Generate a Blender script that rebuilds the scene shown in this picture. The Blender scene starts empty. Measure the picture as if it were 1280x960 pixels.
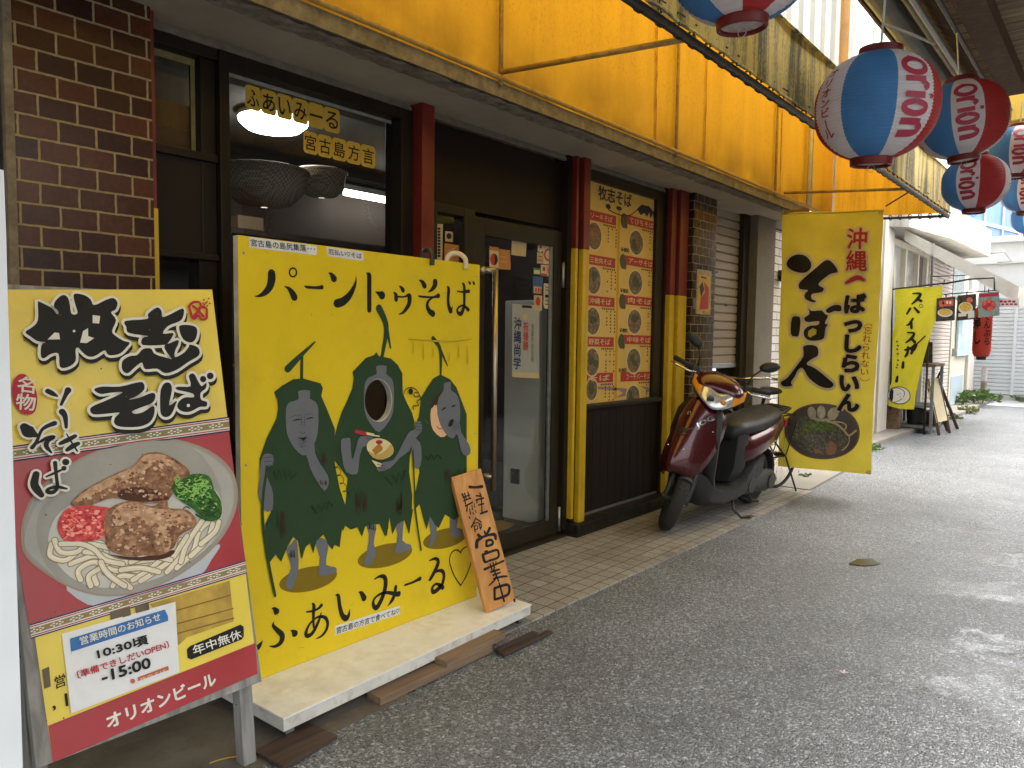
import bpy, bmesh, math, random
from math import sin, cos, pi, radians as rad, sqrt, atan2
from mathutils import Vector, Matrix
from mathutils.geometry import tessellate_polygon
random.seed(7)
SC = bpy.context.scene
COL = SC.collection

# ------------------------------------------------------------------ camera
F_PX, YAW, PITCH, ROLL, CAMH = 923.69, 0.698101, 0.0663913, 0.0125993, 1.30
_f = Vector((-sin(YAW)*cos(PITCH), cos(YAW)*cos(PITCH), -sin(PITCH)))
_r = Vector((cos(YAW), sin(YAW), 0.0))
_u = _r.cross(_f)
RIGHT = _r*cos(ROLL) + _u*sin(ROLL)
UP = _u*cos(ROLL) - _r*sin(ROLL)
CAM = Vector((0, 0, CAMH))
cd = bpy.data.cameras.new('camera'); co = bpy.data.objects.new('camera', cd); COL.objects.link(co)
mw = Matrix.Identity(4)
for i in range(3):
    mw[i][0], mw[i][1], mw[i][2] = RIGHT[i], UP[i], -_f[i]
    mw[i][3] = CAM[i]
co.matrix_world = mw
cd.sensor_width = 36.0; cd.lens = 36.0*F_PX/1280.0; cd.clip_start = 0.02; cd.clip_end = 500
SC.camera = co

# ------------------------------------------------------------------ world, sun, exposure
SUN_EL, SUN_AZ = rad(58), rad(35)          # azimuth measured from +Y towards +X
wd = bpy.data.worlds.new('World'); SC.world = wd; wd.use_nodes = True
nt = wd.node_tree; nt.nodes.clear()
sky = nt.nodes.new('ShaderNodeTexSky'); sky.sky_type = 'NISHITA'; sky.sun_disc = False
sky.sun_elevation = SUN_EL; sky.sun_rotation = SUN_AZ; sky.air_density = 2.0; sky.dust_density = 6.0; sky.ozone_density = 1.0
hs = nt.nodes.new('ShaderNodeHueSaturation'); hs.inputs['Saturation'].default_value = 0.42   # overcast: a nearly grey sky
bg = nt.nodes.new('ShaderNodeBackground'); bg.inputs[1].default_value = 0.15
ow = nt.nodes.new('ShaderNodeOutputWorld')
nt.links.new(sky.outputs[0], hs.inputs['Color']); nt.links.new(hs.outputs[0], bg.inputs[0]); nt.links.new(bg.outputs[0], ow.inputs[0])
sl = bpy.data.lights.new('sun', 'SUN'); sl.energy = 0.5; sl.angle = rad(25); sl.color = (1.0, 0.975, 0.94)
so = bpy.data.objects.new('sun', sl); COL.objects.link(so)
sd = Vector((sin(SUN_AZ)*cos(SUN_EL), cos(SUN_AZ)*cos(SUN_EL), sin(SUN_EL)))
so.rotation_euler = sd.to_track_quat('Z', 'Y').to_euler(); so.location = (3, 3, 12)
vs = SC.view_settings
SC.display_settings.display_device = 'sRGB'
vs.view_transform = 'Standard'; vs.look = 'None'; vs.gamma = 1; vs.use_curve_mapping = False
vs.exposure = 2.15
SC.cycles.max_bounces = 8; SC.cycles.diffuse_bounces = 5; SC.cycles.glossy_bounces = 4
SC.cycles.transmission_bounces = 6; SC.cycles.transparent_max_bounces = 10
SC.cycles.sample_clamp_indirect = 6
SC.cycles.use_denoising = True
# ------------------------------------------------------------------ photo geometry helpers (pixel -> point on a real plane)
def ray(u, v): return RIGHT*((u-640)/F_PX) - UP*((v-480)/F_PX) + _f
def on_x(u, v, x):
    d = ray(u, v); return CAM + d*(x/d.x)
def on_y(u, v, y):
    d = ray(u, v); return CAM + d*(y/d.y)
def on_z(u, v, z):
    d = ray(u, v); return CAM + d*((z-CAMH)/d.z)
V = Vector

# ------------------------------------------------------------------ materials
MATS = {}
def P(name, col, rough=0.55, var=0.12, scale=6.0, bump=0.0, bscale=None, metal=0.0, coat=0.0, spec=0.5, emit=None, estr=0.0,
      stain=None, stain_amt=0.0, stain_scale=3.0, streak=False, rvar=0.1, stretch=None, trans=0.0, detail=5.0):
    """Principled surface with noise in colour, roughness and bump; optional stain layer with a shape of its own."""
    if name in MATS: return MATS[name]
    m = bpy.data.materials.new(name); m.use_nodes = True; MATS[name] = m
    t = m.node_tree; N = t.nodes; L = t.links
    b = N['Principled BSDF']
    b.inputs['Roughness'].default_value = rough; b.inputs['Metallic'].default_value = metal
    b.inputs['Coat Weight'].default_value = coat; b.inputs['Specular IOR Level'].default_value = spec
    tc = N.new('ShaderNodeTexCoord'); mp = N.new('ShaderNodeMapping')
    L.new(tc.outputs['Object'], mp.inputs['Vector'])
    if stretch: mp.inputs['Scale'].default_value = stretch
    n1 = N.new('ShaderNodeTexNoise'); n1.inputs['Scale'].default_value = scale; n1.inputs['Detail'].default_value = detail
    n1.inputs['Roughness'].default_value = 0.65
    L.new(mp.outputs[0], n1.inputs['Vector'])
    mr = N.new('ShaderNodeMapRange'); mr.inputs[1].default_value = 0.25; mr.inputs[2].default_value = 0.75
    mr.inputs[3].default_value = 1-var*1.5; mr.inputs[4].default_value = 1+var
    L.new(n1.outputs['Fac'], mr.inputs[0])
    mx = N.new('ShaderNodeVectorMath'); mx.operation = 'SCALE'; mx.inputs[0].default_value = col[:3]
    L.new(mr.outputs[0], mx.inputs['Scale'])
    cout = mx.outputs[0]
    if stain:
        n2 = N.new('ShaderNodeTexNoise'); n2.inputs['Scale'].default_value = stain_scale; n2.inputs['Detail'].default_value = 8
        n2.inputs['Roughness'].default_value = 0.7
        if streak:
            mp2 = N.new('ShaderNodeMapping'); mp2.inputs['Scale'].default_value = (1, 1, 0.07)
            L.new(tc.outputs['Object'], mp2.inputs['Vector']); L.new(mp2.outputs[0], n2.inputs['Vector'])
        else:
            L.new(mp.outputs[0], n2.inputs['Vector'])
        r2 = N.new('ShaderNodeMapRange'); r2.inputs[1].default_value = 0.5; r2.inputs[2].default_value = 0.72
        r2.inputs[3].default_value = 0; r2.inputs[4].default_value = stain_amt
        L.new(n2.outputs['Fac'], r2.inputs[0])
        mi = N.new('ShaderNodeMix'); mi.data_type = 'RGBA'; mi.inputs['B'].default_value = (*stain[:3], 1)
        L.new(r2.outputs[0], mi.inputs['Factor']); L.new(cout, mi.inputs['A']); cout = mi.outputs['Result']
    L.new(cout, b.inputs['Base Color'])
    if rvar:
        rr = N.new('ShaderNodeMapRange'); rr.inputs[1].default_value = 0.3; rr.inputs[2].default_value = 0.7
        rr.inputs[3].default_value = max(0.02, rough-rvar); rr.inputs[4].default_value = min(1, rough+rvar)
        L.new(n1.outputs['Fac'], rr.inputs[0]); L.new(rr.outputs[0], b.inputs['Roughness'])
    if bump:
        n3 = N.new('ShaderNodeTexNoise'); n3.inputs['Scale'].default_value = bscale or scale*6; n3.inputs['Detail'].default_value = 6
        L.new(mp.outputs[0], n3.inputs['Vector'])
        bp = N.new('ShaderNodeBump'); bp.inputs['Strength'].default_value = bump; bp.inputs['Distance'].default_value = 0.01
        L.new(n3.outputs['Fac'], bp.inputs['Height']); L.new(bp.outputs[0], b.inputs['Normal'])
    if emit:
        b.inputs['Emission Color'].default_value = (*emit[:3], 1); b.inputs['Emission Strength'].default_value = estr
    if trans:   # thin cloth or paper: part of the light passes through
        tr = N.new('ShaderNodeBsdfTranslucent'); ms = N.new('ShaderNodeMixShader'); ms.inputs[0].default_value = trans
        L.new(cout, tr.inputs['Color']); L.new(b.outputs[0], ms.inputs[1]); L.new(tr.outputs[0], ms.inputs[2])
        L.new(ms.outputs[0], N['Material Output'].inputs[0])
    return m

def glass_mat(name, tint=(0.93, 0.95, 0.94), rough=0.02, refl=1.0):
    if name in MATS: return MATS[name]
    m = bpy.data.materials.new(name); m.use_nodes = True; MATS[name] = m
    t = m.node_tree; N = t.nodes; L = t.links; N.remove(N['Principled BSDF'])
    a = N.new('ShaderNodeBsdfTransparent'); a.inputs[0].default_value = (*tint, 1)
    g = N.new('ShaderNodeBsdfGlossy'); g.inputs['Roughness'].default_value = rough
    ge = N.new('ShaderNodeNewGeometry'); dt = N.new('ShaderNodeVectorMath'); dt.operation = 'DOT_PRODUCT'
    L.new(ge.outputs['Normal'], dt.inputs[0]); L.new(ge.outputs['Incoming'], dt.inputs[1])
    def mth(op, x, y):
        n = N.new('ShaderNodeMath'); n.operation = op; n.use_clamp = op in ('SUBTRACT', 'ADD')
        for i, q in enumerate((x, y)):
            if q is None: continue
            if isinstance(q, (int, float)): n.inputs[i].default_value = q
            else: L.new(q, n.inputs[i])
        return n
    ab_ = mth('ABSOLUTE', dt.outputs['Value'], None); om = mth('SUBTRACT', 1.0, ab_.outputs[0]); p5 = mth('POWER', om.outputs[0], 5.0)
    sc_ = mth('MULTIPLY', p5.outputs[0], 0.94); fr = mth('ADD', sc_.outputs[0], 0.055)      # Schlick, the same from both sides
    mm = N.new('ShaderNodeMath'); mm.operation = 'MULTIPLY'; mm.inputs[1].default_value = refl
    ms = N.new('ShaderNodeMixShader')
    L.new(fr.outputs[0], mm.inputs[0]); L.new(mm.outputs[0], ms.inputs[0]); L.new(a.outputs[0], ms.inputs[1]); L.new(g.outputs[0], ms.inputs[2])
    L.new(ms.outputs[0], N['Material Output'].inputs[0])
    return m

# ------------------------------------------------------------------ objects
ROOT = {}
def root(name, loc, label=None, cat=None, group=None, rot=None, kind=None):
    o = bpy.data.objects.new(name, None); COL.objects.link(o); o.empty_display_size = 0.1
    o.location = loc
    if rot: o.rotation_euler = rot
    ROOT[o.name] = Vector(loc)
    tag(o, label, cat, group, kind)
    return o
def tag(o, label=None, cat=None, group=None, kind=None):
    if label: o['label'] = label
    if cat: o['category'] = cat
    if group: o['group'] = group
    if kind: o['kind'] = kind
    return o
def base_of(p):
    while p is not None:
        if p.name in ROOT: return ROOT[p.name]
        p = p.parent
    return Vector((0, 0, 0))

class M:
    def __init__(s): s.v = []; s.f = []; s.m = []; s.cur = 0
    def add(s, vs, fs):
        n = len(s.v); s.v += [Vector(p) for p in vs]; s.f += [tuple(i+n for i in q) for q in fs]; s.m += [s.cur]*len(fs); return s
    def box(s, x0, x1, y0, y1, z0, z1):
        x0, x1 = min(x0, x1), max(x0, x1); y0, y1 = min(y0, y1), max(y0, y1); z0, z1 = min(z0, z1), max(z0, z1)
        return s.add([(x0,y0,z0),(x1,y0,z0),(x1,y1,z0),(x0,y1,z0),(x0,y0,z1),(x1,y0,z1),(x1,y1,z1),(x0,y1,z1)],
                     [(0,3,2,1),(4,5,6,7),(0,1,5,4),(1,2,6,5),(2,3,7,6),(3,0,4,7)])
    def obox(s, c, size, ax=None):
        a = ax or (V((1,0,0)), V((0,1,0)), V((0,0,1))); c = V(c)
        h = [size[i]/2 for i in range(3)]
        vs = [c + a[0]*h[0]*sx + a[1]*h[1]*sy + a[2]*h[2]*sz for sz in (-1,1) for sx, sy in ((-1,-1),(1,-1),(1,1),(-1,1))]
        return s.add(vs, [(0,3,2,1),(4,5,6,7),(0,1,5,4),(1,2,6,5),(2,3,7,6),(3,0,4,7)])
    def quad(s, a, b, c, d): return s.add([a,b,c,d], [(0,1,2,3)])
    def slab(s, a, b, c, d, t):
        a, b, c, d = map(V, (a,b,c,d)); n = (b-a).cross(d-a).normalized()*t
        return s.add([a,b,c,d,a-n,b-n,c-n,d-n], [(0,1,2,3),(7,6,5,4),(0,4,5,1),(1,5,6,2),(2,6,7,3),(3,7,4,0)])
    def grid(s, a, b, c, d, nu, nv, fn=None):
        a, b, c, d = map(V, (a,b,c,d)); vs = []
        for j in range(nv+1):
            for i in range(nu+1):
                p, q = i/nu, j/nv
                w = a*(1-p)*(1-q) + b*p*(1-q) + c*p*q + d*(1-p)*q
                if fn: w = w + fn(p, q)
                vs.append(w)
        fs = [(j*(nu+1)+i, j*(nu+1)+i+1, (j+1)*(nu+1)+i+1, (j+1)*(nu+1)+i) for j in range(nv) for i in range(nu)]
        return s.add(vs, fs)
    def tube(s, pts, r, n=8, cap=True):
        pts = [V(p) for p in pts]; rs = r if isinstance(r, (list, tuple)) else [r]*len(pts)
        t0 = (pts[1]-pts[0]).normalized(); a = t0.orthogonal().normalized(); rings = []
        for i, p in enumerate(pts):
            t = (pts[min(i+1, len(pts)-1)] - pts[max(i-1, 0)]).normalized()
            a = (a - t*a.dot(t)).normalized(); b = t.cross(a)
            rings.append([p + (a*cos(2*pi*k/n) + b*sin(2*pi*k/n))*rs[i] for k in range(n)])
        return s.loft(rings, True, cap)
    def loft(s, rings, closed=True, cap=True):
        n = len(rings[0]); vs = [p for r in rings for p in r]; fs = []
        for i in range(len(rings)-1):
            for k in range(n if closed else n-1):
                k2 = (k+1) % n
                fs.append((i*n+k, i*n+k2, (i+1)*n+k2, (i+1)*n+k))
        if cap and closed:
            fs.append(tuple(range(n-1, -1, -1))); fs.append(tuple((len(rings)-1)*n+k for k in range(n)))
        return s.add(vs, fs)
    def lathe(s, prof, c=(0,0,0), axis='Z', n=24):
        c = V(c); rings = []
        for r, h in prof:
            ring = []
            for k in range(n):
                a = 2*pi*k/n
                if axis == 'Z': p = V((r*cos(a), r*sin(a), h))
                elif axis == 'Y': p = V((r*cos(a), h, r*sin(a)))
                else: p = V((h, r*cos(a), r*sin(a)))
                ring.append(c+p)
            rings.append(ring)
        return s.loft(rings, True, False)
    def cyl(s, c, r, h, axis='Z', n=20): return s.lathe([(0.0001,-h/2),(r,-h/2),(r,h/2),(0.0001,h/2)], c, axis, n)
    def ball(s, c, r, nu=16, nv=10):
        rx, ry, rz = r if isinstance(r, (tuple, list)) else (r, r, r); c = V(c); rings = []
        for j in range(nv+1):
            a = -pi/2 + pi*j/nv
            rings.append([c + V((rx*max(cos(a),1e-3)*cos(2*pi*k/nu), ry*max(cos(a),1e-3)*sin(2*pi*k/nu), rz*sin(a))) for k in range(nu)])
        return s.loft(rings, True, False)
    def xf(s, fn, start=0):
        for i in range(start, len(s.v)): s.v[i] = V(fn(s.v[i]))
        return s

def mk(name, mb, mat, parent=None, smooth=False, bevel=0.0, local=False, auto=None, solid=0.0, merge=False):
    me = bpy.data.meshes.new(name)
    off = Vector((0,0,0)) if local else base_of(parent)
    me.from_pydata([tuple(p-off) for p in mb.v], [], mb.f)
    mats = mat if isinstance(mat, (list, tuple)) else [mat]
    for x in mats: me.materials.append(x)
    if len(mats) > 1:
        for p, i in zip(me.polygons, mb.m): p.material_index = i
    bm = bmesh.new(); bm.from_mesh(me)
    if merge: bmesh.ops.remove_doubles(bm, verts=bm.verts, dist=1e-5)
    bmesh.ops.recalc_face_normals(bm, faces=bm.faces)
    if bevel:
        es = [e for e in bm.edges if len(e.link_faces) == 2 and e.calc_face_angle(0) > 0.5]
        if es: bmesh.ops.bevel(bm, geom=es, offset=bevel, segments=2, profile=0.6, affect='EDGES', clamp_overlap=True)
    if smooth or auto:
        for fc in bm.faces: fc.smooth = True
        if auto:
            for e in bm.edges:
                if len(e.link_faces) == 2 and e.calc_face_angle(0) > auto: e.smooth = False
    bm.to_mesh(me); bm.free()
    o = bpy.data.objects.new(name, me); COL.objects.link(o)
    if parent is not None: o.parent = parent
    if solid:
        md = o.modifiers.new('thick', 'SOLIDIFY'); md.thickness = solid; md.offset = -1
    return o

def copy_tree(o, parent=None):
    c = o.copy(); COL.objects.link(c)
    if parent is not None: c.parent = parent
    for ch in list(o.children): copy_tree(ch, c)
    return c

# ------------------------------------------------------------------ flat graphics printed on boards
def smooth_closed(pts, k=4):
    n = len(pts); out = []
    for i in range(n):
        p0, p1, p2, p3 = pts[i-1], pts[i], pts[(i+1) % n], pts[(i+2) % n]
        for j in range(k):
            t = j/k
            out.append(tuple(0.5*((2*p1[a]) + (-p0[a]+p2[a])*t + (2*p0[a]-5*p1[a]+4*p2[a]-p3[a])*t*t + (-p0[a]+3*p1[a]-3*p2[a]+p3[a])*t**3) for a in range(2)))
    return out
def smooth_open(pts, k=5):
    if len(pts) < 3: return list(pts)
    q = [pts[0]] + list(pts) + [pts[-1]]; out = []
    for i in range(1, len(q)-2):
        p0, p1, p2, p3 = q[i-1:i+3]
        for j in range(k):
            t = j/k
            out.append(tuple(0.5*((2*p1[a]) + (-p0[a]+p2[a])*t + (2*p0[a]-5*p1[a]+4*p2[a]-p3[a])*t*t + (-p0[a]+3*p1[a]-3*p2[a]+p3[a])*t**3) for a in range(len(p1))))
    out.append(tuple(pts[-1])); return out

LAYER = 0.0006
class Board:
    """A flat board in the world: origin, two unit axes, outward normal."""
    def __init__(s, o, ex, ey, n=None):
        s.o = V(o); s.ex = V(ex).normalized(); s.ey = V(ey); s.ey = (s.ey - s.ex*s.ey.dot(s.ex)).normalized()
        s.n = s.ex.cross(s.ey)
        if n is not None and s.n.dot(V(n)) < 0: s.n = -s.n
    def l(s, u, v):
        d = ray(u, v); t = (s.o-CAM).dot(s.n)/d.dot(s.n); p = CAM + d*t - s.o
        return (p.dot(s.ex), p.dot(s.ey))
    def w(s, x, y, z=0.0): return s.o + s.ex*x + s.ey*y + s.n*z
    def scale_at(s, u, v):
        a = V(s.l(u, v)); b = V(s.l(u+1, v)); c = V(s.l(u, v+1))
        return sqrt(abs((b-a).cross(c-a) if len(a) == 3 else (b[0]-a[0])*(c[1]-a[1])-(b[1]-a[1])*(c[0]-a[0])))

class G:
    """Collects flat print shapes on one board, layered a fraction of a millimetre apart."""
    def __init__(s, board, layer=1, px=True, crop=None, warp=None):
        s.b = board; s.layer = layer; s.k = 0; s.px = px; s.mb = M(); s.crop = crop; s.warp = warp
    def _p(s, p):
        x, y = p[0], p[1]
        if s.crop: x, y = s.crop[0] + x/s.crop[2], s.crop[1] + y/s.crop[2]
        return s.b.l(x, y) if s.px else (x, y)
    def _z(s):
        s.k += 1; return s.layer*LAYER + min(s.k*0.000004, LAYER*0.8)
    def _emit(s, loc, faces):
        z = s._z()
        s.mb.add([s.b.w(p[0], p[1], z + (s.warp(p[0], p[1]) if s.warp else 0)) for p in loc], faces)
    def poly(s, pts, smooth=0, holes=None):
        pts = smooth_closed(pts, smooth) if smooth else pts
        loc = [s._p(p) for p in pts]
        rings = [[Vector((p[0], p[1], 0)) for p in loc]]
        for h in (holes or []):
            hl = [s._p(p) for p in (smooth_closed(h, smooth) if smooth else h)]
            rings.append([Vector((p[0], p[1], 0)) for p in hl]); loc = loc + hl
        s._emit(loc, [tuple(t) for t in tessellate_polygon(rings)])
        return s
    def ell(s, cx, cy, rx, ry, n=28, ang=0, a0=0, a1=2*pi):
        c, q = cos(ang), sin(ang)
        pts = [(cx + rx*cos(a)*c - ry*sin(a)*q, cy + rx*cos(a)*q + ry*sin(a)*c) for a in [a0+(a1-a0)*i/n for i in range(n if a1-a0 > 6.2 else n+1)]]
        return s.poly(pts)
    def stroke(s, pts, w=None, smooth=5):
        """pts (x, y) or (x, y, width); drawn as a ribbon with round ends."""
        pts = [(p[0], p[1], p[2] if len(p) > 2 else w) for p in pts]
        if smooth and len(pts) > 2: pts = smooth_open(pts, smooth)
        if s.px:
            k = 1.0/(s.crop[2] if s.crop else 1.0)
            q = (s.crop[0]+pts[0][0]/s.crop[2], s.crop[1]+pts[0][1]/s.crop[2]) if s.crop else pts[0]
            sc = s.b.scale_at(q[0], q[1])*k
        else: sc = 1.0
        L = [(Vector(s._p(p)), p[2]*sc/2) for p in pts]
        if len(L) < 2: return s
        lf, rt = [], []
        for i, (p, r) in enumerate(L):
            d = (L[min(i+1, len(L)-1)][0] - L[max(i-1, 0)][0])
            d = d.normalized() if d.length > 1e-9 else Vector((1, 0))
            nn = Vector((-d.y, d.x)); lf.append(p+nn*r); rt.append(p-nn*r)
        vs = [q for pair in zip(lf, rt) for q in pair]
        s._emit(vs, [(2*i, 2*i+1, 2*i+3, 2*i+2) for i in range(len(L)-1)])
        for p, r in (L[0], L[-1]):
            if r > 1e-5: s._emit([(p.x+r*cos(2*pi*a/10), p.y+r*sin(2*pi*a/10)) for a in range(10)], [tuple(range(10))])
        return s
    def outline(s, pts, w, smooth=0, closed=True):
        pts = smooth_closed(pts, smooth) if smooth else list(pts)
        if closed: pts = pts + [pts[0]]
        return s.stroke([(p[0], p[1], w) for p in pts], smooth=0)
    def done(s, name, mat, parent): return mk(name, s.mb, mat, parent)

_glyph = {}
def glyphs(body, bold=0.0, line=1.0, align='LEFT', res=3):
    key = (body, bold, line, align, res)
    if key in _glyph: return _glyph[key]
    cu = bpy.data.curves.new('t', 'FONT'); cu.body = body; cu.size = 1; cu.resolution_u = res; cu.offset = bold
    cu.align_x = align; cu.space_line = line
    ob = bpy.data.objects.new('t', cu); COL.objects.link(ob)
    dg = bpy.context.evaluated_depsgraph_get(); dg.update()
    me = bpy.data.meshes.new_from_object(ob.evaluated_get(dg))
    vs = [(v.co.x, v.co.y) for v in me.vertices]; fs = [tuple(p.vertices) for p in me.polygons]
    cnt = {}
    for q in fs:
        for i in range(len(q)):
            e = tuple(sorted((q[i], q[(i+1) % len(q)]))); cnt[e] = cnt.get(e, 0)+1
    be = [e for e, c in cnt.items() if c == 1]
    bpy.data.objects.remove(ob); bpy.data.curves.remove(cu); bpy.data.meshes.remove(me)
    _glyph[key] = (vs, fs, be); return _glyph[key]

def text(name, board, body, BL, BR, TL, mat, parent, layer=2, bold=0.0, vertical=False, px=True, halo=None, halo_mat=None,
         shadow=None, line=1.0, fat=0.0, warp=None):
    """Writing fitted to the parallelogram BL, BR, TL (photo pixels, or board metres when px is False)."""
    if vertical: body = '\n'.join(body)
    heavy = bold; bold = 0.0
    vs, fs, be = glyphs(body, bold, line, 'CENTER' if vertical else 'LEFT')
    xs = [v[0] for v in vs]; ys = [v[1] for v in vs]; x0, x1, y0, y1 = min(xs), max(xs), min(ys), max(ys)
    a, b, c = [Vector(board.l(*p)) if px else Vector(p) for p in (BL, BR, TL)]
    fat = fat + heavy*0.5*((b-a).length/max(x1-x0, 1e-6) + (c-a).length/max(y1-y0, 1e-6))
    loc = []
    for x, y in vs:
        p, q = (x-x0)/max(x1-x0, 1e-6), (y-y0)/max(y1-y0, 1e-6)
        loc.append(a + (b-a)*p + (c-a)*q)
    wf = warp or (lambda x, y: 0)
    def ribs(mb, r, z, sh=(0, 0)):
        for k, (i, j) in enumerate(be):
            p, q = loc[i]+Vector(sh), loc[j]+Vector(sh); d = q-p
            if d.length < 1e-7: continue
            nn = Vector((-d.y, d.x)).normalized()*r; zz = z + (k % 97)*0.0000045
            ns = max(1, int(d.length/0.02)) if warp else 1
            for h in range(ns):
                p1, q1 = p+d*(h/ns), p+d*((h+1)/ns)
                mb.add([board.w(t.x, t.y, zz+wf(t.x, t.y)) for t in (p1+nn, p1-nn, q1-nn, q1+nn)], [(0,1,2,3)])
            mb.add([board.w(p.x+r*cos(pi*h/4), p.y+r*sin(pi*h/4), zz+0.000002+wf(p.x, p.y)) for h in range(8)], [tuple(range(8))])
    lift = 0.0
    def fill(mb, z):
        if not warp:
            mb.add([board.w(p.x, p.y, z) for p in loc], fs); return
        bm = bmesh.new(); vv = [bm.verts.new((p.x, p.y, 0)) for p in loc]
        for q in fs:
            try: bm.faces.new([vv[i] for i in q])
            except ValueError: pass
        bmesh.ops.triangulate(bm, faces=bm.faces)
        for _ in range(3):
            es = [e for e in bm.edges if e.calc_length() > 0.022]
            if not es: break
            bmesh.ops.subdivide_edges(bm, edges=es, cuts=1); bmesh.ops.triangulate(bm, faces=[f_ for f_ in bm.faces if len(f_.verts) > 3])
        bm.verts.index_update()
        mb.add([board.w(v.co.x, v.co.y, z+lift+wf(v.co.x, v.co.y)) for v in bm.verts], [tuple(v.index for v in f_.verts) for f_ in bm.faces]); bm.free()
    if shadow:
        mb = M(); ribs(mb, (halo or 0)+0.0005, (layer-1.6)*LAYER, shadow); mk('lettering_shadow', mb, mat, parent)
    if halo:
        mb = M(); ribs(mb, halo, (layer-0.9)*LAYER)
        fill(mb, (layer-0.1)*LAYER)
        mk('lettering_outline', mb, halo_mat, parent)
    lift = 0.0042 if warp else 0.0
    mb = M(); fill(mb, (layer+0.5)*LAYER)
    if fat: ribs(mb, fat, layer*LAYER+lift)
    return mk(name, mb, mat, parent)
# ------------------------------------------------------------------ special materials
def brick_mat(name, c1, c2, mortar, bw, bh, ms=0.008, rough=0.25, shift=(0,0,0), flat_xy=False, offset=0.5, dirt=(0.3,0.27,0.22), dirt_amt=0.3, bump=0.6, bias=0.0, dscale=2.0):
    m = bpy.data.materials.new(name); m.use_nodes = True; t = m.node_tree; N = t.nodes; L = t.links; b = N['Principled BSDF']
    tc = N.new('ShaderNodeTexCoord'); sp = N.new('ShaderNodeSeparateXYZ'); L.new(tc.outputs['Object'], sp.inputs[0])
    cb = N.new('ShaderNodeCombineXYZ')
    if flat_xy:
        L.new(sp.outputs[0], cb.inputs[0]); L.new(sp.outputs[1], cb.inputs[1])
    else:
        ad = N.new('ShaderNodeMath'); ad.operation = 'ADD'; L.new(sp.outputs[0], ad.inputs[0]); L.new(sp.outputs[1], ad.inputs[1])
        L.new(ad.outputs[0], cb.inputs[0]); L.new(sp.outputs[2], cb.inputs[1])
    mp = N.new('ShaderNodeMapping'); mp.inputs['Location'].default_value = shift; L.new(cb.outputs[0], mp.inputs[0])
    nz = N.new('ShaderNodeTexNoise'); nz.inputs['Scale'].default_value = 30; L.new(tc.outputs['Object'], nz.inputs['Vector'])
    wob = N.new('ShaderNodeVectorMath'); wob.operation = 'SCALE'; wob.inputs['Scale'].default_value = 0.004
    L.new(nz.outputs['Color'], wob.inputs[0])
    add = N.new('ShaderNodeVectorMath'); L.new(mp.outputs[0], add.inputs[0]); L.new(wob.outputs[0], add.inputs[1])
    br = N.new('ShaderNodeTexBrick'); br.offset = offset; br.inputs['Scale'].default_value = 1.0
    br.inputs['Brick Width'].default_value = bw; br.inputs['Row Height'].default_value = bh; br.inputs['Mortar Size'].default_value = ms/2
    br.inputs['Mortar Smooth'].default_value = 0.15; br.inputs['Bias'].default_value = bias
    br.inputs['Color1'].default_value = (*c1, 1); br.inputs['Color2'].default_value = (*c2, 1); br.inputs['Mortar'].default_value = (*mortar, 1)
    L.new(add.outputs[0], br.inputs['Vector'])
    n2 = N.new('ShaderNodeTexNoise'); n2.inputs['Scale'].default_value = dscale; n2.inputs['Detail'].default_value = 9; n2.inputs['Roughness'].default_value = 0.7
    L.new(tc.outputs['Object'], n2.inputs['Vector'])
    r2 = N.new('ShaderNodeMapRange'); r2.inputs[1].default_value = 0.52; r2.inputs[2].default_value = 0.75; r2.inputs[4].default_value = dirt_amt
    L.new(n2.outputs['Fac'], r2.inputs[0])
    mi = N.new('ShaderNodeMix'); mi.data_type = 'RGBA'; mi.inputs['B'].default_value = (*dirt, 1)
    L.new(r2.outputs[0], mi.inputs['Factor']); L.new(br.outputs['Color'], mi.inputs['A'])
    n3 = N.new('ShaderNodeTexNoise'); n3.inputs['Scale'].default_value = 60; n3.inputs['Detail'].default_value = 4
    L.new(tc.outputs['Object'], n3.inputs['Vector'])
    hv = N.new('ShaderNodeMapRange'); hv.inputs[1].default_value = 0.3; hv.inputs[2].default_value = 0.7; hv.inputs[3].default_value = 0.8; hv.inputs[4].default_value = 1.15
    L.new(n3.outputs['Fac'], hv.inputs[0])
    sc = N.new('ShaderNodeVectorMath'); sc.operation = 'SCALE'; L.new(mi.outputs['Result'], sc.inputs[0]); L.new(hv.outputs[0], sc.inputs['Scale'])
    L.new(sc.outputs[0], b.inputs['Base Color']); b.inputs['Specular IOR Level'].default_value = 0.3
    rr = N.new('ShaderNodeMapRange'); rr.inputs[3].default_value = rough; rr.inputs[4].default_value = 0.85
    L.new(br.outputs['Fac'], rr.inputs[0]); L.new(rr.outputs[0], b.inputs['Roughness'])
    sub = N.new('ShaderNodeMath'); sub.operation = 'SUBTRACT'; sub.inputs[0].default_value = 1.0; L.new(br.outputs['Fac'], sub.inputs[1])
    mm = N.new('ShaderNodeMath'); mm.operation = 'MULTIPLY_ADD'; mm.inputs[1].default_value = 0.12; L.new(n3.outputs['Fac'], mm.inputs[0]); L.new(sub.outputs[0], mm.inputs[2])
    bp = N.new('ShaderNodeBump'); bp.inputs['Strength'].default_value = bump; bp.inputs['Distance'].default_value = 0.004
    L.new(mm.outputs[0], bp.inputs['Height']); L.new(bp.outputs[0], b.inputs['Normal'])
    return m

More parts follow.
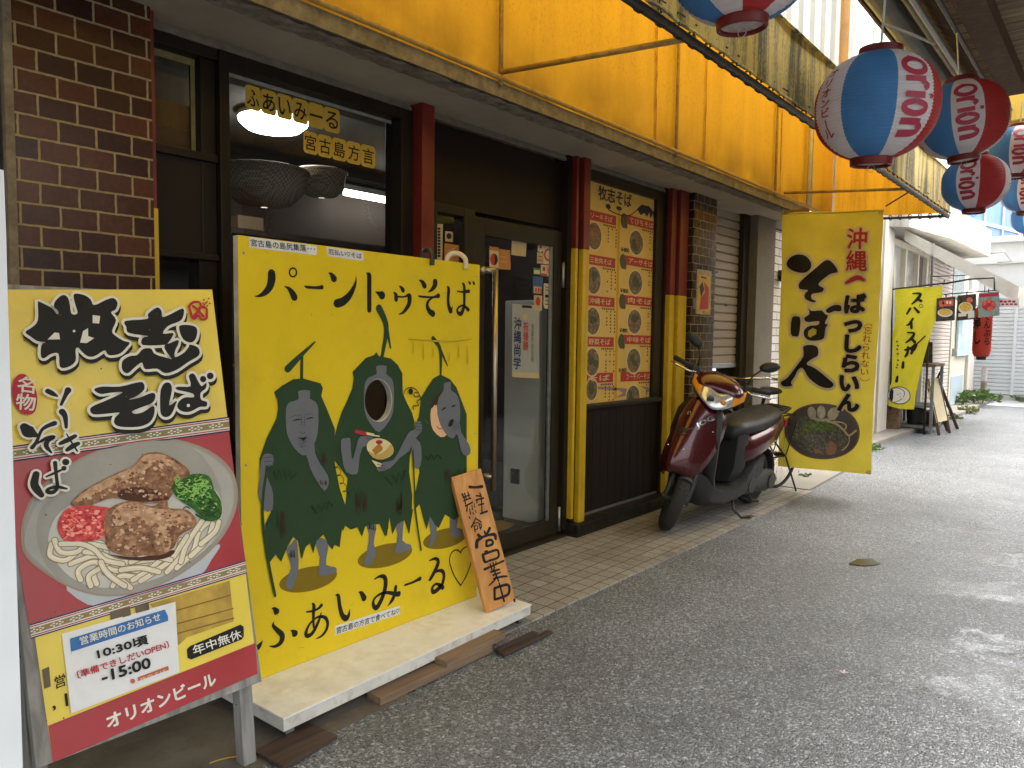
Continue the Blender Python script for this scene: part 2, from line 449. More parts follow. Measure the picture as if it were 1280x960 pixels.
def asphalt_mat():
    m = bpy.data.materials.new('wet_asphalt'); m.use_nodes = True; t = m.node_tree; N = t.nodes; L = t.links; b = N['Principled BSDF']
    tc = N.new('ShaderNodeTexCoord'); co_ = tc.outputs['Object']
    def noise(s, d=6, r=0.6):
        n = N.new('ShaderNodeTexNoise'); n.inputs['Scale'].default_value = s; n.inputs['Detail'].default_value = d; n.inputs['Roughness'].default_value = r
        L.new(co_, n.inputs['Vector']); return n.outputs['Fac']
    def mr(x, a, b_, c, d):
        n = N.new('ShaderNodeMapRange'); n.inputs[1].default_value = a; n.inputs[2].default_value = b_; n.inputs[3].default_value = c; n.inputs[4].default_value = d
        L.new(x, n.inputs[0]); return n.outputs[0]
    def math_(op, x, y):
        n = N.new('ShaderNodeMath'); n.operation = op
        for i, q in enumerate((x, y)):
            if isinstance(q, (int, float)): n.inputs[i].default_value = q
            else: L.new(q, n.inputs[i])
        return n.outputs[0]
    vo = N.new('ShaderNodeTexVoronoi'); vo.inputs['Scale'].default_value = 125; L.new(co_, vo.inputs['Vector'])
    vo2 = N.new('ShaderNodeTexVoronoi'); vo2.inputs['Scale'].default_value = 250; L.new(co_, vo2.inputs['Vector'])
    sx = N.new('ShaderNodeSeparateColor'); L.new(vo.outputs['Color'], sx.inputs[0])
    sx2 = N.new('ShaderNodeSeparateColor'); L.new(vo2.outputs['Color'], sx2.inputs[0])
    chip = math_('ADD', mr(sx.outputs[0], 0.0, 1.0, 0.075, 0.19), mr(sx.outputs[1], 0.72, 1.0, 0.0, 0.30))
    chip = math_('ADD', chip, mr(sx2.outputs[0], 0.78, 1.0, 0.0, 0.22))
    big = noise(0.7, 5); mid = noise(3.5, 6)
    tone = math_('MULTIPLY', mr(big, 0.32, 0.68, 0.64, 1.0), mr(mid, 0.3, 0.7, 0.85, 1.12))
    val = math_('MULTIPLY', chip, tone)
    cc = N.new('ShaderNodeCombineColor'); L.new(math_('MULTIPLY', val, 0.93), cc.inputs[0]); L.new(val, cc.inputs[1]); L.new(math_('MULTIPLY', val, 1.09), cc.inputs[2])
    # an oily dark stain or two
    oil = mr(noise(1.7, 3), 0.70, 0.76, 0.0, 0.4)
    mi = N.new('ShaderNodeMix'); mi.data_type = 'RGBA'; mi.inputs['B'].default_value = (0.03, 0.028, 0.018, 1)
    L.new(oil, mi.inputs['Factor']); L.new(cc.outputs[0], mi.inputs['A']); L.new(mi.outputs['Result'], b.inputs['Base Color'])
    mpw = N.new('ShaderNodeMapping'); mpw.inputs['Scale'].default_value = (0.8, 1.9, 1); L.new(co_, mpw.inputs[0])
    nw = N.new('ShaderNodeTexNoise'); nw.inputs['Scale'].default_value = 1.1; nw.inputs['Detail'].default_value = 5; nw.inputs['Roughness'].default_value = 0.6; L.new(mpw.outputs[0], nw.inputs['Vector'])
    sxyz = N.new('ShaderNodeSeparateXYZ'); L.new(co_, sxyz.inputs[0])
    wet = math_('MULTIPLY', mr(nw.outputs['Fac'], 0.46, 0.57, 0.0, 1.0), mr(sxyz.outputs[0], -1.35, -0.35, 0.0, 1.0))   # the middle of the lane lies lower and stays wet
    glint = mr(sx2.outputs[1], 0.55, 0.95, 0.50, 0.16)
    L.new(math_('MULTIPLY', glint, mr(wet, 0.0, 1.0, 1.0, 0.45)), b.inputs['Roughness'])
    b.inputs['Specular IOR Level'].default_value = 0.55
    hgt = math_('ADD', mr(vo.outputs['Distance'], 0.0, 0.8, 1.0, 0.0), math_('MULTIPLY', noise(330, 3), 0.35))
    hgt = math_('ADD', hgt, math_('MULTIPLY', sx.outputs[2], 0.6))
    bp = N.new('ShaderNodeBump'); bp.inputs['Strength'].default_value = 0.75; bp.inputs['Distance'].default_value = 0.004
    L.new(mr(wet, 0.0, 1.0, 0.9, 0.28), bp.inputs['Strength'])
    L.new(hgt, bp.inputs['Height']); L.new(bp.outputs[0], b.inputs['Normal'])
    return m

def wood_mat(name, c1, c2, axis='Z', scale=14, rough=0.6, bump=0.2):
    m = bpy.data.materials.new(name); m.use_nodes = True; t = m.node_tree; N = t.nodes; L = t.links; b = N['Principled BSDF']
    tc = N.new('ShaderNodeTexCoord'); mp = N.new('ShaderNodeMapping')
    s = {'X': (0.06,1,1), 'Y': (1,0.06,1), 'Z': (1,1,0.06)}[axis]; mp.inputs['Scale'].default_value = s
    L.new(tc.outputs['Object'], mp.inputs[0])
    n = N.new('ShaderNodeTexNoise'); n.inputs['Scale'].default_value = scale*4; n.inputs['Detail'].default_value = 8; n.inputs['Distortion'].default_value = 0.6
    L.new(mp.outputs[0], n.inputs['Vector'])
    n2 = N.new('ShaderNodeTexNoise'); n2.inputs['Scale'].default_value = 3; n2.inputs['Detail'].default_value = 6; L.new(tc.outputs['Object'], n2.inputs['Vector'])
    cr = N.new('ShaderNodeMapRange'); cr.inputs[1].default_value = 0.32; cr.inputs[2].default_value = 0.68; L.new(n.outputs['Fac'], cr.inputs[0])
    mi = N.new('ShaderNodeMix'); mi.data_type = 'RGBA'; mi.inputs['A'].default_value = (*c1, 1); mi.inputs['B'].default_value = (*c2, 1); L.new(cr.outputs[0], mi.inputs['Factor'])
    hv = N.new('ShaderNodeMapRange'); hv.inputs[1].default_value = 0.3; hv.inputs[2].default_value = 0.7; hv.inputs[3].default_value = 0.75; hv.inputs[4].default_value = 1.15
    L.new(n2.outputs['Fac'], hv.inputs[0])
    sc = N.new('ShaderNodeVectorMath'); sc.operation = 'SCALE'; L.new(mi.outputs['Result'], sc.inputs[0]); L.new(hv.outputs[0], sc.inputs['Scale'])
    L.new(sc.outputs[0], b.inputs['Base Color']); b.inputs['Roughness'].default_value = rough
    bp = N.new('ShaderNodeBump'); bp.inputs['Strength'].default_value = bump; bp.inputs['Distance'].default_value = 0.003
    L.new(n.outputs['Fac'], bp.inputs['Height']); L.new(bp.outputs[0], b.inputs['Normal'])
    return m

ASPH = asphalt_mat()
PAVE = brick_mat('pavement_tiles', (0.255,0.235,0.205), (0.345,0.32,0.285), (0.03,0.025,0.02), 0.0936, 0.0936, 0.005, 0.42, (0.0265,0.045,0), True, 0.0, (0.09,0.072,0.05), 0.75, 0.5, dscale=2.6)
BRICK = brick_mat('glazed_brick', (0.024,0.010,0.007), (0.076,0.026,0.012), (0.27,0.21,0.115), 0.1135, 0.0683, 0.0075, 0.26, (0.03,0.012,0), False, 0.5, (0.16,0.12,0.10), 0.16, 0.8)
BRICK2 = brick_mat('glazed_brick_small', (0.024,0.013,0.012), (0.055,0.028,0.02), (0.25,0.20,0.12), 0.1135, 0.0683, 0.006, 0.2, (0.0,0.03,0), False, 0.5, (0.2,0.16,0.17), 0.45, 0.7, dscale=7)
WHITEBRICK = brick_mat('white_brick', (0.52,0.50,0.48), (0.66,0.64,0.62), (0.20,0.18,0.17), 0.23, 0.078, 0.012, 0.5, (0,0,0), False, 0.5, (0.3,0.24,0.2), 0.4, 0.8)
DKWOOD = P('dark_stained_wood', (0.016,0.011,0.007), rough=0.42, var=0.25, scale=12, bump=0.12, bscale=60, spec=0.22, stretch=(1,1,0.15))
DKMETAL = P('brown_anodised_metal', (0.024,0.018,0.010), rough=0.38, var=0.18, scale=8, bump=0.03, bscale=80, spec=0.22)
PANELW = P('dark_wall_panel', (0.015,0.009,0.006), rough=0.48, var=0.22, scale=5, bump=0.05, bscale=60, spec=0.22, stretch=(1,1,0.1))
RED = P('red_paint', (0.15,0.014,0.009), 0.4, 0.2, 10, 0.06, 60, stain=(0.07,0.02,0.015), stain_amt=0.5, stain_scale=9, streak=True)
YEL = P('yellow_paint', (0.56,0.36,0.014), 0.4, 0.12, 10, 0.05, 60, stain=(0.22,0.11,0.01), stain_amt=0.5, stain_scale=9, streak=True)
CONC = P('old_concrete', (0.20,0.18,0.15), 0.85, 0.2, 4, 0.35, 45, stain=(0.10,0.085,0.07), stain_amt=0.6, stain_scale=2.5)
SOFFIT = P('painted_soffit', (0.34,0.285,0.205), 0.75, 0.14, 3, 0.08, 40, stain=(0.13,0.10,0.07), stain_amt=0.5, stain_scale=2.2)
CRUMB = P('crumbling_plaster', (0.20,0.165,0.115), 0.95, 0.35, 16, 1.0, 40, stain=(0.07,0.05,0.03), stain_amt=0.8, stain_scale=9)
WHITE = P('white_paint', (0.72,0.72,0.70), 0.45, 0.06, 5, 0.04, 40, stain=(0.45,0.42,0.36), stain_amt=0.35, stain_scale=3, streak=True)
CREAM = P('cream_paint', (0.66,0.62,0.54), 0.5, 0.08, 4, 0.05, 40, stain=(0.34,0.27,0.18), stain_amt=0.45, stain_scale=4, streak=True)
STEEL = P('galvanised_steel', (0.38,0.38,0.37), 0.42, 0.2, 20, 0.06, 60, metal=0.8)
RUSTPIPE = P('old_yellow_pipe', (0.36,0.22,0.05), 0.55, 0.25, 20, 0.2, 80, stain=(0.12,0.06,0.02), stain_amt=0.8, stain_scale=14)
BLACKM = P('black_metal', (0.018,0.018,0.018), 0.45, 0.2, 20, 0.05, 60)
BLACKP = P('black_plastic', (0.022,0.022,0.021), 0.5, 0.15, 30, 0.06, 200)
RUBBER = P('tyre_rubber', (0.020,0.019,0.018), 0.8, 0.25, 30, 0.15, 150)
CHROME = P('chrome', (0.62,0.62,0.62), 0.15, 0.05, 20, metal=1.0, rvar=0.05)
GLASS = glass_mat('window_glass', (0.86,0.88,0.87), 0.015, 1.0)
CLEAR = glass_mat('clear_lens', (0.95,0.95,0.95), 0.03, 1.0)

# ------------------------------------------------------------------ ground
def struct(name, mb, mat, **k): return tag(mk(name, mb, mat, None, **k), kind='structure')
m = M(); m.grid((-60,-30,-0.004),(60,-30,-0.004),(60,120,-0.004),(-60,120,-0.004), 6, 8); struct('road', m, ASPH)
m = M(); m.slab((-2.86,1.75,0.006),(-2.03,1.75,0.006),(-2.03,6.42,0.006),(-2.86,6.42,0.006), 0.05); struct('tiled_pavement', m, PAVE)
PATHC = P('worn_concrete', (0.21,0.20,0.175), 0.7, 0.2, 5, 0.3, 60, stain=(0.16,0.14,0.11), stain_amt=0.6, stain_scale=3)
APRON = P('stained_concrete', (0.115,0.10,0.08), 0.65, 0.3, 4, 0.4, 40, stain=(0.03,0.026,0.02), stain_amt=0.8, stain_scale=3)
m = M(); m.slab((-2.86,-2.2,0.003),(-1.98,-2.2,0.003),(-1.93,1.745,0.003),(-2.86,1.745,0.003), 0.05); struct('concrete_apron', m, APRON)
m = M(); m.slab((-2.86,6.425,0.012),(-2.06,6.425,0.012),(-2.14,8.6,0.03),(-2.86,8.6,0.03), 0.06); struct('concrete_path', m, PATHC)
m = M(); m.slab((-2.75,8.6,0.055),(-2.37,8.6,0.055),(-2.22,14.6,0.06),(-2.75,14.6,0.06), 0.1)
m.slab((-2.75,14.6,0.06),(-2.22,14.6,0.06),(-2.24,18.3,0.06),(-2.75,18.3,0.06), 0.1); struct('kerb', m, PATHC, bevel=0.008)
PALE = P('pale_concrete_road', (0.52,0.51,0.49), 0.6, 0.1, 2, 0.1, 30)
m = M(); m.quad((-2.24,17.6,0.002),(9,17.6,0.002),(9,19.49,0.002),(-2.24,19.49,0.002)); struct('cross_street', m, PALE)
PATCH = P('repair_patch', (0.16,0.155,0.15), 0.6, 0.2, 8, 0.3, 120)
a = on_z(1232,600,0); m = M(); m.quad((-0.72,8.35,0.001),(-0.02,8.55,0.001),(0.02,9.35,0.001),(-0.70,9.2,0.001)); struct('asphalt_patch', m, PATCH)
# puddles: thin water lying in shallow dips
WATER = P('puddle_water', (0.042,0.040,0.028), 0.22, 0.1, 3, rvar=0.0)
def puddle(u, v, ru, rv, seed):
    random.seed(seed); pts = []
    for i in range(26):
        a_ = 2*pi*i/26; k = 1+0.10*sin(3*a_+seed)+0.08*sin(5*a_)+0.10*random.random(); p = on_z(u+ru*k*cos(a_), v+rv*k*sin(a_), 0)
        pts.append((p.x, p.y, 0.0015))
    mb = M(); mb.add(pts, [tuple(range(26))]); struct('puddle', mb, WATER)
puddle(1081, 703, 17, 4.2, 6)
def film_mat():
    m_ = glass_mat('water_film', (1,1,1), 0.12, 0.9); t = m_.node_tree; N = t.nodes; L = t.links
    tc = N.new('ShaderNodeTexCoord'); nz = N.new('ShaderNodeTexNoise'); nz.inputs['Scale'].default_value = 9; nz.inputs['Detail'].default_value = 9; nz.inputs['Roughness'].default_value = 0.75; L.new(tc.outputs['Object'], nz.inputs['Vector'])
    r = N.new('ShaderNodeMapRange'); r.inputs[1].default_value = 0.44; r.inputs[2].default_value = 0.60; L.new(nz.outputs['Fac'], r.inputs[0])
    ms = [n for n in N if n.type == 'MIX_SHADER'][0]; src = ms.inputs[0].links[0].from_socket
    mu = N.new('ShaderNodeMath'); mu.operation = 'MULTIPLY'; L.new(src, mu.inputs[0]); L.new(r.outputs[0], mu.inputs[1]); L.new(mu.outputs[0], ms.inputs[0])
    n2 = N.new('ShaderNodeTexNoise'); n2.inputs['Scale'].default_value = 60; L.new(tc.outputs['Object'], n2.inputs['Vector'])
    bp = N.new('ShaderNodeBump'); bp.inputs['Strength'].default_value = 0.18; bp.inputs['Distance'].default_value = 0.004; L.new(n2.outputs['Fac'], bp.inputs['Height'])
    g_ = [n for n in N if n.type == 'BSDF_GLOSSY'][0]; L.new(bp.outputs[0], g_.inputs['Normal']); return m_
FILM = film_mat()
def film(u, v, ru, rv, seed):
    random.seed(seed); pts = []
    for i in range(34):
        a_ = 2*pi*i/34; k = 1+0.25*sin(3*a_+seed)+0.18*sin(7*a_+2*seed)+0.12*random.random(); p = on_z(u+ru*k*cos(a_), v+rv*k*sin(a_), 0); pts.append((p.x, p.y, 0.006))
    mb = M(); mb.add(pts, [tuple(range(34))]); struct('puddle', mb, FILM)
for q in ((1228,806,46,14,1),(1205,734,48,10,2),(1252,700,40,8,3),(1190,858,58,11,4),(1250,745,34,7,5),(1225,662,44,6,6),(1262,640,30,5,7)): film(*q)

# ------------------------------------------------------------------ the noodle shop
XF = -2.75
shop = root('shop_building', (XF, 3.0, 0), 'dark brown noodle shop front with brick piers under the yellow awning', 'shop')
pier = mk('brick_pier', M().box(-3.05,-2.68,0.79,1.21,0,2.43), BRICK, shop)
m = M().box(-2.90,-2.676,0.765,0.789,0,2.43); mk('pier_edge', m, CRUMB, pier)
mk('edge_trim', M().box(-2.76,-2.69,1.211,1.226,1.735,2.415), RED, shop); mk('edge_trim', M().box(-2.76,-2.688,1.211,1.229,0.05,1.733), YEL, shop)
# soffit and concrete lintel
sf = mk('soffit', M().box(-3.2,-2.47,-1.2,7.12,2.422,2.55), SOFFIT, shop)
m = M(); m.grid((-2.47,-1.2,2.420),(-2.376,-1.2,2.424),(-2.376,7.12,2.424),(-2.47,7.12,2.420), 4, 240, lambda p, q: V((0.012*(random.random()-0.5) if p > 0.9 else 0, 0, -0.010*random.random())))
m.box(-2.469,-2.379,-1.2,7.12,2.432,2.50); mk('crumbling_edge', m, CRUMB, sf)
mk('upper_wall', M().box(-3.2,-2.47,-1.2,7.12,2.551,3.5), CONC, shop)
TRIMW = P('weathered_trim', (0.16,0.135,0.10), 0.7, 0.3, 20, 0.3, 60, stain=(0.1,0.08,0.06), stain_amt=0.6, stain_scale=12)
for y0, y1 in ((1.235,2.505),(2.615,3.80),(3.99,5.07)):
    mk('head_trim', M().box(-2.79,-2.765,y0,y1,2.388,2.405).box(-2.79,-2.775,y0,y1,2.406,2.4215), TRIMW, shop)
def bars(lst):
    mb = M()
    for b_ in lst: mb.box(*b_)
    return mb
def xpane(x, y0, y1, z0, z1): return M().quad((x,y0,z0),(x,y1,z0),(x,y1,z1),(x,y0,z1))
# left sash column and the big shop window
XW = -2.80
dw = mk('window_frame', bars([(XW-0.08,XW+0.03,1.232,1.262,0.3,2.386),(XW-0.08,XW+0.03,1.262,1.505,2.345,2.386),
    (XW-0.08,XW+0.025,1.262,1.505,1.955,1.985),(XW-0.08,XW+0.025,1.262,1.505,1.575,1.60),(XW-0.08,XW+0.01,1.445,1.505,1.985,2.345),(XW-0.08,XW+0.01,1.445,1.505,1.60,1.955),(XW-0.08,XW+0.01,1.43,1.505,0.3,1.575),
    (XW-0.08,XW+0.04,1.507,1.548,0.3,2.386),(XW-0.08,XW+0.04,2.435,2.512,0.3,2.386),(XW-0.08,XW+0.04,1.548,2.435,2.335,2.386),(XW-0.08,XW+0.05,1.548,2.435,0.78,0.86)]), DKWOOD, shop, bevel=0.003)
mk('pane', xpane(XW-0.03,1.548,2.435,0.86,2.335), GLASS, dw)
mk('transom_pane', xpane(XW-0.036,1.262,1.445,1.985,2.345), GLASS, dw)
TAPE = P('yellowed_tape', (0.20,0.165,0.065), 0.6, 0.25, 25)
mk('tape_border', bars([(XW-0.034,XW-0.032,1.263,1.445,2.318,2.344),(XW-0.034,XW-0.032,1.263,1.276,2.0,2.317),(XW-0.034,XW-0.032,1.428,1.445,2.0,2.317),(XW-0.034,XW-0.032,1.263,1.445,1.986,1.999)]), TAPE, dw)
BROWNB = P('brown_board', (0.12,0.06,0.018), 0.7, 0.15, 6)
mk('inner_board', M().box(XW-0.07,XW-0.06,1.262,1.445,1.985,2.17), BROWNB, dw)
mk('lower_pane', xpane(XW-0.036,1.262,1.43,0.9,1.575), GLASS, dw)
mk('panel', M().box(XW-0.06,XW+0.005,1.262,1.445,1.60,1.955), PANELW, shop)
mk('wall_panel', bars([(XW-0.06,XW+0.01,1.262,2.435,0.0,0.78)]), PANELW, shop)
# tape strip along the top of the big pane
mk('tape_strip', M().box(XW-0.029,XW-0.027,1.55,2.43,2.318,2.333), P('grey_tape', (0.24,0.25,0.2), 0.6, 0.2, 30), dw)
# painted posts
def post(y0, y1, split, xfr=-2.70, zb=0.05):
    p_ = mk('post', M().box(-2.86,xfr,y0,y1,split,2.42), RED, shop, bevel=0.004)
    mk('yellow_section', M().box(-2.86,xfr,y0,y1,zb,split-0.001), YEL, p_, bevel=0.004)
post(2.516,2.60,1.45); post(3.905,3.975,1.85,-2.70,0.088); post(5.10,5.175,1.62,-2.72,0.088); post(5.20,5.335,1.62,-2.70,0.088)
mk('post_rib', M().box(-2.86,-2.715,3.842,3.868,1.85,2.42), RED, shop, bevel=0.003); mk('post_rib', M().box(-2.86,-2.715,3.842,3.868,0.12,1.849), YEL, shop, bevel=0.003)
mk('post_gap', bars([(-2.86,-2.735,3.868,3.905,0.05,2.42),(-2.86,-2.74,5.175,5.20,0.05,2.42),(-2.86,-2.76,5.071,5.10,0.05,2.42),(-2.86,-2.75,3.80,3.842,0.05,2.42)]), DKWOOD, shop)
# door set
mk('transom_panel', M().box(-2.86,-2.815,2.602,3.81,1.975,2.385), PANELW, shop)
XD = -2.80
sl_ = mk('side_light', bars([(XD-0.06,XD+0.02,2.602,2.70,0,1.975),(XD-0.06,XD+0.02,2.90,2.985,0,1.975),(XD-0.06,XD+0.02,2.70,2.90,1.93,1.975),(XD-0.06,XD+0.02,2.70,2.90,0,0.1)]), DKMETAL, shop, bevel=0.003)
mk('pane', xpane(XD-0.02,2.70,2.90,0.1,1.93), GLASS, sl_)
door = mk('door', bars([(XD-0.04,XD+0.012,2.987,3.075,0.025,1.945),(XD-0.04,XD+0.012,3.715,3.797,0.025,1.945),(XD-0.04,XD+0.012,3.075,3.715,1.85,1.945),(XD-0.04,XD+0.012,3.075,3.715,0.025,0.125)]), DKMETAL, shop, bevel=0.004)
mk('pane', xpane(XD-0.012,3.075,3.715,0.125,1.85), GLASS, door)
mk('glazing_bead', bars([(XD-0.009,XD+0.004,3.690,3.700,0.126,1.849),(XD-0.009,XD+0.004,3.705,3.714,0.126,1.849)]), STEEL, door)
BRASS = P('worn_brass_steel', (0.42,0.36,0.27), 0.38, 0.05, 20, metal=1.0)
h0, h1 = V((XD+0.07,3.10,1.66)), V((XD+0.07,3.10,0.42))
hd = mk('handle', M().tube([h0,h1], 0.016, 14), BRASS, door, smooth=True)
mk('handle_mount', M().tube([(XD,3.045,1.655),(XD+0.045,3.06,1.655),(XD+0.07,3.10,1.655)], [0.022,0.018,0.017], 12).tube([(XD,3.06,0.5),(XD+0.07,3.10,0.5)], 0.014, 10).ball((XD+0.02,3.045,1.655), 0.026), BRASS, hd, smooth=True)
for z in (1.60, 0.04): mk('hinge', M().tube([(XD+0.022,3.80,z),(XD+0.022,3.80,z+0.16)], 0.011, 10), STEEL, door, smooth=True)
mk('threshold', M().box(-2.9,-2.745,2.60,3.84,0.0,0.022), DKMETAL, shop)
# plinth, wainscot and menu window
PLN = P('dark_plinth', (0.015,0.011,0.009), rough=0.5, var=0.3, scale=14, bump=0.5, bscale=40, spec=0.22, stain=(0.10,0.07,0.045), stain_amt=0.4, stain_scale=10)
mk('plinth', M().box(-2.9,-2.665,3.845,5.40,0,0.088), PLN, shop, bevel=0.008)
m = M(); n = 11; y = 3.978
for i in range(n):
    w_ = (5.07-3.978)/n; m.box(-2.86,-2.785,y+0.0013,y+w_-0.0013,0.10,0.80); y += w_
m.box(-2.86,-2.793,3.978,5.07,0.089,0.80); mk('wainscot', m, PANELW, shop, bevel=0.0025)
mk('base_strip', M().box(-2.80,-2.776,3.98,5.07,0.089,0.105), STEEL, shop)
mw_ = mk('menu_window_frame', bars([(-2.86,-2.765,3.978,5.07,0.80,0.842),(-2.86,-2.77,4.955,5.07,0.842,2.386),(-2.86,-2.77,3.978,4.955,2.318,2.386)]), DKMETAL, shop, bevel=0.004)
mk('sill', M().box(-2.80,-2.74,3.976,5.069,0.815,0.838), DKMETAL, mw_, bevel=0.003)
mk('back_panel', M().box(-2.86,-2.80,3.978,4.955,0.842,2.318), DKWOOD, mw_)
# second brick pier, shutter, concrete pillar
mk('brick_pier', M().box(-3.0,-2.668,5.36,5.765,0,2.421), BRICK2, shop)
SHUT = P('beige_shutter_paint', (0.27,0.21,0.14), 0.5, 0.14, 6, 0.05, 60, stain=(0.16,0.11,0.06), stain_amt=0.5, stain_scale=3)
m = M(); z = 1.07; rings = []
while z < 2.42:
    rings += [(-2.815,z),(-2.80,z+0.006),(-2.80,z+0.062),(-2.815,z+0.07)]; z += 0.075
m.loft([[V((x,5.775,z_)), V((x,6.53,z_))] for x, z_ in rings], False, False)
sh = mk('roller_shutter', m, SHUT, shop)
mk('bottom_rail', M().box(-2.83,-2.79,5.775,6.53,1.03,1.072), STEEL, sh, bevel=0.004)
for dy, dz in ((0.26,1.86),(0.22,1.60),(0.47,1.58)): mk('latch', M().box(-2.80,-2.79,5.80+dy,5.83+dy,dz,dz+0.012), BLACKM, sh)
mk('shutter_rail', M().box(-2.83,-2.755,6.53,6.66,0,2.42), DKMETAL, shop); mk('shutter_rail', M().box(-2.83,-2.775,5.766,5.775,0,2.42), DKMETAL, shop)
DARKIN = P('dark_room', (0.02,0.018,0.016), 0.8, 0.2, 5)
m = M(); m.quad((-3.4,5.77,0),(-3.4,6.66,0),(-3.4,6.66,1.2),(-3.4,5.77,1.2)); m.quad((-3.4,5.77,1.2),(-3.4,6.66,1.2),(-2.84,6.66,1.2),(-2.84,5.77,1.2)); mk('stall_recess', m, DARKIN, shop)
mk('stall_counter', M().box(-3.2,-2.84,5.78,6.52,0.0,0.78), P('dark_counter', (0.05,0.045,0.04), 0.4, 0.2, 8), shop, bevel=0.01)
GREYCON = P('grey_concrete_pillar', (0.14,0.12,0.09), 0.8, 0.18, 5, 0.35, 40, stain=(0.09,0.075,0.055), stain_amt=0.6, stain_scale=3)
mk('concrete_pillar', M().box(-3.05,-2.68,6.665,7.10,0,2.421), GREYCON, shop, bevel=0.006)
# interior seen through the panes
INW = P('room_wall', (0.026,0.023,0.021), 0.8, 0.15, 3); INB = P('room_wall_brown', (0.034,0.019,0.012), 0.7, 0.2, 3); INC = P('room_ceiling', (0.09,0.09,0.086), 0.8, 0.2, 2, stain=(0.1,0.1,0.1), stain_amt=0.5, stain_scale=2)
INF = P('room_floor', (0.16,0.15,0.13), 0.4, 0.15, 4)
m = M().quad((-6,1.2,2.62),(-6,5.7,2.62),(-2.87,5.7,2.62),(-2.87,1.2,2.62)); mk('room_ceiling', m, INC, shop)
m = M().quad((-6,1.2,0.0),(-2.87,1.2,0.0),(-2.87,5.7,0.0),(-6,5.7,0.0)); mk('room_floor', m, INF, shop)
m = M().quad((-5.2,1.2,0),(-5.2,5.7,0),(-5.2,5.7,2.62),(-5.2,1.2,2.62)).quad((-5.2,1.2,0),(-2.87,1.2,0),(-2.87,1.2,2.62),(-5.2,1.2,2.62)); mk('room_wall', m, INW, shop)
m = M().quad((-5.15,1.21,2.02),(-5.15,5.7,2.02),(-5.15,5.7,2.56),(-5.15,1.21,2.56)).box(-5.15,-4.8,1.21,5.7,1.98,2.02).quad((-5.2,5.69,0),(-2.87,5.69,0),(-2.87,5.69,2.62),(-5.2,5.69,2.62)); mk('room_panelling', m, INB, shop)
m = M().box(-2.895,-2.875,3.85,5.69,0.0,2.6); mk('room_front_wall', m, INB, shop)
mk('counter', M().box(-4.4,-4.2,1.5,4.2,0,1.05).box(-4.45,-4.1,1.5,4.2,1.051,1.09), P('counter_wood', (0.16,0.085,0.04), 0.4, 0.2, 6), shop, bevel=0.006)
m = M()
for i, (yy, hh, cc) in enumerate(((1.9,0.3,0),(2.3,0.22,0),(2.8,0.26,0))): m.box(-5.1,-4.9,yy,yy+0.2,2.021,2.02+hh*0.4)
mk('storage_box', m, P('cardboard', (0.28,0.2,0.12), 0.8, 0.2, 6), shop)

LAMP = P('lamp_diffuser', (0.9,0.9,0.9), 0.5, 0, emit=(1,0.98,0.95), estr=5.5)
c = on_z(342,150,2.58); lp = root('ceiling_lamp', c, 'round white ceiling lamp glowing behind the big shop window', 'lamp')
mk('diffuser', M().lathe([(0.0001,-0.075),(0.10,-0.07),(0.16,-0.055),(0.20,-0.02),(0.205,0.0)], c, 'Z', 32), LAMP, lp, smooth=True)
mk('housing', M().lathe([(0.206,0.0),(0.215,0.012),(0.2,0.035),(0.0001,0.035)], c, 'Z', 32), WHITE, lp, smooth=True)
a, b = on_x(431,256,-4.9), on_x(484,236,-4.9)
fl = root('fluorescent_lamp', (a+b)/2, 'long fluorescent tube lamp glowing at the back of the shop window', 'lamp')
mk('tube', M().box(-4.92,-4.88,a.y,b.y+0.4,(a.z+b.z)/2-0.02,(a.z+b.z)/2+0.02), P('tube_glow', (0.9,0.9,0.9), 0.5, 0, emit=(1,1,0.9), estr=5.0), fl)
mk('housing', M().box(-4.96,-4.86,a.y-0.05,b.y+0.45,(a.z+b.z)/2+0.021,(a.z+b.z)/2+0.06), WHITE, fl)
# woven baskets hanging behind the pane
def weave():
    m_ = bpy.data.materials.new('woven_cane'); m_.use_nodes = True; t = m_.node_tree; N = t.nodes; L = t.links; b_ = N['Principled BSDF']
    tc = N.new('ShaderNodeTexCoord'); ck = N.new('ShaderNodeTexChecker'); ck.inputs['Scale'].default_value = 80
    ck.inputs['Color1'].default_value = (0.50,0.43,0.33,1); ck.inputs['Color2'].default_value = (0.24,0.19,0.14,1)
    L.new(tc.outputs['Object'], ck.inputs[0]); L.new(ck.outputs[0], b_.inputs['Base Color']); return m_
WV = weave()
for u, lab in ((330,'woven cane basket hanging behind the window pane, the larger one beside the sash'), (402,'smaller woven cane basket hanging behind the window pane under the black writing')):
    c = on_x(u, 232, -3.9); r_ = 0.25 if u == 330 else 0.15
    bk = root('cane_basket', c, lab, 'basket', 'baskets hung inside the window')
    mk('bowl', M().lathe([(0.02,-r_*0.5),(r_*0.6,-r_*0.42),(r_*0.9,-r_*0.15),(r_,0.08)], c, 'Z', 28), WV, bk, smooth=True)
    mk('rim', M().tube([c+V((r_*cos(2*pi*i/24), r_*sin(2*pi*i/24), 0.08)) for i in range(25)], 0.012, 6, False), WV, bk, smooth=True)
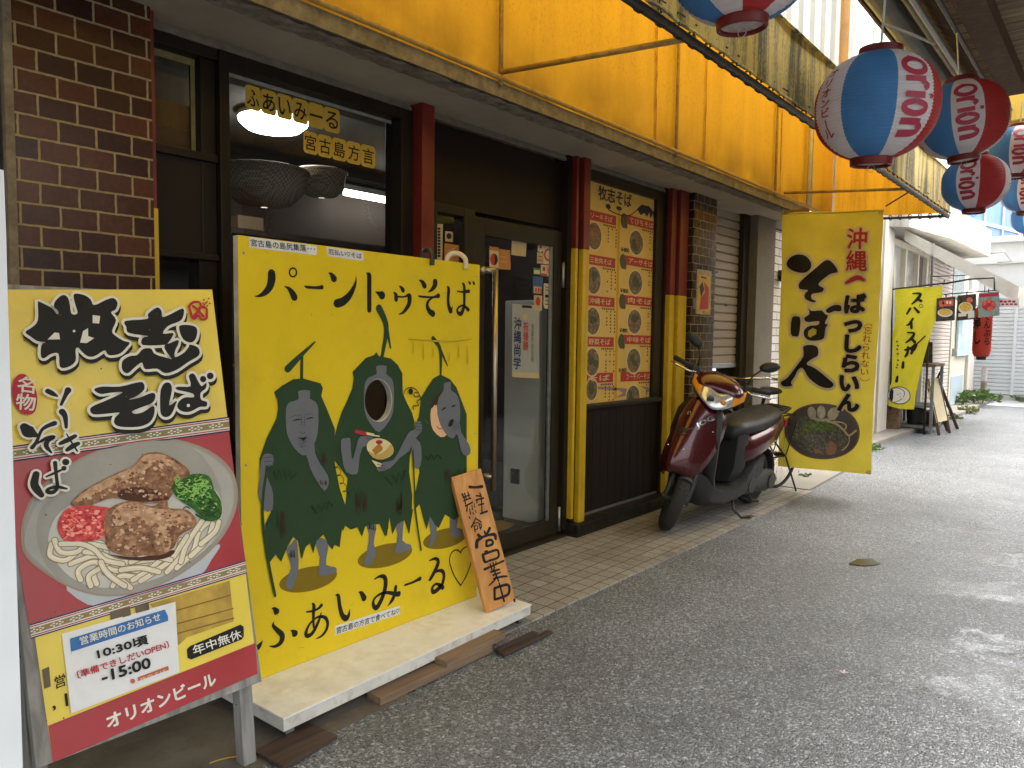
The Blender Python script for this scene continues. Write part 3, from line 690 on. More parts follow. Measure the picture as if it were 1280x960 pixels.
# things inside the door
GREENMAT = P('green_mat', (0.015,0.10,0.055), 0.8, 0.2, 20, 0.3, 200)
dm = root('door_mat', (-3.1,3.5,0.0), 'green doormat with a tan oval just inside the glass door', 'doormat')
mk('pile', M().box(-3.6,-2.88,3.0,4.1,0.001,0.02), GREENMAT, dm, bevel=0.005)
g = M(); pts = [(-3.22+0.12*cos(t*pi/12), 3.62+0.22*sin(t*pi/12), 0.0215) for t in range(24)]; g.add(pts, [tuple(range(24))]); mk('motif', g, P('tan_pile', (0.40,0.24,0.06), 0.8, 0.1, 20), dm)
PANELWHITE = P('white_enamel', (0.80,0.80,0.76), 0.35, 0.05, 3)
# a white upright cooler standing inside the door with a paper strip on its side
cl = root('upright_cooler', (-3.11,4.05,0.0), 'tall white cabinet standing inside the glass door behind the notices', 'cabinet')
mk('cabinet_body', M().box(-3.26,-2.96,3.80,4.3,0.05,1.53), PANELWHITE, cl, bevel=0.01)
mk('foot_rail', M().box(-3.25,-2.97,3.81,4.29,0.021,0.049), STEEL, cl)
mk('control_box', M().box(-3.18,-3.11,3.788,3.799,0.30,0.40), BLACKP, cl)
# ------------------------------------------------------------------ big yellow awning
def awn_mat(name, col, dark, amt, trans, streak_scale, lo=0.46, hi=0.66, grime=False):
    m = bpy.data.materials.new(name); m.use_nodes = True; t = m.node_tree; N = t.nodes; L = t.links; b = N['Principled BSDF']
    tc = N.new('ShaderNodeTexCoord'); mp = N.new('ShaderNodeMapping'); mp.inputs['Scale'].default_value = (1,1,0.055); L.new(tc.outputs['Object'], mp.inputs[0])
    n = N.new('ShaderNodeTexNoise'); n.inputs['Scale'].default_value = streak_scale; n.inputs['Detail'].default_value = 9; n.inputs['Roughness'].default_value = 0.72; L.new(mp.outputs[0], n.inputs['Vector'])
    n2 = N.new('ShaderNodeTexNoise'); n2.inputs['Scale'].default_value = 2.2; n2.inputs['Detail'].default_value = 8; L.new(tc.outputs['Object'], n2.inputs['Vector'])
    n4 = N.new('ShaderNodeTexNoise'); n4.inputs['Scale'].default_value = 60; n4.inputs['Detail'].default_value = 5; L.new(tc.outputs['Object'], n4.inputs['Vector'])
    ad = N.new('ShaderNodeMath'); ad.operation = 'MULTIPLY_ADD'; ad.inputs[1].default_value = 0.35; L.new(n2.outputs['Fac'], ad.inputs[0]); L.new(n.outputs['Fac'], ad.inputs[2])
    ad2 = N.new('ShaderNodeMath'); ad2.operation = 'MULTIPLY_ADD'; ad2.inputs[1].default_value = 0.22; L.new(n4.outputs['Fac'], ad2.inputs[0]); L.new(ad.outputs[0], ad2.inputs[2])
    r = N.new('ShaderNodeMapRange'); r.inputs[1].default_value = lo+0.28; r.inputs[2].default_value = hi+0.28; r.inputs[4].default_value = amt; L.new(ad2.outputs[0], r.inputs[0])
    mi = N.new('ShaderNodeMix'); mi.data_type = 'RGBA'; mi.inputs['A'].default_value = (*col,1); mi.inputs['B'].default_value = (*dark,1); L.new(r.outputs[0], mi.inputs['Factor'])
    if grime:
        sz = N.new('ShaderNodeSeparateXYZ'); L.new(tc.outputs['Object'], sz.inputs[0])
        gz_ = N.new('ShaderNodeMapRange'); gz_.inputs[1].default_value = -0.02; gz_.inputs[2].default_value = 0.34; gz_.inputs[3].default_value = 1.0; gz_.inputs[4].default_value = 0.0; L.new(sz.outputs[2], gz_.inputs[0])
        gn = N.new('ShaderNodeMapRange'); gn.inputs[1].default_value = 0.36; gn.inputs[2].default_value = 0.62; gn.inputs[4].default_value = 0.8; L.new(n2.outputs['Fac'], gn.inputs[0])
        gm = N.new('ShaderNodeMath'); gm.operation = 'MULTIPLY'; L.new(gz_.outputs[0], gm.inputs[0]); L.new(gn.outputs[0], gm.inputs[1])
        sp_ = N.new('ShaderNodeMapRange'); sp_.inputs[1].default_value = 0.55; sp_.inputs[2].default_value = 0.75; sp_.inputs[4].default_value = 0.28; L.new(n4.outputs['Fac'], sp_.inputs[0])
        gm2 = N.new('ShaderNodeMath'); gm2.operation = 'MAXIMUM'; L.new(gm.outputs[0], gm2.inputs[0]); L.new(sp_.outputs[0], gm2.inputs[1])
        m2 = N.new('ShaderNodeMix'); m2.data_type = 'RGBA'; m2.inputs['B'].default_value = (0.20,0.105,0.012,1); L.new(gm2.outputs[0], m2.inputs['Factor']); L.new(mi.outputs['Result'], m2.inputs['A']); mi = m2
    L.new(mi.outputs['Result'], b.inputs['Base Color']); b.inputs['Roughness'].default_value = 0.62
    n3 = N.new('ShaderNodeTexNoise'); n3.inputs['Scale'].default_value = 5; n3.inputs['Detail'].default_value = 5; L.new(tc.outputs['Object'], n3.inputs['Vector'])
    bp = N.new('ShaderNodeBump'); bp.inputs['Strength'].default_value = 0.25; bp.inputs['Distance'].default_value = 0.02; L.new(n3.outputs['Fac'], bp.inputs['Height']); L.new(bp.outputs[0], b.inputs['Normal'])
    if trans:
        tr = N.new('ShaderNodeBsdfTranslucent'); L.new(mi.outputs['Result'], tr.inputs['Color']); ms = N.new('ShaderNodeMixShader'); ms.inputs[0].default_value = trans
        L.new(b.outputs[0], ms.inputs[1]); L.new(tr.outputs[0], ms.inputs[2]); L.new(ms.outputs[0], N['Material Output'].inputs[0])
    return m
FAB_TOP = awn_mat('awning_cloth', (0.82,0.60,0.11), (0.34,0.26,0.07), 0.5, 0.42, 5)
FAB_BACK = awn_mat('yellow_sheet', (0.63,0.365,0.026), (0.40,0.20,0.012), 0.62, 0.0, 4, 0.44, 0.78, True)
FAB_END = awn_mat('awning_end_cloth', (0.66,0.34,0.02), (0.30,0.15,0.01), 0.7, 0.2, 6)
FAB_MOLD = awn_mat('mouldy_yellow_sheet', (0.70,0.54,0.13), (0.085,0.08,0.04), 0.95, 0.15, 10, 0.43, 0.60)
XB, XO, ZP, ZO, ZT = -2.385, -1.36, 2.515, 2.445, 2.815
Y0, Y1 = -1.5, 7.86
aw = root('shop_awning', (XB, 3.2, ZP), 'long yellow awning with mouldy front edge laced to a pipe over the noodle shop', 'awning')
def ripple(p, q): return V((0.006*sin(p*61+q*3)+0.004*sin(p*23), 0, 0))
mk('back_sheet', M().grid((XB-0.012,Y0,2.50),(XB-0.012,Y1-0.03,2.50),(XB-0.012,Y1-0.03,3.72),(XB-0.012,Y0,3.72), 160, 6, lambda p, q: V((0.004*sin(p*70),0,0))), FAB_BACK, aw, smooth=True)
mk('top_sheet', M().grid((XO,Y0,ZT),(XO,Y1,ZT),(XB-0.01,Y1,3.72),(XB-0.01,Y0,3.72), 90, 12, lambda p, q: V((0,0,-0.02*sin(pi*q)*abs(sin(p*pi*5.3))))), FAB_TOP, aw, smooth=True)
va = mk('valance', M().grid((XO,Y0,ZO+0.022),(XO,Y1,ZO+0.022),(XO,Y1,ZT),(XO,Y0,ZT), 220, 5, lambda p, q: V((0.010*sin(p*97+1)*(1-q)+0.006*sin(p*41),0,0.004*sin(p*150)*(1-q)))), FAB_MOLD, aw, smooth=True)
mk('top_hem', M().tube([(XO+0.004,Y0,ZT),(XO+0.004,Y1,ZT)], 0.009, 8), FAB_MOLD, va)
mk('bottom_hem', M().tube([(XO+0.003,Y0+i*(Y1-Y0)/120,ZO+0.026+0.003*sin(i*1.9)) for i in range(121)], 0.006, 6), FAB_MOLD, va)
ep = M(); ep.add([(XB,Y1-0.008,ZP+0.01),(XO,Y1-0.008,ZO+0.025),(XO,Y1-0.008,ZT),(XB,Y1-0.008,3.70)], [(0,1,2,3)]); mk('end_sheet', ep, FAB_END, aw)
PIPEO = P('dark_pipe', (0.022,0.02,0.017), 0.5, 0.3, 25, 0.2, 80, stain=(0.14,0.07,0.03), stain_amt=0.5, stain_scale=20)
mk('outer_pipe', M().tube([(XO-0.015,Y0,ZO),(XO-0.015,Y1,ZO)], 0.018, 12), PIPEO, aw, smooth=True)
mk('end_pipe', M().tube([(XB+0.02,Y1,ZP-0.02),(XO-0.01,Y1,ZO)], 0.014, 10), PIPEO, aw, smooth=True)
mk('inner_pipe', M().tube([(XB+0.022,Y0,ZP),(XB+0.022,Y1-0.02,ZP)], 0.0125, 10), RUSTPIPE, aw, smooth=True)
for y in (-0.81,0.95,2.716,4.479,6.234):
    mk('rib', M().tube([(XB+0.012,y,ZP-0.03),(XB+0.012,y,3.70)], 0.011, 8), RUSTPIPE, aw, smooth=True)
for y in (-0.81,2.716,6.42):
    mk('strut', M().tube([(XB+0.02,y,ZP+0.03),(XO-0.012,y,ZO+0.02)], 0.0125, 10), RUSTPIPE, aw, smooth=True)
m = M().tube([(XB+0.03,7.0,2.52),(XB+0.03,7.0,3.7)], 0.02, 8).tube([(XB+0.03,7.08,2.52),(XB+0.03,7.08,3.7)], 0.008, 6); mk('down_pipe', m, P('pale_pipe', (0.5,0.45,0.36), 0.5, 0.15, 10), aw, smooth=True)
CORD = P('black_cord', (0.014,0.014,0.014), 0.7, 0.1, 20)
random.seed(4); m = M(); y = 0.6
while y < Y1:
    pts = [(XO-0.015+0.024*cos(a), y+0.012*a, ZO+0.008+0.026*sin(a)) for a in [i*pi/5 for i in range(9)]]
    m.tube(pts, 0.0048, 5)
    if random.random() < 0.55: m.tube([pts[3], V(pts[3])+V((0.012,0.03*(random.random()-0.3),0.035)), V(pts[3])+V((0.03,0.05*(random.random()-0.3),0.02))], 0.0036, 5)
    y += 0.12+0.04*random.random()
x = XB+0.1
while x < XO:
    zc = ZP-0.02+(ZO-ZP+0.02)*(x-XB)/(XO-XB)
    m.tube([(x+0.01*cos(a), Y1+0.022*cos(a*1.0), zc+0.004+0.024*sin(a)) for a in [i*pi/5 for i in range(11)]], 0.0045, 5); x += 0.085
for (u0, sd_) in ((821,1),(883,2),(979,3)):
    p_ = on_x(u0, 150, XB); random.seed(sd_); mb = M(); z = ZP-0.02; y = p_.y; L1, L2 = [], []
    while z < 3.5:
        w_ = 0.004+0.006*random.random(); L1.append(V((XB-0.006,y-w_,z))); L2.append(V((XB-0.006,y+w_,z))); y += random.uniform(-0.006,0.006); z += 0.05
    mb.loft([[a_,b_] for a_,b_ in zip(L1,L2)], False, False); mk('rust_streak', mb, P('rust_stain', (0.36,0.13,0.010), 0.8, 0.4, 30), aw)
lc = mk('lacing_cord', m, CORD, aw); lc['kind'] = 'stuff'

# ------------------------------------------------------------------ upper storey seen above the awning
up = root('upper_storey', (-2.45, 7.5, 3.5), 'white corrugated upper storey with a rusty orange downpipe above the awning', 'building')
CORR = P('white_corrugated_sheet', (0.46,0.455,0.43), 0.5, 0.08, 4, stain=(0.30,0.28,0.22), stain_amt=0.8, stain_scale=3.2, streak=True)
m = M(); prof = []; y = 2.0
while y < 7.7:
    for dy, dx in ((0,0),(0.05,0.0),(0.075,0.035),(0.125,0.035),(0.15,0)): prof.append((y+dy, dx))
    y += 0.30
m.loft([[V((-2.45+dx,y,3.5)), V((-2.45+dx,y,7.5))] for y, dx in prof], False, False); mk('corrugated_wall', m, CORR, up)
mk('downpipe', M().tube([(-2.37,7.92,3.5),(-2.37,7.92,7.5)], 0.045, 12), P('orange_pipe', (0.62,0.36,0.17), 0.5, 0.2, 6, stain=(0.3,0.15,0.05), stain_amt=0.7, stain_scale=6), up, smooth=True)
mk('side_wall', M().box(-3.4,-2.46,7.7,11.0,3.4,7.5), CREAM, up)
wf = mk('window_frame', bars([(-2.46,-2.41,8.08,8.14,3.55,5.6),(-2.46,-2.41,8.40,8.46,3.55,5.6),(-2.46,-2.41,9.2,9.26,3.55,5.6),(-2.46,-2.40,8.08,9.26,3.5,3.56),(-2.46,-2.41,8.08,9.26,5.6,5.66)]), P('white_aluminium', (0.7,0.7,0.68), 0.35, 0.05, 4), up)
mk('pane', M().box(-2.45,-2.445,8.1,9.24,3.56,5.6), P('bright_blind', (0.75,0.75,0.73), 0.3, 0.03, 2), wf)

# ------------------------------------------------------------------ dark eave over the far side of the lane (above the camera)
ev = root('wooden_eave', (0, 2.5, 2.9), 'dark weathered wooden eave with gutter over the right side of the lane', 'eave')
EW = wood_mat('weathered_eave_boards', (0.13,0.078,0.04), (0.38,0.26,0.15), 'X', 9, 0.85, 0.9)
m = M(); y = -2.5
while y < 5.55:
    m.box(-0.78, 0.75, y+0.003, min(y+0.14,5.56)-0.003, 2.885+0.006*random.random(), 2.915); y += 0.14
mk('ceiling_boards', m, EW, ev)
FASC = P('rusty_streaked_board', (0.10,0.055,0.028), 0.8, 0.4, 26, 0.6, 60, stain=(0.20,0.10,0.035), stain_amt=0.8, stain_scale=12, stretch=(1,1,0.06))
m = M(); m.slab((-0.79,-2.5,2.90),(-0.79,6.3,2.90),(-0.98,6.3,3.02),(-0.98,-2.5,3.02), 0.02); mk('fascia_board', m, FASC, ev)
m = M(); y = -2.4
while y < 6.2: m.tube([(-0.80,y,2.893),(-0.965,y,2.995)], 0.012, 6); y += 0.11
mk('fascia_batten', m, FASC, ev)
GUT = P('dark_gutter', (0.06,0.055,0.048), 0.55, 0.3, 12, 0.2, 60, stain=(0.14,0.09,0.05), stain_amt=0.6, stain_scale=8)
mk('gutter', M().loft([[V((-1.06+0.075*cos(a), y, 3.03+0.075*sin(a))) for a in [pi+i*pi/8 for i in range(9)]] for y in (-2.5,6.4)], False, False), GUT, ev, smooth=True, solid=0.006)
mk('edge_board', M().box(-1.155,-1.14,-2.5,6.4,3.0,3.11), FASC, ev)
mk('roof_sheet', M().slab((-1.2,-2.5,3.115),(0.85,-2.5,3.32),(0.85,6.4,3.32),(-1.2,6.4,3.115), 0.03), CORR, ev)
mk('beam', M().box(-0.70,-0.58,-2.5,5.5,2.80,2.884).box(0.62,0.74,-2.5,5.5,2.80,2.884), FASC, ev)
PVC = P('grey_pvc', (0.33,0.34,0.34), 0.5, 0.12, 10)
mk('conduit', M().tube([(-0.86,-2.5,2.86),(-0.86,6.2,2.86)], 0.016, 8), PVC, ev, smooth=True)
mk('conduit', M().tube([(-0.93,-2.5,2.93),(-0.93,2.6,2.93),(-0.90,2.9,2.90),(-0.90,6.2,2.90)], 0.022, 8), GUT, ev, smooth=True)
# rail the lanterns hang from
mk('hanging_rail', M().tube([(-0.74,-2.5,2.80),(-0.74,5.5,2.80)], 0.012, 8), GUT, ev, smooth=True)

# ------------------------------------------------------------------ paper lanterns
def L_mat(name, col, tr=0.45): return P(name, col, 0.55, 0.08, 14, 0.12, 90, trans=tr, rvar=0.05)
LBLUE, LWHITE, LRED = L_mat('lantern_blue', (0.07,0.25,0.55)), L_mat('lantern_white', (0.78,0.74,0.72)), L_mat('lantern_red', (0.50,0.035,0.03))
LCAP = P('lantern_cap', (0.13,0.012,0.012), 0.4, 0.15, 10, spec=0.25); LINK = P('lantern_ink', (0.33,0.018,0.045), 0.6, 0.08, 20); LDUST = P('lantern_bulb_cover', (0.42,0.35,0.32), 0.6, 0.35, 40)
R0, HH = 0.2, 0.176
def lrad(z):
    q = max(0.0, 1-(abs(z)/0.185)**2.35); return 0.2*q**0.5
def lpt(lon, z, dr=0.0):
    r = lrad(z)+dr; return V((r*cos(lon), r*sin(lon), z))
SECT = [('w',40),('r',50),('k',40),('b',50),('w',40),('r',50),('k',40),('b',50)]
ORION = [[(0.12,.62,.2),(0.1,.4,.26),(.35,.06,.26),(.75,.02,.28),(1.05,.35,.28),(1.0,.75,.26),(.7,1.0,.24),(.3,.95,.22),(0.1,.62,.2)],[(0.1,.5,.2),(-.05,.3,.16)],
    [(1.45,-.02,.26),(1.45,.9,.28)],[(1.52,.62,.2),(1.78,1.0,.2),(2.02,.82,.26)],[(2.4,0,.26),(2.4,.88,.28)],[(2.26,1.24,.22),(2.54,1.24,.22)],
    [(2.78,.5,.24),(2.95,.06,.26),(3.3,.04,.26),(3.5,.45,.26),(3.35,.9,.26),(3.0,.96,.26),(2.78,.5,.24)],
    [(3.95,-.02,.28),(3.95,.9,.28)],[(3.98,.7,.2),(4.25,1.02,.24),(4.55,.8,.28),(4.62,.05,.28)]]
def make_lantern(loc, label, rel, tilt=(0,0), top=2.80):
    loc = V(loc); face = atan2(CAM.y-loc.y, CAM.x-loc.x)
    lon0 = face + rad(rel) - rad(20)     # start of an 'orion' white gore
    rt = root('paper_lantern', loc, label, 'lantern', 'round paper lanterns along the eave', rot=(rad(tilt[0]), rad(tilt[1]), 0))
    nseg, rows = 72, 96
    m = M(); lon = lon0; cols = []
    for kind, wdt in SECT:
        n = int(wdt/5)
        for i in range(n): cols.append((lon+rad(wdt)*i/n, kind))
        lon += rad(wdt)
    zs = [-HH + 2*HH*j/rows for j in range(rows+1)]
    vs = []
    for j, z in enumerate(zs):
        rr = 0.0042*abs(sin(pi*j/3.0))
        for k, (lo, kd) in enumerate(cols): vs.append(lpt(lo, z, -0.0022+rr + 0.0012*sin(lo*9+z*40)))
    fs, mi = [], []
    nc = len(cols)
    for j in range(rows):
        for k in range(nc):
            fs.append((j*nc+k, j*nc+(k+1) % nc, (j+1)*nc+(k+1) % nc, (j+1)*nc+k)); mi.append({'w':0,'k':0,'b':1,'r':2}[cols[k][1]])
    m.add(vs, fs); m.m = mi
    mk('paper_shade', m, [LWHITE, LBLUE, LRED], rt, smooth=True, local=True)
    rc = lrad(HH)
    mk('top_cap', M().lathe([(rc+0.003,-0.012),(rc+0.006,0.0),(rc+0.003,0.022),(rc-0.004,0.024),(rc-0.004,-0.01)], (0,0,HH), 'Z', 30), LCAP, rt, smooth=True, local=True, auto=0.6)
    bc = mk('bottom_cap', M().lathe([(rc-0.004,0.012),(rc+0.003,0.012),(rc+0.006,0.0),(rc+0.003,-0.024),(rc-0.002,-0.026),(rc-0.006,-0.022),(rc-0.006,0.0)], (0,0,-HH), 'Z', 30), LCAP, rt, smooth=True, local=True, auto=0.6)
    mk('bottom_disc', M().lathe([(rc-0.007,-0.014),(0.02,-0.017),(0.0001,-0.017)], (0,0,-HH), 'Z', 24), LDUST, bc, local=True)
    mk('ring', M().tube([(0.012*cos(a), 0, -HH-0.034+0.012*sin(a)) for a in [i*pi/6 for i in range(13)]], 0.0015, 5), STEEL, bc, local=True)
    h = top-loc.z
    mk('hanging_wire', M().tube([(0,0,HH-0.01),(0,0.0,max(h, HH+0.02))], 0.0045, 6).tube([(-rc,0,HH+0.01),(0,0,HH+0.035),(rc,0,HH+0.01)], 0.003, 6), STEEL, rt, local=True)
    lon = lon0
    for kind, wdt in SECT:
        mid = lon + rad(wdt)/2
        if kind == 'w':
            mb = M(); zt, sa, sb = 0.125, 0.053, 0.080
            for si, st in enumerate(ORION):
                pts = [(p[0], p[1], p[2]) for p in (smooth_open(st, 4) if len(st) > 2 else [tuple(st[0][i]+(st[1][i]-st[0][i])*t/6 for i in range(3)) for t in range(7)])]
                lf, rg = [], []
                for i, p in enumerate(pts):
                    a_, b_ = pts[max(i-1,0)], pts[min(i+1,len(pts)-1)]; dx, dy = (b_[0]-a_[0])*sa, (b_[1]-a_[1])*sb; l_ = sqrt(dx*dx+dy*dy) or 1
                    hw = p[2]*0.056*0.64; nx, ny = -dy/l_*hw, dx/l_*hw
                    for lst, s_ in ((lf,1),(rg,-1)):
                        z = zt-(p[0]*sa+s_*nx); w_ = (p[1]-0.55)*sb+s_*ny; z = max(-0.165, min(0.165, z))
                        lst.append(lpt(mid + w_/max(lrad(z)*0.6+0.08, 0.05), z, 0.0034+0.00003*si))
                vs = [q for pr_ in zip(lf, rg) for q in pr_]
                mb.add(vs, [(2*i,2*i+1,2*i+3,2*i+2) for i in range(len(pts)-1)])
            mk('lettering', mb, LINK, rt, local=True)
        elif kind == 'k':
            vs, fs, be = glyphs('\n'.join('オリオンビ') , 0.0, 1.0, 'CENTER', 1) if False else glyphs('\n'.join('オリオンビ|ル'), 0.02, 1.0, 'CENTER', 1)
            xs = [v[0] for v in vs]; ys = [v[1] for v in vs]; x0, x1, y0_, y1_ = min(xs), max(xs), min(ys), max(ys)
            mb = M(); q = []
            for x, y in vs:
                z = -0.115+(y-y0_)/(y1_-y0_)*0.23; w_ = ((x-x0)/(x1-x0)-0.5)*0.05
                q.append(lpt(mid + w_/(lrad(z)*0.6+0.08), z, 0.0034))
            mb.add(q, fs); mk('lettering', mb, LINK, rt, local=True)
        lon += rad(wdt)
    return rt
at = lambda u, v, d: CAM + ray(u, v)*d
make_lantern(at(928,-58,2.06), 'red white and blue paper lantern cut off by the top edge, above the awning pipe', -20, (4,0), 2.80)
make_lantern(at(1095,134,2.60), 'large red white and blue paper lantern hanging nearest, beside the mouldy awning edge', 38, (3,3), 2.80)
make_lantern(at(1202,150,3.6), 'shaded paper lantern just behind the nearest one, its red side against the dark eave', 7, (2,-5), 2.80)
make_lantern(at(1219,229,5.0), 'lower paper lantern below and behind the two in front, over the awning end', -13, (0,0), 2.80)
make_lantern(at(1272,189,5.6), 'paper lantern at the right edge in front of the small orange awning', 5, (0,2), 3.1)
make_lantern(at(1283,240,6.7), 'paper lantern at the right edge above the blue panels, partly behind another', 0, (0,0), 3.1)
make_lantern(at(1290,272,8.2), 'farthest and lowest paper lantern at the right edge, before the blue panels', -4, (0,0), 3.1)
mk_w = root('loose_cable', (-0.80,2.6,2.75), 'pale loose cable trailing from the lantern hanger under the eave', 'cable')
mk('wire', M().tube([at(1104,30,2.5), at(1122,36,2.6), at(1145,45,2.75), at(1168,55,2.95)], 0.005, 6), P('pale_wire', (0.45,0.40,0.30), 0.5, 0.1, 20), mk_w, smooth=True)
# crossbar carrying the farthest lanterns
lb = root('lantern_line', (-0.8,7,3.1), 'thin rail carrying the far lanterns beyond the eave', 'rail')
mk('rail', M().tube([(-0.80,5.2,3.1),(-0.90,11.0,3.1)], 0.012, 8), GUT, lb, smooth=True)
mk('post', M().tube([(1.4,11.0,0),(1.4,11.0,3.1),(-0.9,11.0,3.1)], 0.03, 8), GUT, lb, smooth=True)
# small orange awning beyond the eave on the right
oa = root('orange_awning', (0.4,8,2.9), 'small orange awning at the right edge beyond the dark eave', 'awning')
p0, p1 = on_y(1236,128,7.0), on_y(1236,188,7.0)
m = M().grid((p0.x,7.0,p1.z),(3.0,7.0,p1.z-0.1),(3.0,7.0,p0.z+0.25),(p0.x,7.0,p0.z+0.2), 20, 4, lambda p, q: V((0,0.01*sin(p*40),0)))
mk('front_sheet', m, FAB_TOP, oa, smooth=True)
mk('roof_sheet', M().slab((p0.x,7.0,p0.z+0.22),(3.0,7.0,p0.z+0.3),(3.0,8.6,p0.z+0.5),(p0.x,8.6,p0.z+0.4), 0.01), FAB_TOP, oa)
mk('frame', M().tube([(p0.x,6.98,(p0.z+p1.z)/2),(3,6.98,(p0.z+p1.z)/2+0.15)], 0.012, 8).tube([(p0.x,7.0,p1.z),(3,7.0,p1.z-0.1)], 0.012, 8).tube([(2.9,7.0,0),(2.9,7.0,p1.z)], 0.025, 8), RUSTPIPE, oa, smooth=True)
# ------------------------------------------------------------------ printing inks
def ink(name, col, rough=0.5, var=0.06, **k): return P(name, col, rough, var, 14, spec=0.15, **k)
I_YEL = P('sign_yellow', (0.70,0.54,0.07), 0.38, 0.07, 3, 0.03, 20, stain=(0.50,0.36,0.09), stain_amt=0.45, stain_scale=5)
I_RED = P('sign_red', (0.34,0.028,0.035), 0.4, 0.1, 4, 0.03, 20, stain=(0.25,0.06,0.05), stain_amt=0.5, stain_scale=6)
I_BLK = ink('ink_black', (0.017,0.016,0.015)); I_WHT = ink('ink_white', (0.66,0.64,0.57)); I_PAPER = P('white_paper', (0.66,0.66,0.65), 0.5, 0.05, 5, 0.05, 12, stain=(0.5,0.48,0.43), stain_amt=0.4, stain_scale=6)
I_KHAKI = ink('ink_khaki', (0.24,0.20,0.085)); I_CRIM = ink('ink_crimson', (0.40,0.03,0.05)); I_BLUE = ink('ink_blue', (0.045,0.15,0.36)); I_NAVY = ink('ink_navy', (0.02,0.03,0.09))
I_GREY1 = ink('print_bowl_outside', (0.42,0.44,0.46)); I_GREY2 = P('print_bowl_inside', (0.29,0.275,0.24), 0.45, 0.18, 3.2); I_RIM = ink('print_bowl_rim', (0.32,0.245,0.18)); I_BROTH = P('print_broth', (0.47,0.45,0.40), 0.45, 0.12, 5)
I_NOOD = P('print_noodle', (0.64,0.57,0.42), 0.45, 0.12, 12); I_NOODS = ink('print_noodle_edge', (0.26,0.20,0.11))
I_PORK = P('print_pork', (0.30,0.155,0.085), 0.45, 0.55, 48, spec=0.15, stain=(0.06,0.02,0.01), stain_amt=0.95, stain_scale=30, detail=8); I_PORKL = P('print_pork_light', (0.50,0.30,0.18), 0.45, 0.35, 55, spec=0.15, stain=(0.20,0.085,0.04), stain_amt=0.95, stain_scale=38, detail=8)
I_PORKD = ink('print_pork_dark', (0.07,0.028,0.016)); I_GING = P('print_ginger', (0.58,0.07,0.07), 0.45, 0.45, 80, spec=0.15, stain=(0.28,0.012,0.025), stain_amt=0.95, stain_scale=48); I_GINGL = ink('print_ginger_light', (0.75,0.22,0.18))
I_SCAL = P('print_scallion', (0.035,0.11,0.02), 0.45, 0.5, 90, spec=0.15, stain=(0.10,0.26,0.05), stain_amt=0.8, stain_scale=60); I_SCALL = ink('print_scallion_light', (0.22,0.42,0.09)); I_SCALD = ink('print_scallion_dark', (0.02,0.06,0.02))
GREYWOOD = wood_mat('weathered_grey_wood', (0.15,0.145,0.135), (0.30,0.29,0.27), 'Z', 10, 0.85, 0.6)

# ------------------------------------------------------------------ A-board at the left: noodle menu sign
sy0, sy1 = 0.572, 1.164
bo, bt = V((-1.932,0,0.262)), V((-2.203,0,1.413))
ab = root('menu_sign_board', (-2.05,0.87,0), 'red and yellow noodle sign board leaning on grey wooden legs beside the white cart', 'sign')
up_ = (bt-bo)
LB = Board((bo.x,sy0,bo.z), (0,1,0), up_, (1,0,0.2))
nn = LB.n; uy = LB.ey; HB = up_.length
def lb3(x, y, z): return LB.w(x, y, z)
m = M().obox(LB.w((sy1-sy0)/2, HB/2, -0.013), (sy1-sy0, HB, 0.024), (LB.ex, LB.ey, LB.n)); mk('backing_panel', m, GREYWOOD, ab, bevel=0.002)
W_ = sy1-sy0
legs = []
for y in (sy0+0.022, sy1-0.02):
    a = LB.w(y-sy0, 0.42, -0.05); b = V((a.x+0.0+0.02, y, 0.0)); a2 = LB.w(y-sy0, HB-0.02, -0.045)
    m = M(); q = V((-1.99, y, 0.0)); t = LB.w(y-sy0, 0.25, -0.048)
    d = (t-q).normalized(); m.obox((t+q)/2, (0.044, 0.042, (t-q).length), (d.cross(V((0,1,0))).normalized()*-1, V((0,1,0)), d)); mk('leg', m, GREYWOOD, ab, bevel=0.003)
    q = V((-2.58, y, 0.0)); t = LB.w(y-sy0, HB-0.06, -0.07); d = (t-q).normalized()
    m = M().obox((t+q)/2, (0.03, 0.04, (t-q).length), (d.cross(V((0,1,0))).normalized()*-1, V((0,1,0)), d)); mk('rear_leg', m, GREYWOOD, ab, bevel=0.003)
g = G(LB, 1); g.poly([(-19,362),(265,362),(322,842),(66,953)]); g.done('yellow_print', I_YEL, ab)
g = G(LB, 2); L0 = lambda y: LB.l(-10, y)
g.poly([(2,579),(286,539),(306,701),(36,781)]); g.poly([(60,907),(319,803.5),(321.8,842),(66,953)]); g.done('red_print', I_RED, ab)
def band(tl, tr, br, bl):
    lp = lambda f, t: ((tl[0]+(bl[0]-tl[0])*f)*(1-t)+(tr[0]+(br[0]-tr[0])*f)*t, (tl[1]+(bl[1]-tl[1])*f)*(1-t)+(tr[1]+(br[1]-tr[1])*f)*t)
    st = lambda gg, f0, f1, t0=0, t1=1: gg.poly([lp(f0,t0),lp(f0,t1),lp(f1,t1),lp(f1,t0)])
    g = G(LB, 3); st(g, 0, 1); g.done('band_white', I_WHT, ab)
    g = G(LB, 4); st(g, 0, 0.09); st(g, 0.91, 1); g.done('band_line', I_NAVY, ab)
    g = G(LB, 4); st(g, 0.15, 0.22); st(g, 0.78, 0.85); g.done('band_line', I_CRIM, ab)
    g = G(LB, 4); st(g, 0.31, 0.69); g.done('band_stripe', I_KHAKI, ab)
    g = G(LB, 5)
    for i in range(11):
        t = (i+0.35)/11
        for dt, df in ((0,0.5),(-0.014,0.42),(0.014,0.58),(-0.014,0.6),(0.014,0.4),(-0.026,0.5),(0.026,0.5)): st(g, df-0.045, df+0.045, t+dt-0.005, t+dt+0.005)
    g.done('band_motif', I_WHT, ab)
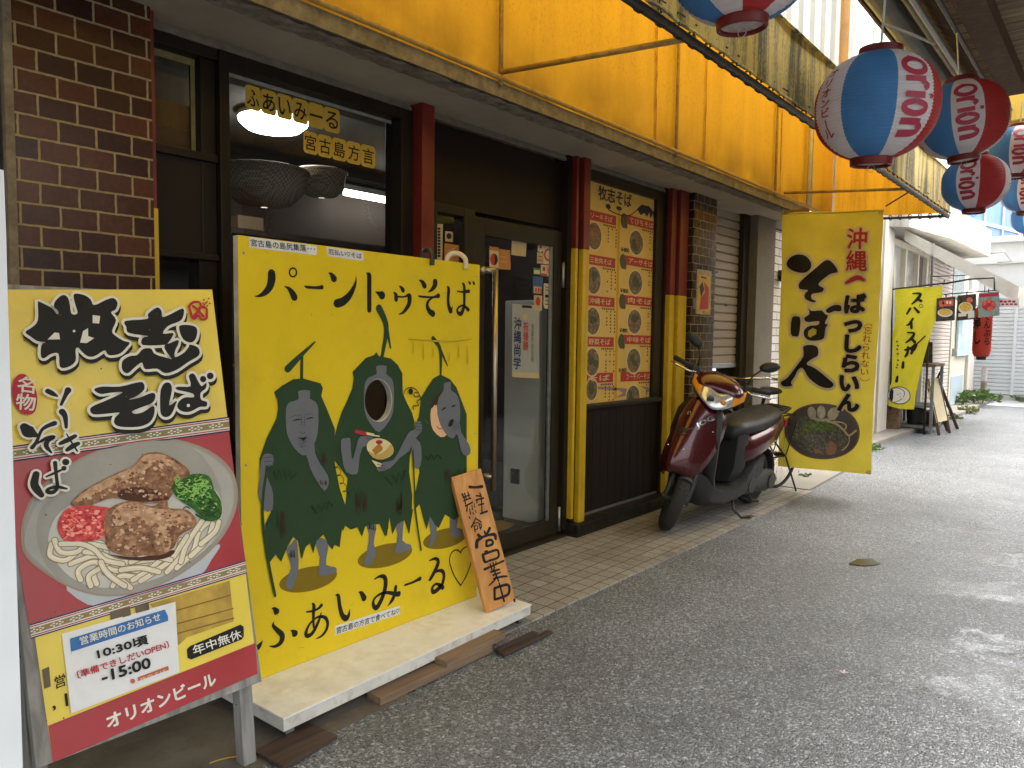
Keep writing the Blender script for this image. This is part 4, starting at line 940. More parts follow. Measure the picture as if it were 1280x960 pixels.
band((1,559.5),(285.5,521),(287,539.5),(3,579)); band((36.5,780.5),(306.5,700.5),(308,716.5),(38.5,798.5))
# the printed bowl of noodles
CR = (0,540,4)
RIM = [(105,560),(110,440),(170,310),(300,190),(480,95),(700,42),(880,38),(1040,90),(1150,180),(1187,290),(1168,420),(1085,560),(950,680),(800,765),(640,815),(480,818),(330,770),(200,690),(130,625)]
cx_, cy_ = 645, 420
shr = lambda k: [(cx_+(p[0]-cx_)*k, cy_+(p[1]-cy_)*k) for p in RIM]
G(LB,3,crop=CR).poly([(330,765),(435,862),(560,858),(720,822),(860,775),(1000,715),(1055,640),(1095,560),(900,660),(640,800)], smooth=3).done('bowl_foot_print', I_GREY1, ab)
G(LB,4,crop=CR).poly(RIM, smooth=3).done('bowl_rim_print', I_RIM, ab)
G(LB,5,crop=CR).poly(shr(0.975), smooth=3).done('bowl_inside_print', I_GREY2, ab)
for k_, c_ in ((0,0.30),(1,0.36)):
    G(LB,5.3+0.3*k_,crop=CR).poly([(930+25*k_,70+8*k_),(1040,115),(1130,190),(1165,290),(1150,410),(1075,540),(1040-0*k_,560),(1085-10*k_,450),(1095+14*k_,330),(1040+25*k_,200),(990+20*k_,120)], smooth=3).done('bowl_inside_print', ink('print_bowl_light_%d' % k_, (c_,c_*0.96,c_*0.87)), ab)
    G(LB,5.3+0.3*k_,crop=CR).poly([(120,540),(150,420),(215,320),(330,225),(300-30*k_,300),(220-25*k_,400),(205-25*k_,520),(250-30*k_,650),(320-30*k_,740),(200,660),(140,600)], smooth=3).done('bowl_inside_print', ink('print_bowl_side_%d' % k_, (c_*0.95,c_*0.92,c_*0.84)), ab)
g = G(LB,6,crop=CR); g.poly([(250,480),(300,400),(420,330),(640,250),(860,230),(1020,250),(1100,330),(1105,440),(1050,560),(940,650),(800,725),(640,770),(470,775),(350,725),(270,640),(240,560)], smooth=3); g.done('broth_print', I_BROTH, ab)
random.seed(11)
NOOD = [[(255,560),(250,620),(330,640),(420,570),(500,555),(530,600)],[(270,540),(300,600),(380,600),(440,560),(540,580)],[(350,660),(400,640),(470,620),(560,640),(700,660)],
 [(400,740),(390,690),(470,650),(560,690),(640,690),(740,650)],[(480,760),(470,700),(560,650),(660,690),(720,700)],[(520,700),(600,740),(650,780)],[(560,770),(600,720),(700,720),(780,640),(860,600)],
 [(660,740),(740,690),(830,610),(880,560)],[(700,745),(800,680),(880,600),(900,540)],[(830,700),(880,640),(900,560),(1000,470)],[(880,680),(960,600),(990,500),(1040,450)],[(950,620),(1030,540),(1060,460)],[(1000,560),(1070,500),(1090,450)],
 [(420,600),(500,610),(600,650),(760,640)],[(300,560),(400,560),(470,590),(520,640),(610,660)],[(450,770),(440,720),(500,680)],[(620,770),(560,730),(520,690),(500,650)],[(900,650),(930,560),(1010,440)],[(760,700),(850,640),(930,520)],[(600,690),(700,680),(790,700)],[(650,650),(740,620),(850,640)]]
for i, n_ in enumerate(NOOD):
    g = G(LB,7+i*0.14,crop=CR); g.stroke(n_, 34); g2 = G(LB,7.07+i*0.14,crop=CR); g2.stroke(n_, 24)
    if i == 0: edge, fill = g, g2
    else: edge.mb.add(g.mb.v, g.mb.f); fill.mb.add(g2.mb.v, g2.mb.f)
for i, n_ in enumerate(NOOD):
    g2 = G(LB,7.11+i*0.14,crop=CR); q_ = smooth_open(n_, 4); g2.stroke([(p[0]-4,p[1]-4,7) for p in q_[2:-2]] if len(q_) > 6 else [(p[0]-4,p[1]-4,7) for p in q_], smooth=0)
    if i == 0: shine = g2
    else: shine.mb.add(g2.mb.v, g2.mb.f)
shine.done('noodle_light_print', ink('print_noodle_light', (0.70,0.64,0.50)), ab)
edge.done('noodle_edge_print', I_NOODS, ab); fill.done('noodle_print', I_NOOD, ab)
g = G(LB,11,crop=CR); g.poly([(350,355),(420,290),(560,215),(660,170),(715,112),(790,103),(850,125),(910,165),(945,205),(905,270),(855,315),(820,352),(700,358),(560,332),(450,368),(380,375)], smooth=3); g.done('pork_print', I_PORK, ab)
g = G(LB,11.6,crop=CR); g.poly([(370,345),(430,290),(560,220),(660,178),(715,120),(780,110),(830,125),(780,150),(720,190),(640,235),(560,265),(470,310),(400,345)], smooth=3); g.poly([(800,140),(850,140),(900,180),(870,190)], smooth=3); g.done('pork_rind_print', I_PORKL, ab)
g = G(LB,11.6,crop=CR); g.poly([(580,300),(680,275),(800,300),(830,340),(700,350),(600,335)], smooth=3); g.poly([(500,600),(560,615),(700,625),(860,590),(850,620),(780,640),(640,640)], smooth=3); g.done('pork_shade_print', I_PORKD, ab)
g = G(LB,12.4,crop=CR); g.poly([(290,440),(330,385),(420,365),(500,375),(545,385),(518,440),(523,500),(480,540),(400,547),(320,543),(285,490)], smooth=3); g.done('ginger_print', I_GING, ab)
g = G(LB,13,crop=CR)
for i in range(26):
    x, y = random.uniform(315,500), random.uniform(385,525); a = random.uniform(-0.9,0.9); g.stroke([(x-22*cos(a),y-22*sin(a)),(x,y+random.uniform(-8,8)),(x+22*cos(a),y+22*sin(a))], 6)
g.done('ginger_strip_print', I_GINGL, ab)
g = G(LB,13,crop=CR); g.poly([(515,440),(545,380),(640,345),(740,370),(780,362),(800,342),(832,350),(840,382),(930,390),(975,440),(960,480),(890,520),(862,580),(800,615),(720,618),(640,622),(560,602),(525,560)], smooth=3); g.done('pork_slice_print', I_PORK, ab)
g = G(LB,13.6,crop=CR); g.poly([(560,395),(640,352),(740,378),(840,390),(920,400),(950,440),(860,470),(800,540),(740,470),(660,430),(600,470),(560,450)], smooth=3); g.poly([(640,560),(665,545),(672,585),(650,600)], smooth=3); g.poly([(810,540),(850,530),(840,590),(815,600)], smooth=3); g.done('pork_slice_light_print', I_PORKL, ab)
g = G(LB,12.2,crop=CR); g.poly([(850,270),(900,238),(960,210),(1040,222),(1065,290),(1100,350),(1095,430),(1020,445),(965,390),(885,335)], smooth=3); g.done('scallion_print', I_SCAL, ab)
g = G(LB,12.8,crop=CR); g2 = G(LB,12.6,crop=CR)
for i in range(34):
    x, y = random.uniform(870,1050), random.uniform(225,330 if i < 26 else 420); r_ = random.uniform(9,17); a = random.uniform(0,6)
    (g if y < 335 else g2).stroke([(x+r_*cos(a+t*pi/5), y+r_*0.8*sin(a+t*pi/5)) for t in range(random.choice((6,8,10)))], 5.5, smooth=0)
for i in range(12):
    x, y = random.uniform(980,1085), random.uniform(330,430); g2.stroke([(x-15,y-10),(x+15,y+10)], 8)
g.done('scallion_ring_print', I_SCALL, ab); g2.done('scallion_shade_print', I_SCALD, ab)
def inside(p, poly):
    c = False; n = len(poly)
    for i in range(n):
        a, b = poly[i], poly[i-1]
        if (a[1] > p[1]) != (b[1] > p[1]) and p[0] < (b[0]-a[0])*(p[1]-a[1])/(b[1]-a[1])+a[0]: c = not c
    return c
def mottle(poly, n, r0, r1, cols, lay, nm, seed=1):
    random.seed(seed); xs = [p[0] for p in poly]; ys = [p[1] for p in poly]
    for ci, cc_ in enumerate(cols):
        g = G(LB,lay+0.18*ci,crop=CR); k = 0; tries = 0
        while k < n and tries < n*20:
            tries += 1; x, y = random.uniform(min(xs),max(xs)), random.uniform(min(ys),max(ys)); r = random.uniform(r0,r1)
            if not all(inside((x+r*1.2*cos(a), y+r*1.2*sin(a)), poly) for a in (0,1.57,3.14,4.71)): continue
            a0 = random.uniform(0,3); g.poly([(x+r*random.uniform(0.5,1.3)*cos(a0+t*pi/4), y+r*random.uniform(0.35,0.9)*sin(a0+t*pi/4)) for t in range(8)]); k += 1
        g.done(nm, cc_, ab)
PK1 = [(380,352),(430,295),(560,225),(660,180),(720,122),(790,112),(850,132),(905,170),(935,205),(900,262),(850,310),(815,345),(700,350),(560,325),(450,360)]
PK2 = [(525,440),(555,388),(640,352),(740,378),(820,370),(925,398),(965,440),(950,475),(882,515),(852,575),(800,605),(720,608),(640,612),(565,592),(535,555)]
TONES = [ink('print_meat_%d' % i, c) for i, c in enumerate(((0.40,0.22,0.12),(0.17,0.075,0.038),(0.56,0.37,0.24),(0.24,0.11,0.055),(0.66,0.50,0.36),(0.09,0.035,0.018)))]
mottle(PK1, 34, 5, 15, TONES[:4], 12.0, 'pork_grain_print', 3); mottle(PK1, 14, 2.5, 6, TONES[4:], 12.8, 'pork_grain_print', 4)
mottle(PK2, 40, 5, 16, TONES[:4], 14.0, 'pork_grain_print', 5); mottle(PK2, 18, 2.5, 6, TONES[4:], 14.8, 'pork_grain_print', 6)
mottle([(300,440),(335,395),(420,372),(530,390),(510,500),(470,532),(330,535),(295,490)], 26, 6, 15, [ink('print_ginger_%d' % i, c) for i, c in enumerate(((0.70,0.13,0.10),(0.42,0.025,0.035),(0.80,0.32,0.26)))], 13.4, 'ginger_grain_print', 7)
mottle([(862,275),(905,248),(960,220),(1035,232),(1055,300),(1090,355),(1085,425),(1025,435),(970,385),(895,330)], 36, 5, 11, [ink('print_leek_%d' % i, c) for i, c in enumerate(((0.10,0.26,0.035),(0.03,0.10,0.015),(0.30,0.48,0.13),(0.015,0.05,0.012)))], 12.5, 'scallion_grain_print', 8)
# brush lettering of the name: black strokes, white halo, black drop edge
def brush(parent, board, crop, black, white=(), dots=(), halo=56, drop=(8,36), lay=16, wdots=()):
    g = G(board, lay, crop=crop)
    black = [smooth_closed(p, 3) for p in black]
    for pts in black: g.outline([(x+drop[0], y+drop[1]) for x, y in pts], halo*1.06)
    for x, y, r in dots: g.ell(x+drop[0], y+drop[1], r+halo*0.53, r+halo*0.53)
    for pts in black: g.poly([(x+drop[0], y+drop[1]) for x, y in pts])
    g.done('lettering_shadow', I_BLK, parent)
    g = G(board, lay+1, crop=crop)
    for pts in black: g.outline(pts, halo)
    for x, y, r in dots: g.ell(x, y, r+halo*0.5, r+halo*0.5)
    g.done('lettering_outline', I_WHT, parent)
    g = G(board, lay+2, crop=crop)
    for pts in black: g.poly(pts)
    for x, y, r in dots: g.ell(x, y, r, r)
    g.done('lettering', I_BLK, parent)
    if white or wdots:
        g = G(board, lay+3, crop=crop)
        for pts in white: g.poly(pts)
        for x, y, r in wdots: g.ell(x, y, r, r)
        g.done('lettering_gap', I_WHT, parent)
MAKI = [(215,145),(290,180),(350,215),(392,268),(410,266),(400,230),(365,195),(380,140),(440,85),(490,90),(520,150),(540,265),(600,262),(580,180),(560,90),(590,65),(680,85),(735,130),(755,175),(800,170),(880,130),(960,110),(1000,160),(980,225),(935,255),(985,330),(945,440),(985,490),(1060,535),(1120,555),(1090,600),(1030,660),(960,680),(905,675),(880,635),(850,640),(770,690),(700,690),(640,640),(608,605),(580,625),(580,740),(500,800),(425,795),(410,665),(330,670),(270,710),(235,690),(240,580),(280,550),(200,540),(140,500),(80,450),(150,400),(205,330),(205,160)]
brush(ab, LB, (20,360,8), [MAKI], [[(300,525),(370,455),(415,460),(425,522)],[(750,280),(825,290),(815,365),(750,360)],[(625,555),(655,440),(705,410),(705,490),(765,510),(690,560)]], wdots=[(565,440,13)])
SHI1 = [(115,340),(330,320),(340,270),(430,205),(475,240),(485,300),(560,275),(690,215),(690,300),(650,345),(540,390),(490,465),(590,460),(580,500),(540,560),(505,578),(290,580),(285,510),(340,490),(150,460),(125,400)]
SHI2 = [(85,740),(160,690),(230,680),(290,620),(370,615),(410,670),(540,710),(575,716),(520,640),(505,585),(560,560),(640,530),(640,575),(610,640),(612,700),(700,655),(745,600),(760,575),(840,605),(850,680),(740,750),(620,830),(510,860),(430,815),(310,820),(280,755),(210,800),(140,860),(85,830)]
SHI3 = [(650,410),(680,380),(780,385),(830,420),(820,510),(770,555),(690,520)]
brush(ab, LB, (140,360,8), [SHI1,SHI2,SHI3], lay=20)
SO = [(105,270),(180,245),(330,245),(480,210),(540,210),(550,270),(480,330),(412,360),(500,345),(620,300),(650,330),(620,390),(520,430),(440,465),(470,485),(540,470),(630,415),(640,480),(600,560),(500,600),(340,600),(285,570),(290,520),(330,475),(220,485),(100,490),(70,450),(100,415),(230,360),(360,295),(250,300),(160,310)]
BA1 = [(695,280),(730,215),(780,215),(795,280),(770,410),(835,370),(830,400),(790,490),(740,515),(700,490),(690,420)]
BA2 = [(945,150),(990,130),(1030,200),(1060,240),(1100,210),(1095,260),(1050,300),(1055,360),(1105,380),(1100,420),(1040,425),(960,465),(890,465),(845,430),(855,380),(910,340),(985,340),(985,310),(920,290),(835,270),(850,245),(960,240)]
brush(ab, LB, (100,450,7.11), [SO,BA1,BA2], dots=[(1072,178,28),(1135,150,30)], halo=48, drop=(7,32), lay=24, wdots=[(940,412,14)])
SKI = [[(250,215,36),(280,230,34),(312,248,14)],[(385,208,42),(368,240,28),(338,305,18)],[(345,352,44),(365,385,34),(372,455,20)],[(332,562,24),(380,540,34),(432,512,26)],[(378,605,26),(415,580,36),(452,562,26)],[(374,498,8),(405,550,12),(445,612,12)],
 [(95,455,60),(125,485,86),(165,505,40)],[(295,428,34),(240,450,26),(205,480,20),(175,550,22),(145,590,26)],[(175,565,10),(235,530,24),(290,518,26),(250,545,30),(240,580,32),(272,622,14)],
 [(172,765,44),(160,830,52),(180,870,50),(208,905,36)],[(298,690,28),(305,770,22),(312,850,24),(285,885,26),(248,882,28),(255,862,20),(310,850,24),(375,862,14)],[(240,782,12),(290,760,18),(345,735,14)],[(368,685,46),(369,686,46)],[(356,726,34),(357,727,34)]]
def strokes(board, crop, sts, name, mat, parent, lay, grow=0, w=None):
    g = G(board, lay, crop=crop)
    for st in sts: g.stroke([(p[0], p[1], (p[2] if len(p) > 2 else w)+grow) for p in st])
    return g.done(name, mat, parent)
strokes(LB, (10,450,5.333), SKI, 'lettering_outline', I_WHT, ab, 28, 30); strokes(LB, (10,450,5.333), SKI, 'lettering', I_BLK, ab, 29)
G(LB,14,crop=(10,450,5.333)).poly([(85,97),(115,105),(150,150),(180,210),(188,280),(170,350),(120,368),(70,345),(30,280),(20,200),(30,140),(60,105)], smooth=3).done('stamp', I_CRIM, ab)
text('lettering', LB, '名物', (18,512),(42,514.5),(21,470.5), I_WHT, ab, 16, 0.015, True)
hib = G(LB,14,crop=(140,360,8)); hib.outline([(760,190),(800,150),(860,150),(880,190),(930,210),(935,270),(930,310),(880,320),(850,280),(810,315),(785,290),(770,230)], 24, smooth=3); hib.stroke([(800,190),(850,230),(900,290)], 26); hib.stroke([(870,200),(840,250),(810,290)], 26); hib.stroke([(885,205),(940,142)], 12)
for x, y in ((905,125),(955,112),(965,160),(940,185),(898,158)): hib.ell(x, y, 9, 9)
hib.done('flower_print', I_CRIM, ab)
# lower part: old box print, black label, maker's line
G(LB,3,crop=(0,640,3)).poly([(560,345),(860,258),(875,410),(700,470),(668,500),(640,440)]).done('box_print', P('print_box', (0.42,0.27,0.035), 0.5, 0.35, 9, stain=(0.22,0.13,0.02), stain_amt=0.7, stain_scale=7), ab)
g = G(LB,4,crop=(0,640,3))
for a, b in (((640,375),(862,312)),((660,420),(872,362)),((665,455),(875,398))): g.stroke([a,b], 5)
g.done('box_line_print', ink('print_box_line', (0.20,0.12,0.02)), ab)
G(LB,4,crop=(0,640,3)).poly([(712,502),(900,422),(912,430),(913,466),(905,478),(716,553),(702,548),(699,515)]).done('label_print', I_BLK, ab)
text('lettering', LB, '年中無休', (242,819.5),(302,797.5),(239,807.5), I_WHT, ab, 6, 0.012)
text('lettering', LB, 'オリオンビール', (135,911),(270,855),(131,894), I_WHT, ab, 5, 0.03)
text('lettering', LB, '営', (69,861.5),(82,856.5),(67.5,846), I_BLK, ab, 5, 0.01); text('lettering', LB, ', 1', (66,888),(85,884.5),(64,870), I_BLK, ab, 5, 0.02)
G(LB,5).poly([(52,837),(61,833),(63,858),(55,861)]).done('worn_patch', ink('worn_patch', (0.13,0.10,0.07)), ab)
random.seed(21); g = G(LB,30)
for i in range(24):
    u, v = random.uniform(20,300), random.uniform(375,940); r_ = random.uniform(0.4,1.3); g.ell(u, v, r_, r_, 8)
g.done('dirt_specks', ink('dirt', (0.10,0.07,0.03)), ab)
# the paper notice taped over it
npx = [(76.5,792.5),(217.5,752),(223.5,840),(88,891.5)]
no = root('opening_hours_notice', LB.w(*LB.l(150,820), 0.004), 'white paper notice with a blue heading taped to the red and yellow sign', 'notice')
gl = [LB.l(*p) for p in npx]
m = M().grid(LB.w(*gl[3],0.0045), LB.w(*gl[2],0.0045), LB.w(*gl[1],0.0045), LB.w(*gl[0],0.0045), 24, 16, lambda p, q: LB.n*(0.0035*max(0,p-0.8)*5*q+0.0008*sin(p*9+q*5)))
mk('paper_sheet', m, I_PAPER, no, smooth=True)
NB = Board(LB.w(0,0,0.0052), LB.ex, LB.ey, LB.n)
hh = lambda x, y: 0.0004 + 0.003*max(0, x-0.36)*4
G(NB,1,crop=(0,640,3),warp=hh).poly([(262,475),(628,362),(630,408),(266,524)]).done('heading_band', I_BLUE, no)
text('lettering', NB, '営業時間のお知らせ', (100,806.5),(200,775),(97.8,796.5), I_WHT, no, 3, 0.012, warp=hh)
text('lettering', NB, '10:30頃', (122,823.5),(184.5,804.5),(119.5,812), I_BLK, no, 2, 0.03, warp=hh)
text('lettering', NB, '〔準備できしだいOPEN〕', (97,848.5),(210.5,809.5),(94.5,839), I_CRIM, no, 2, 0.02, warp=hh)
text('lettering', NB, '-15:00', (127.5,853),(187.5,834),(125.5,840), I_BLK, no, 2, 0.03, warp=hh)
G(NB,2,crop=(0,640,3),warp=hh).poly([(515,620),(630,577),(632,592),(517,634)]).ell(497,634,9,9).done('small_mark', ink('print_orange', (0.45,0.12,0.05)), no)
text('lettering', NB, '牧志そば', (174,850.5),(206,838.5),(173.3,847.7), I_WHT, no, 4, 0.0, warp=hh)
tp = M().obox(LB.w(*LB.l(150,767),0.004), (0.05,0.022,0.0008), (LB.ex,LB.ey,LB.n)).obox(LB.w(*LB.l(177,760),0.0052), (0.035,0.018,0.0008), (LB.ex,LB.ey,LB.n)); mk('tape', tp, P('brown_tape', (0.10,0.075,0.04), 0.35, 0.2, 20), no)

# ------------------------------------------------------------------ cutout photo board (yellow) on the white cart
ZC = 0.088
BY = P('board_yellow', (0.70,0.51,0.016), 0.36, 0.06, 2, 0.02, 12, spec=0.25, stain=(0.50,0.34,0.02), stain_amt=0.55, stain_scale=4)
B_GRN, B_GRN2, B_GREY, B_GREYD = ink('figure_green', (0.027,0.056,0.024)), ink('figure_dark_green', (0.012,0.026,0.012)), ink('figure_grey', (0.145,0.148,0.16)), ink('figure_grey_line', (0.06,0.06,0.065))
B_OLIVE, B_BRN, B_SKIN, B_CREAMI = ink('print_olive', (0.20,0.135,0.012)), ink('figure_brown', (0.05,0.027,0.014)), ink('print_skin', (0.72,0.42,0.22)), ink('print_cream', (0.66,0.55,0.28))
XS = -2.272
YB = Board((XS,0,0), (0,1,0), (0,0,1), (1,0,0))
cb = root('photo_cutout_board', (XS,1.93,ZC), 'yellow cutout photo board with three green masked figures standing on the white cart', 'sign board')
yl, yr, zt_ = 1.297, 2.472, 1.616
hole_c, hrx, hry = (415+345/6, 430+422/6), 105/6, 162/6
hole = [(hole_c[0]+hrx*cos(a), hole_c[1]+hry*sin(a)) for a in [2*pi*i/36 for i in range(36)]]
hl = [YB.l(*p) for p in hole]
out = [(yl,ZC+0.002),(yr,ZC+0.002),(yr,zt_-0.004),(yl,zt_)]
def plate(front, back):
    mb = M(); rings = [[Vector((p[0],p[1],0)) for p in out],[Vector((p[0],p[1],0)) for p in hl]]; allp = out+hl
    tr = [tuple(t) for t in tessellate_polygon(rings)]; n = len(allp)
    mb.add([YB.w(p[0],p[1],front) for p in allp], tr); mb.add([YB.w(p[0],p[1],back) for p in allp], [t[::-1] for t in tr])
    for lst, o_ in ((range(4),0),(range(4,n),0)):
        lst = list(lst)
        for i, k in enumerate(lst):
            k2 = lst[(i+1) % len(lst)]; mb.add([YB.w(*allp[k],front),YB.w(*allp[k2],front),YB.w(*allp[k2],back),YB.w(*allp[k],back)], [(0,1,2,3)])
    return mb
EDGEW = P('board_edge_white', (0.52,0.49,0.42), 0.5, 0.2, 8, stain=(0.22,0.18,0.12), stain_amt=0.7, stain_scale=6)
mk('core_panel', plate(-0.002,-0.03), EDGEW, cb); mk('front_sheet', plate(0.0,-0.0015), BY, cb)
mk('hole_rim', M().tube([YB.w(p[0]*1.0,p[1],-0.001) for p in hl]+[YB.w(*hl[0],-0.001)], 0.0035, 6, False), EDGEW, cb, smooth=True)
for y in (yl+0.1, yr-0.1): mk('support_strut', M().tube([(XS-0.035,y,0.9),(-2.42,y,ZC)], 0.014, 6).box(XS-0.06,XS-0.031,y-0.015,y+0.015,ZC,1.2), GREYWOOD, cb)
def strip(pp, body, BL, BR, TL):
    G(YB,1).poly(pp).done('label_strip', I_PAPER, cb); text('lettering', YB, body, BL, BR, TL, I_BLK, cb, 3, 0.008)
strip([(310.7,296),(396,307.5),(396,319),(311.5,309.5)], '宮古島の島尻集落･･･', (313.3,307.6),(393.5,315.8),(312.7,298.6))
strip([(408,308.6),(454,314.6),(454,326.5),(408.8,320)], '厄払い♡そば', (410.5,317.8),(452,323.8),(410,310.6))
strip([(419,782.5),(499.5,757),(500,767.5),(418,794.5)], '宮古島の方言で食べてね♡', (420,792.5),(498.5,767),(420.6,784))
PA = [[(250,185,85),(250,250,88),(228,330,76),(175,395,55),(115,425,26),(72,428,6)],[(385,325,5),(430,345,36),(470,395,66),(492,440,76)],[(605,322,14),(630,332,28),(700,337,28),(765,337,36),(785,332,46)],[(855,181,5),(885,195,38),(914,240,74)],[(948,506,84),(1010,485,82),(1080,420,66),(1130,330,40),(1150,260,18),(1148,213,4)]]
o_ = strokes(YB, (310,320,8.533), PA, 'lettering', I_BLK, cb, 2)
g = G(YB,2,crop=(310,320,8.533)); g.stroke([(478+38*cos(a), 175+47*sin(a), 17) for a in [i*pi/9 for i in range(19)]], smooth=0); g.done('lettering', I_BLK, cb)
TU = [[(70,95,12),(90,112,44),(97,135,52),(97,300,52),(97,492,52)],[(160,295,5),(190,310,32),(232,334,82)],[(415,235,6),(438,252,32),(457,280,46)],[(355,300,8),(380,330,42),(383,380,44)],[(400,348,18),(470,350,16),(510,332,30),(525,345,52),(522,420,48),(482,490,36),(450,522,22),(413,536,8)],
 [(625,170,5),(662,192,40),(686,232,56)],[(800,190,58),(795,230,52),(762,275,32),(725,300,8)],[(620,340,10),(650,348,20),(760,355,20),(800,350,26),(835,338,46)],[(775,360,12),(728,395,26),(715,450,38),(740,505,50),(775,530,62)],
 [(930,242,14),(944,270,36),(938,380,34),(945,450,40),(965,500,52)],[(968,500,30),(980,470,14),(982,445,4)],[(1092,208,18),(1110,240,34),(1110,400,32),(1105,460,34),(1078,528,40),(1046,522,32),(1036,485,22),(1070,448,18),(1110,448,22),(1152,488,38)],[(1035,290,12),(1090,298,18),(1158,290,36)],[(1155,182,8),(1170,207,28)],[(1200,184,8),(1214,209,28)]]
strokes(YB, (450,330,8.533), TU, 'lettering', I_BLK, cb, 2)
FU = [[(195,320,6),(222,328,36),(244,356,62)],[(215,460,8),(210,495,30),(250,540,44),(292,580,52),(302,620,54),(280,670,48),(230,702,30),(170,700,6)],[(105,645,5),(80,685,40),(58,712,56)],[(385,545,6),(408,553,34),(428,575,64)],
 [(543,358,14),(600,350,22),(660,325,26),(692,292,36)],[(600,273,12),(617,300,36),(612,400,30),(615,500,22),(622,525,8)],[(690,368,12),(665,450,30),(610,560,36),(560,598,40),(537,570,34),(575,480,22),(650,412,22),(725,412,32),(755,470,32),(740,540,30),(695,598,24),(638,627,8)],
 [(838,190,14),(862,200,36),(875,300,40),(900,390,46),(938,422,56),(965,390,34),(975,330,5)],[(1065,160,6),(1092,172,38),(1120,222,56)]]
strokes(YB, (315,720,8), FU, 'lettering', I_BLK, cb, 2)
MI = [[(103,432,12),(150,405,24),(195,405,40),(215,450,46),(205,540,46),(170,640,46),(125,715,48),(92,690,36),(100,630,24),(160,580,24),(230,565,30),(320,580,42),(345,578,54)],[(316,508,34),(305,580,36),(280,640,36),(238,698,8)],[(408,490,20),(480,465,22),(540,435,32),(558,426,40)],
 [(653,245,12),(710,225,28),(740,250,36),(725,310,40),(665,425,34),(645,440,10)],[(655,430,12),(720,355,22),(780,350,34),(798,400,34),(780,480,36),(740,530,42),(692,560,38),(680,520,30),(715,480,22),(755,490,32),(785,515,42)]]
strokes(YB, (455,670,8), MI, 'lettering', I_BLK, cb, 2)
g = G(YB,2,crop=(455,670,8)); g.stroke([(965,165),(930,140),(890,150),(860,200),(855,260),(880,350),(920,430),(963,492)], 11); g.stroke([(967,492),(1020,400),(1058,300),(1078,220),(1072,150),(1045,108),(1010,112),(982,135),(966,163)], 11); g.done('heart_print', I_BLK, cb)
# printed figures
C5, C6, C7, C8 = (320,440,6), (415,430,6), (500,440,6.4), (310,570,4.414)
def gp(lay, lst, name, mat, crop=None, smooth=0, holes=None):
    for i, p in enumerate(lst): g = G(YB, lay+0.12*i, crop=crop); g.poly(p, smooth=smooth, holes=holes); g.done(name, mat, cb)
g = G(YB,1); g.ell(385,724,37,15,28,-0.22); g.ell(481,694.5,35,14,28,-0.24); g.ell(556,673,28,12,28,-0.24); g.done('ground_spot_print', B_OLIVE, cb)
gp(3, [[(210,515),(240,480),(265,455),(275,530),(278,600),(272,650),(245,728),(222,736),(207,715),(215,670),(235,620),(225,570)],[(370,480),(400,450),(440,480),(436,540),(430,600),(478,612),(488,632),(450,655),(395,663),(386,640),(395,560)],
  [(640,340),(665,310),(695,280),(710,300),(705,400),(692,480),(705,535),(685,585),(655,605),(638,595),(655,520),(665,430)],[(780,210),(815,150),(858,200),(862,330),(850,465),(895,488),(898,508),(870,527),(815,535),(808,515),(822,430)],
  [(993,320),(1040,330),(1036,440),(1012,498),(996,492),(1006,430)],[(1113,330),(1160,310),(1150,392),(1186,415),(1180,435),(1122,448)]], 'figure_legs_print', B_GREY, C8, 2)
BODY1 = [(366,474),(378,473),(400,479),(403,485),(401,495),(408,511),(418,536),(417,560),(418,580),(424,610),(431,631),(440,650),(436,656),(431,657),(428,664),(427,661),(424,684),(418,681),(414,686),(410,681),(404,668),(395,676),(391,691),(387,679),(382,683),(376,698),(372,676),(366,671),(359,683),(351,702),(344,693),(335,705),(331,670),(331,655),(338,640),(339,610),(330,590),(324,588),(324,573),(333,547),(345,523),(347,511),(346,500),(342,490),(352,482)]
gp(5, [BODY1], 'figure_cloak_print', B_GRN)
BODY2 = [(470,440),(466.7,444),(456.7,447.5),(448,456.7),(440,465),(441.7,471.7),(440,485),(433,501.7),(426.7,515),(421.7,530),(417,548),(417,575),(425,585),(434,598),(432,625),(427,655),(431,657),(438,662),(446,659),(452,671),(456,658),(466,655),(474,655),(481,671),(485,660),(486,645),(490,668),(496,655),(505,650),(511,668),(514,645),(515,620),(511,590),(512,570),(517,548),(517.5,527),(515,516.7),(508,503),(503,491.7),(502.5,466.7),(496.7,456),(488,448),(473,445)]
gp(4, [BODY2], 'figure_cloak_print', B_GRN, holes=[hole])
BODY3 = [(550,468),(541,473),(533,485),(525,498),(525,506),(523,521),(518,532),(516,550),(520,570),(524,590),(519,615),(518,637),(524,630),(529,650),(533,662),(537,645),(544,657),(548,660),(556,643),(567,650),(575,644),(583,640),(583,600),(583,570),(583,518),(577,502),(570,484),(562,474)]
gp(4, [BODY3], 'figure_cloak_print', B_GRN)
gp(2.5, [[(280,440),(297,570),(330,440)],[(335,440),(357,536),(380,440)],[(435,440),(466,517),(490,430)],[(600,330),(627,438),(650,330)],[(735,330),(764,446),(785,300)],[(860,330),(889,424),(910,290)],[(940,250),(984,402),(1005,300)],[(1080,300),(1050,388),(1035,300)]], 'figure_fringe_print', B_GRN2, C8)
# twigs on the heads
g = G(YB,3); g.stroke([(376.7,475,4),(377,446,4)]); g.stroke([(359.4,461,9),(370,450,7),(379,441,5),(393.4,427.4,2)]); g.done('twig_print', B_GRN, cb); g = G(YB,3); g.stroke([(477,446,4.5),(479,446-10,5),(482.5,408,7),(473.5,385.5,9)]); g.stroke([(482.5,408,5.5),(488,435,2)]); g.done('twig_print', B_GRN, cb); g = G(YB,3); g.stroke([(550.5,470,2.6),(549.8,437,4.5),(541,423,5)]); g.stroke([(550,437,4),(559,457,1.5)]); g.done('twig_print', B_GRN, cb)
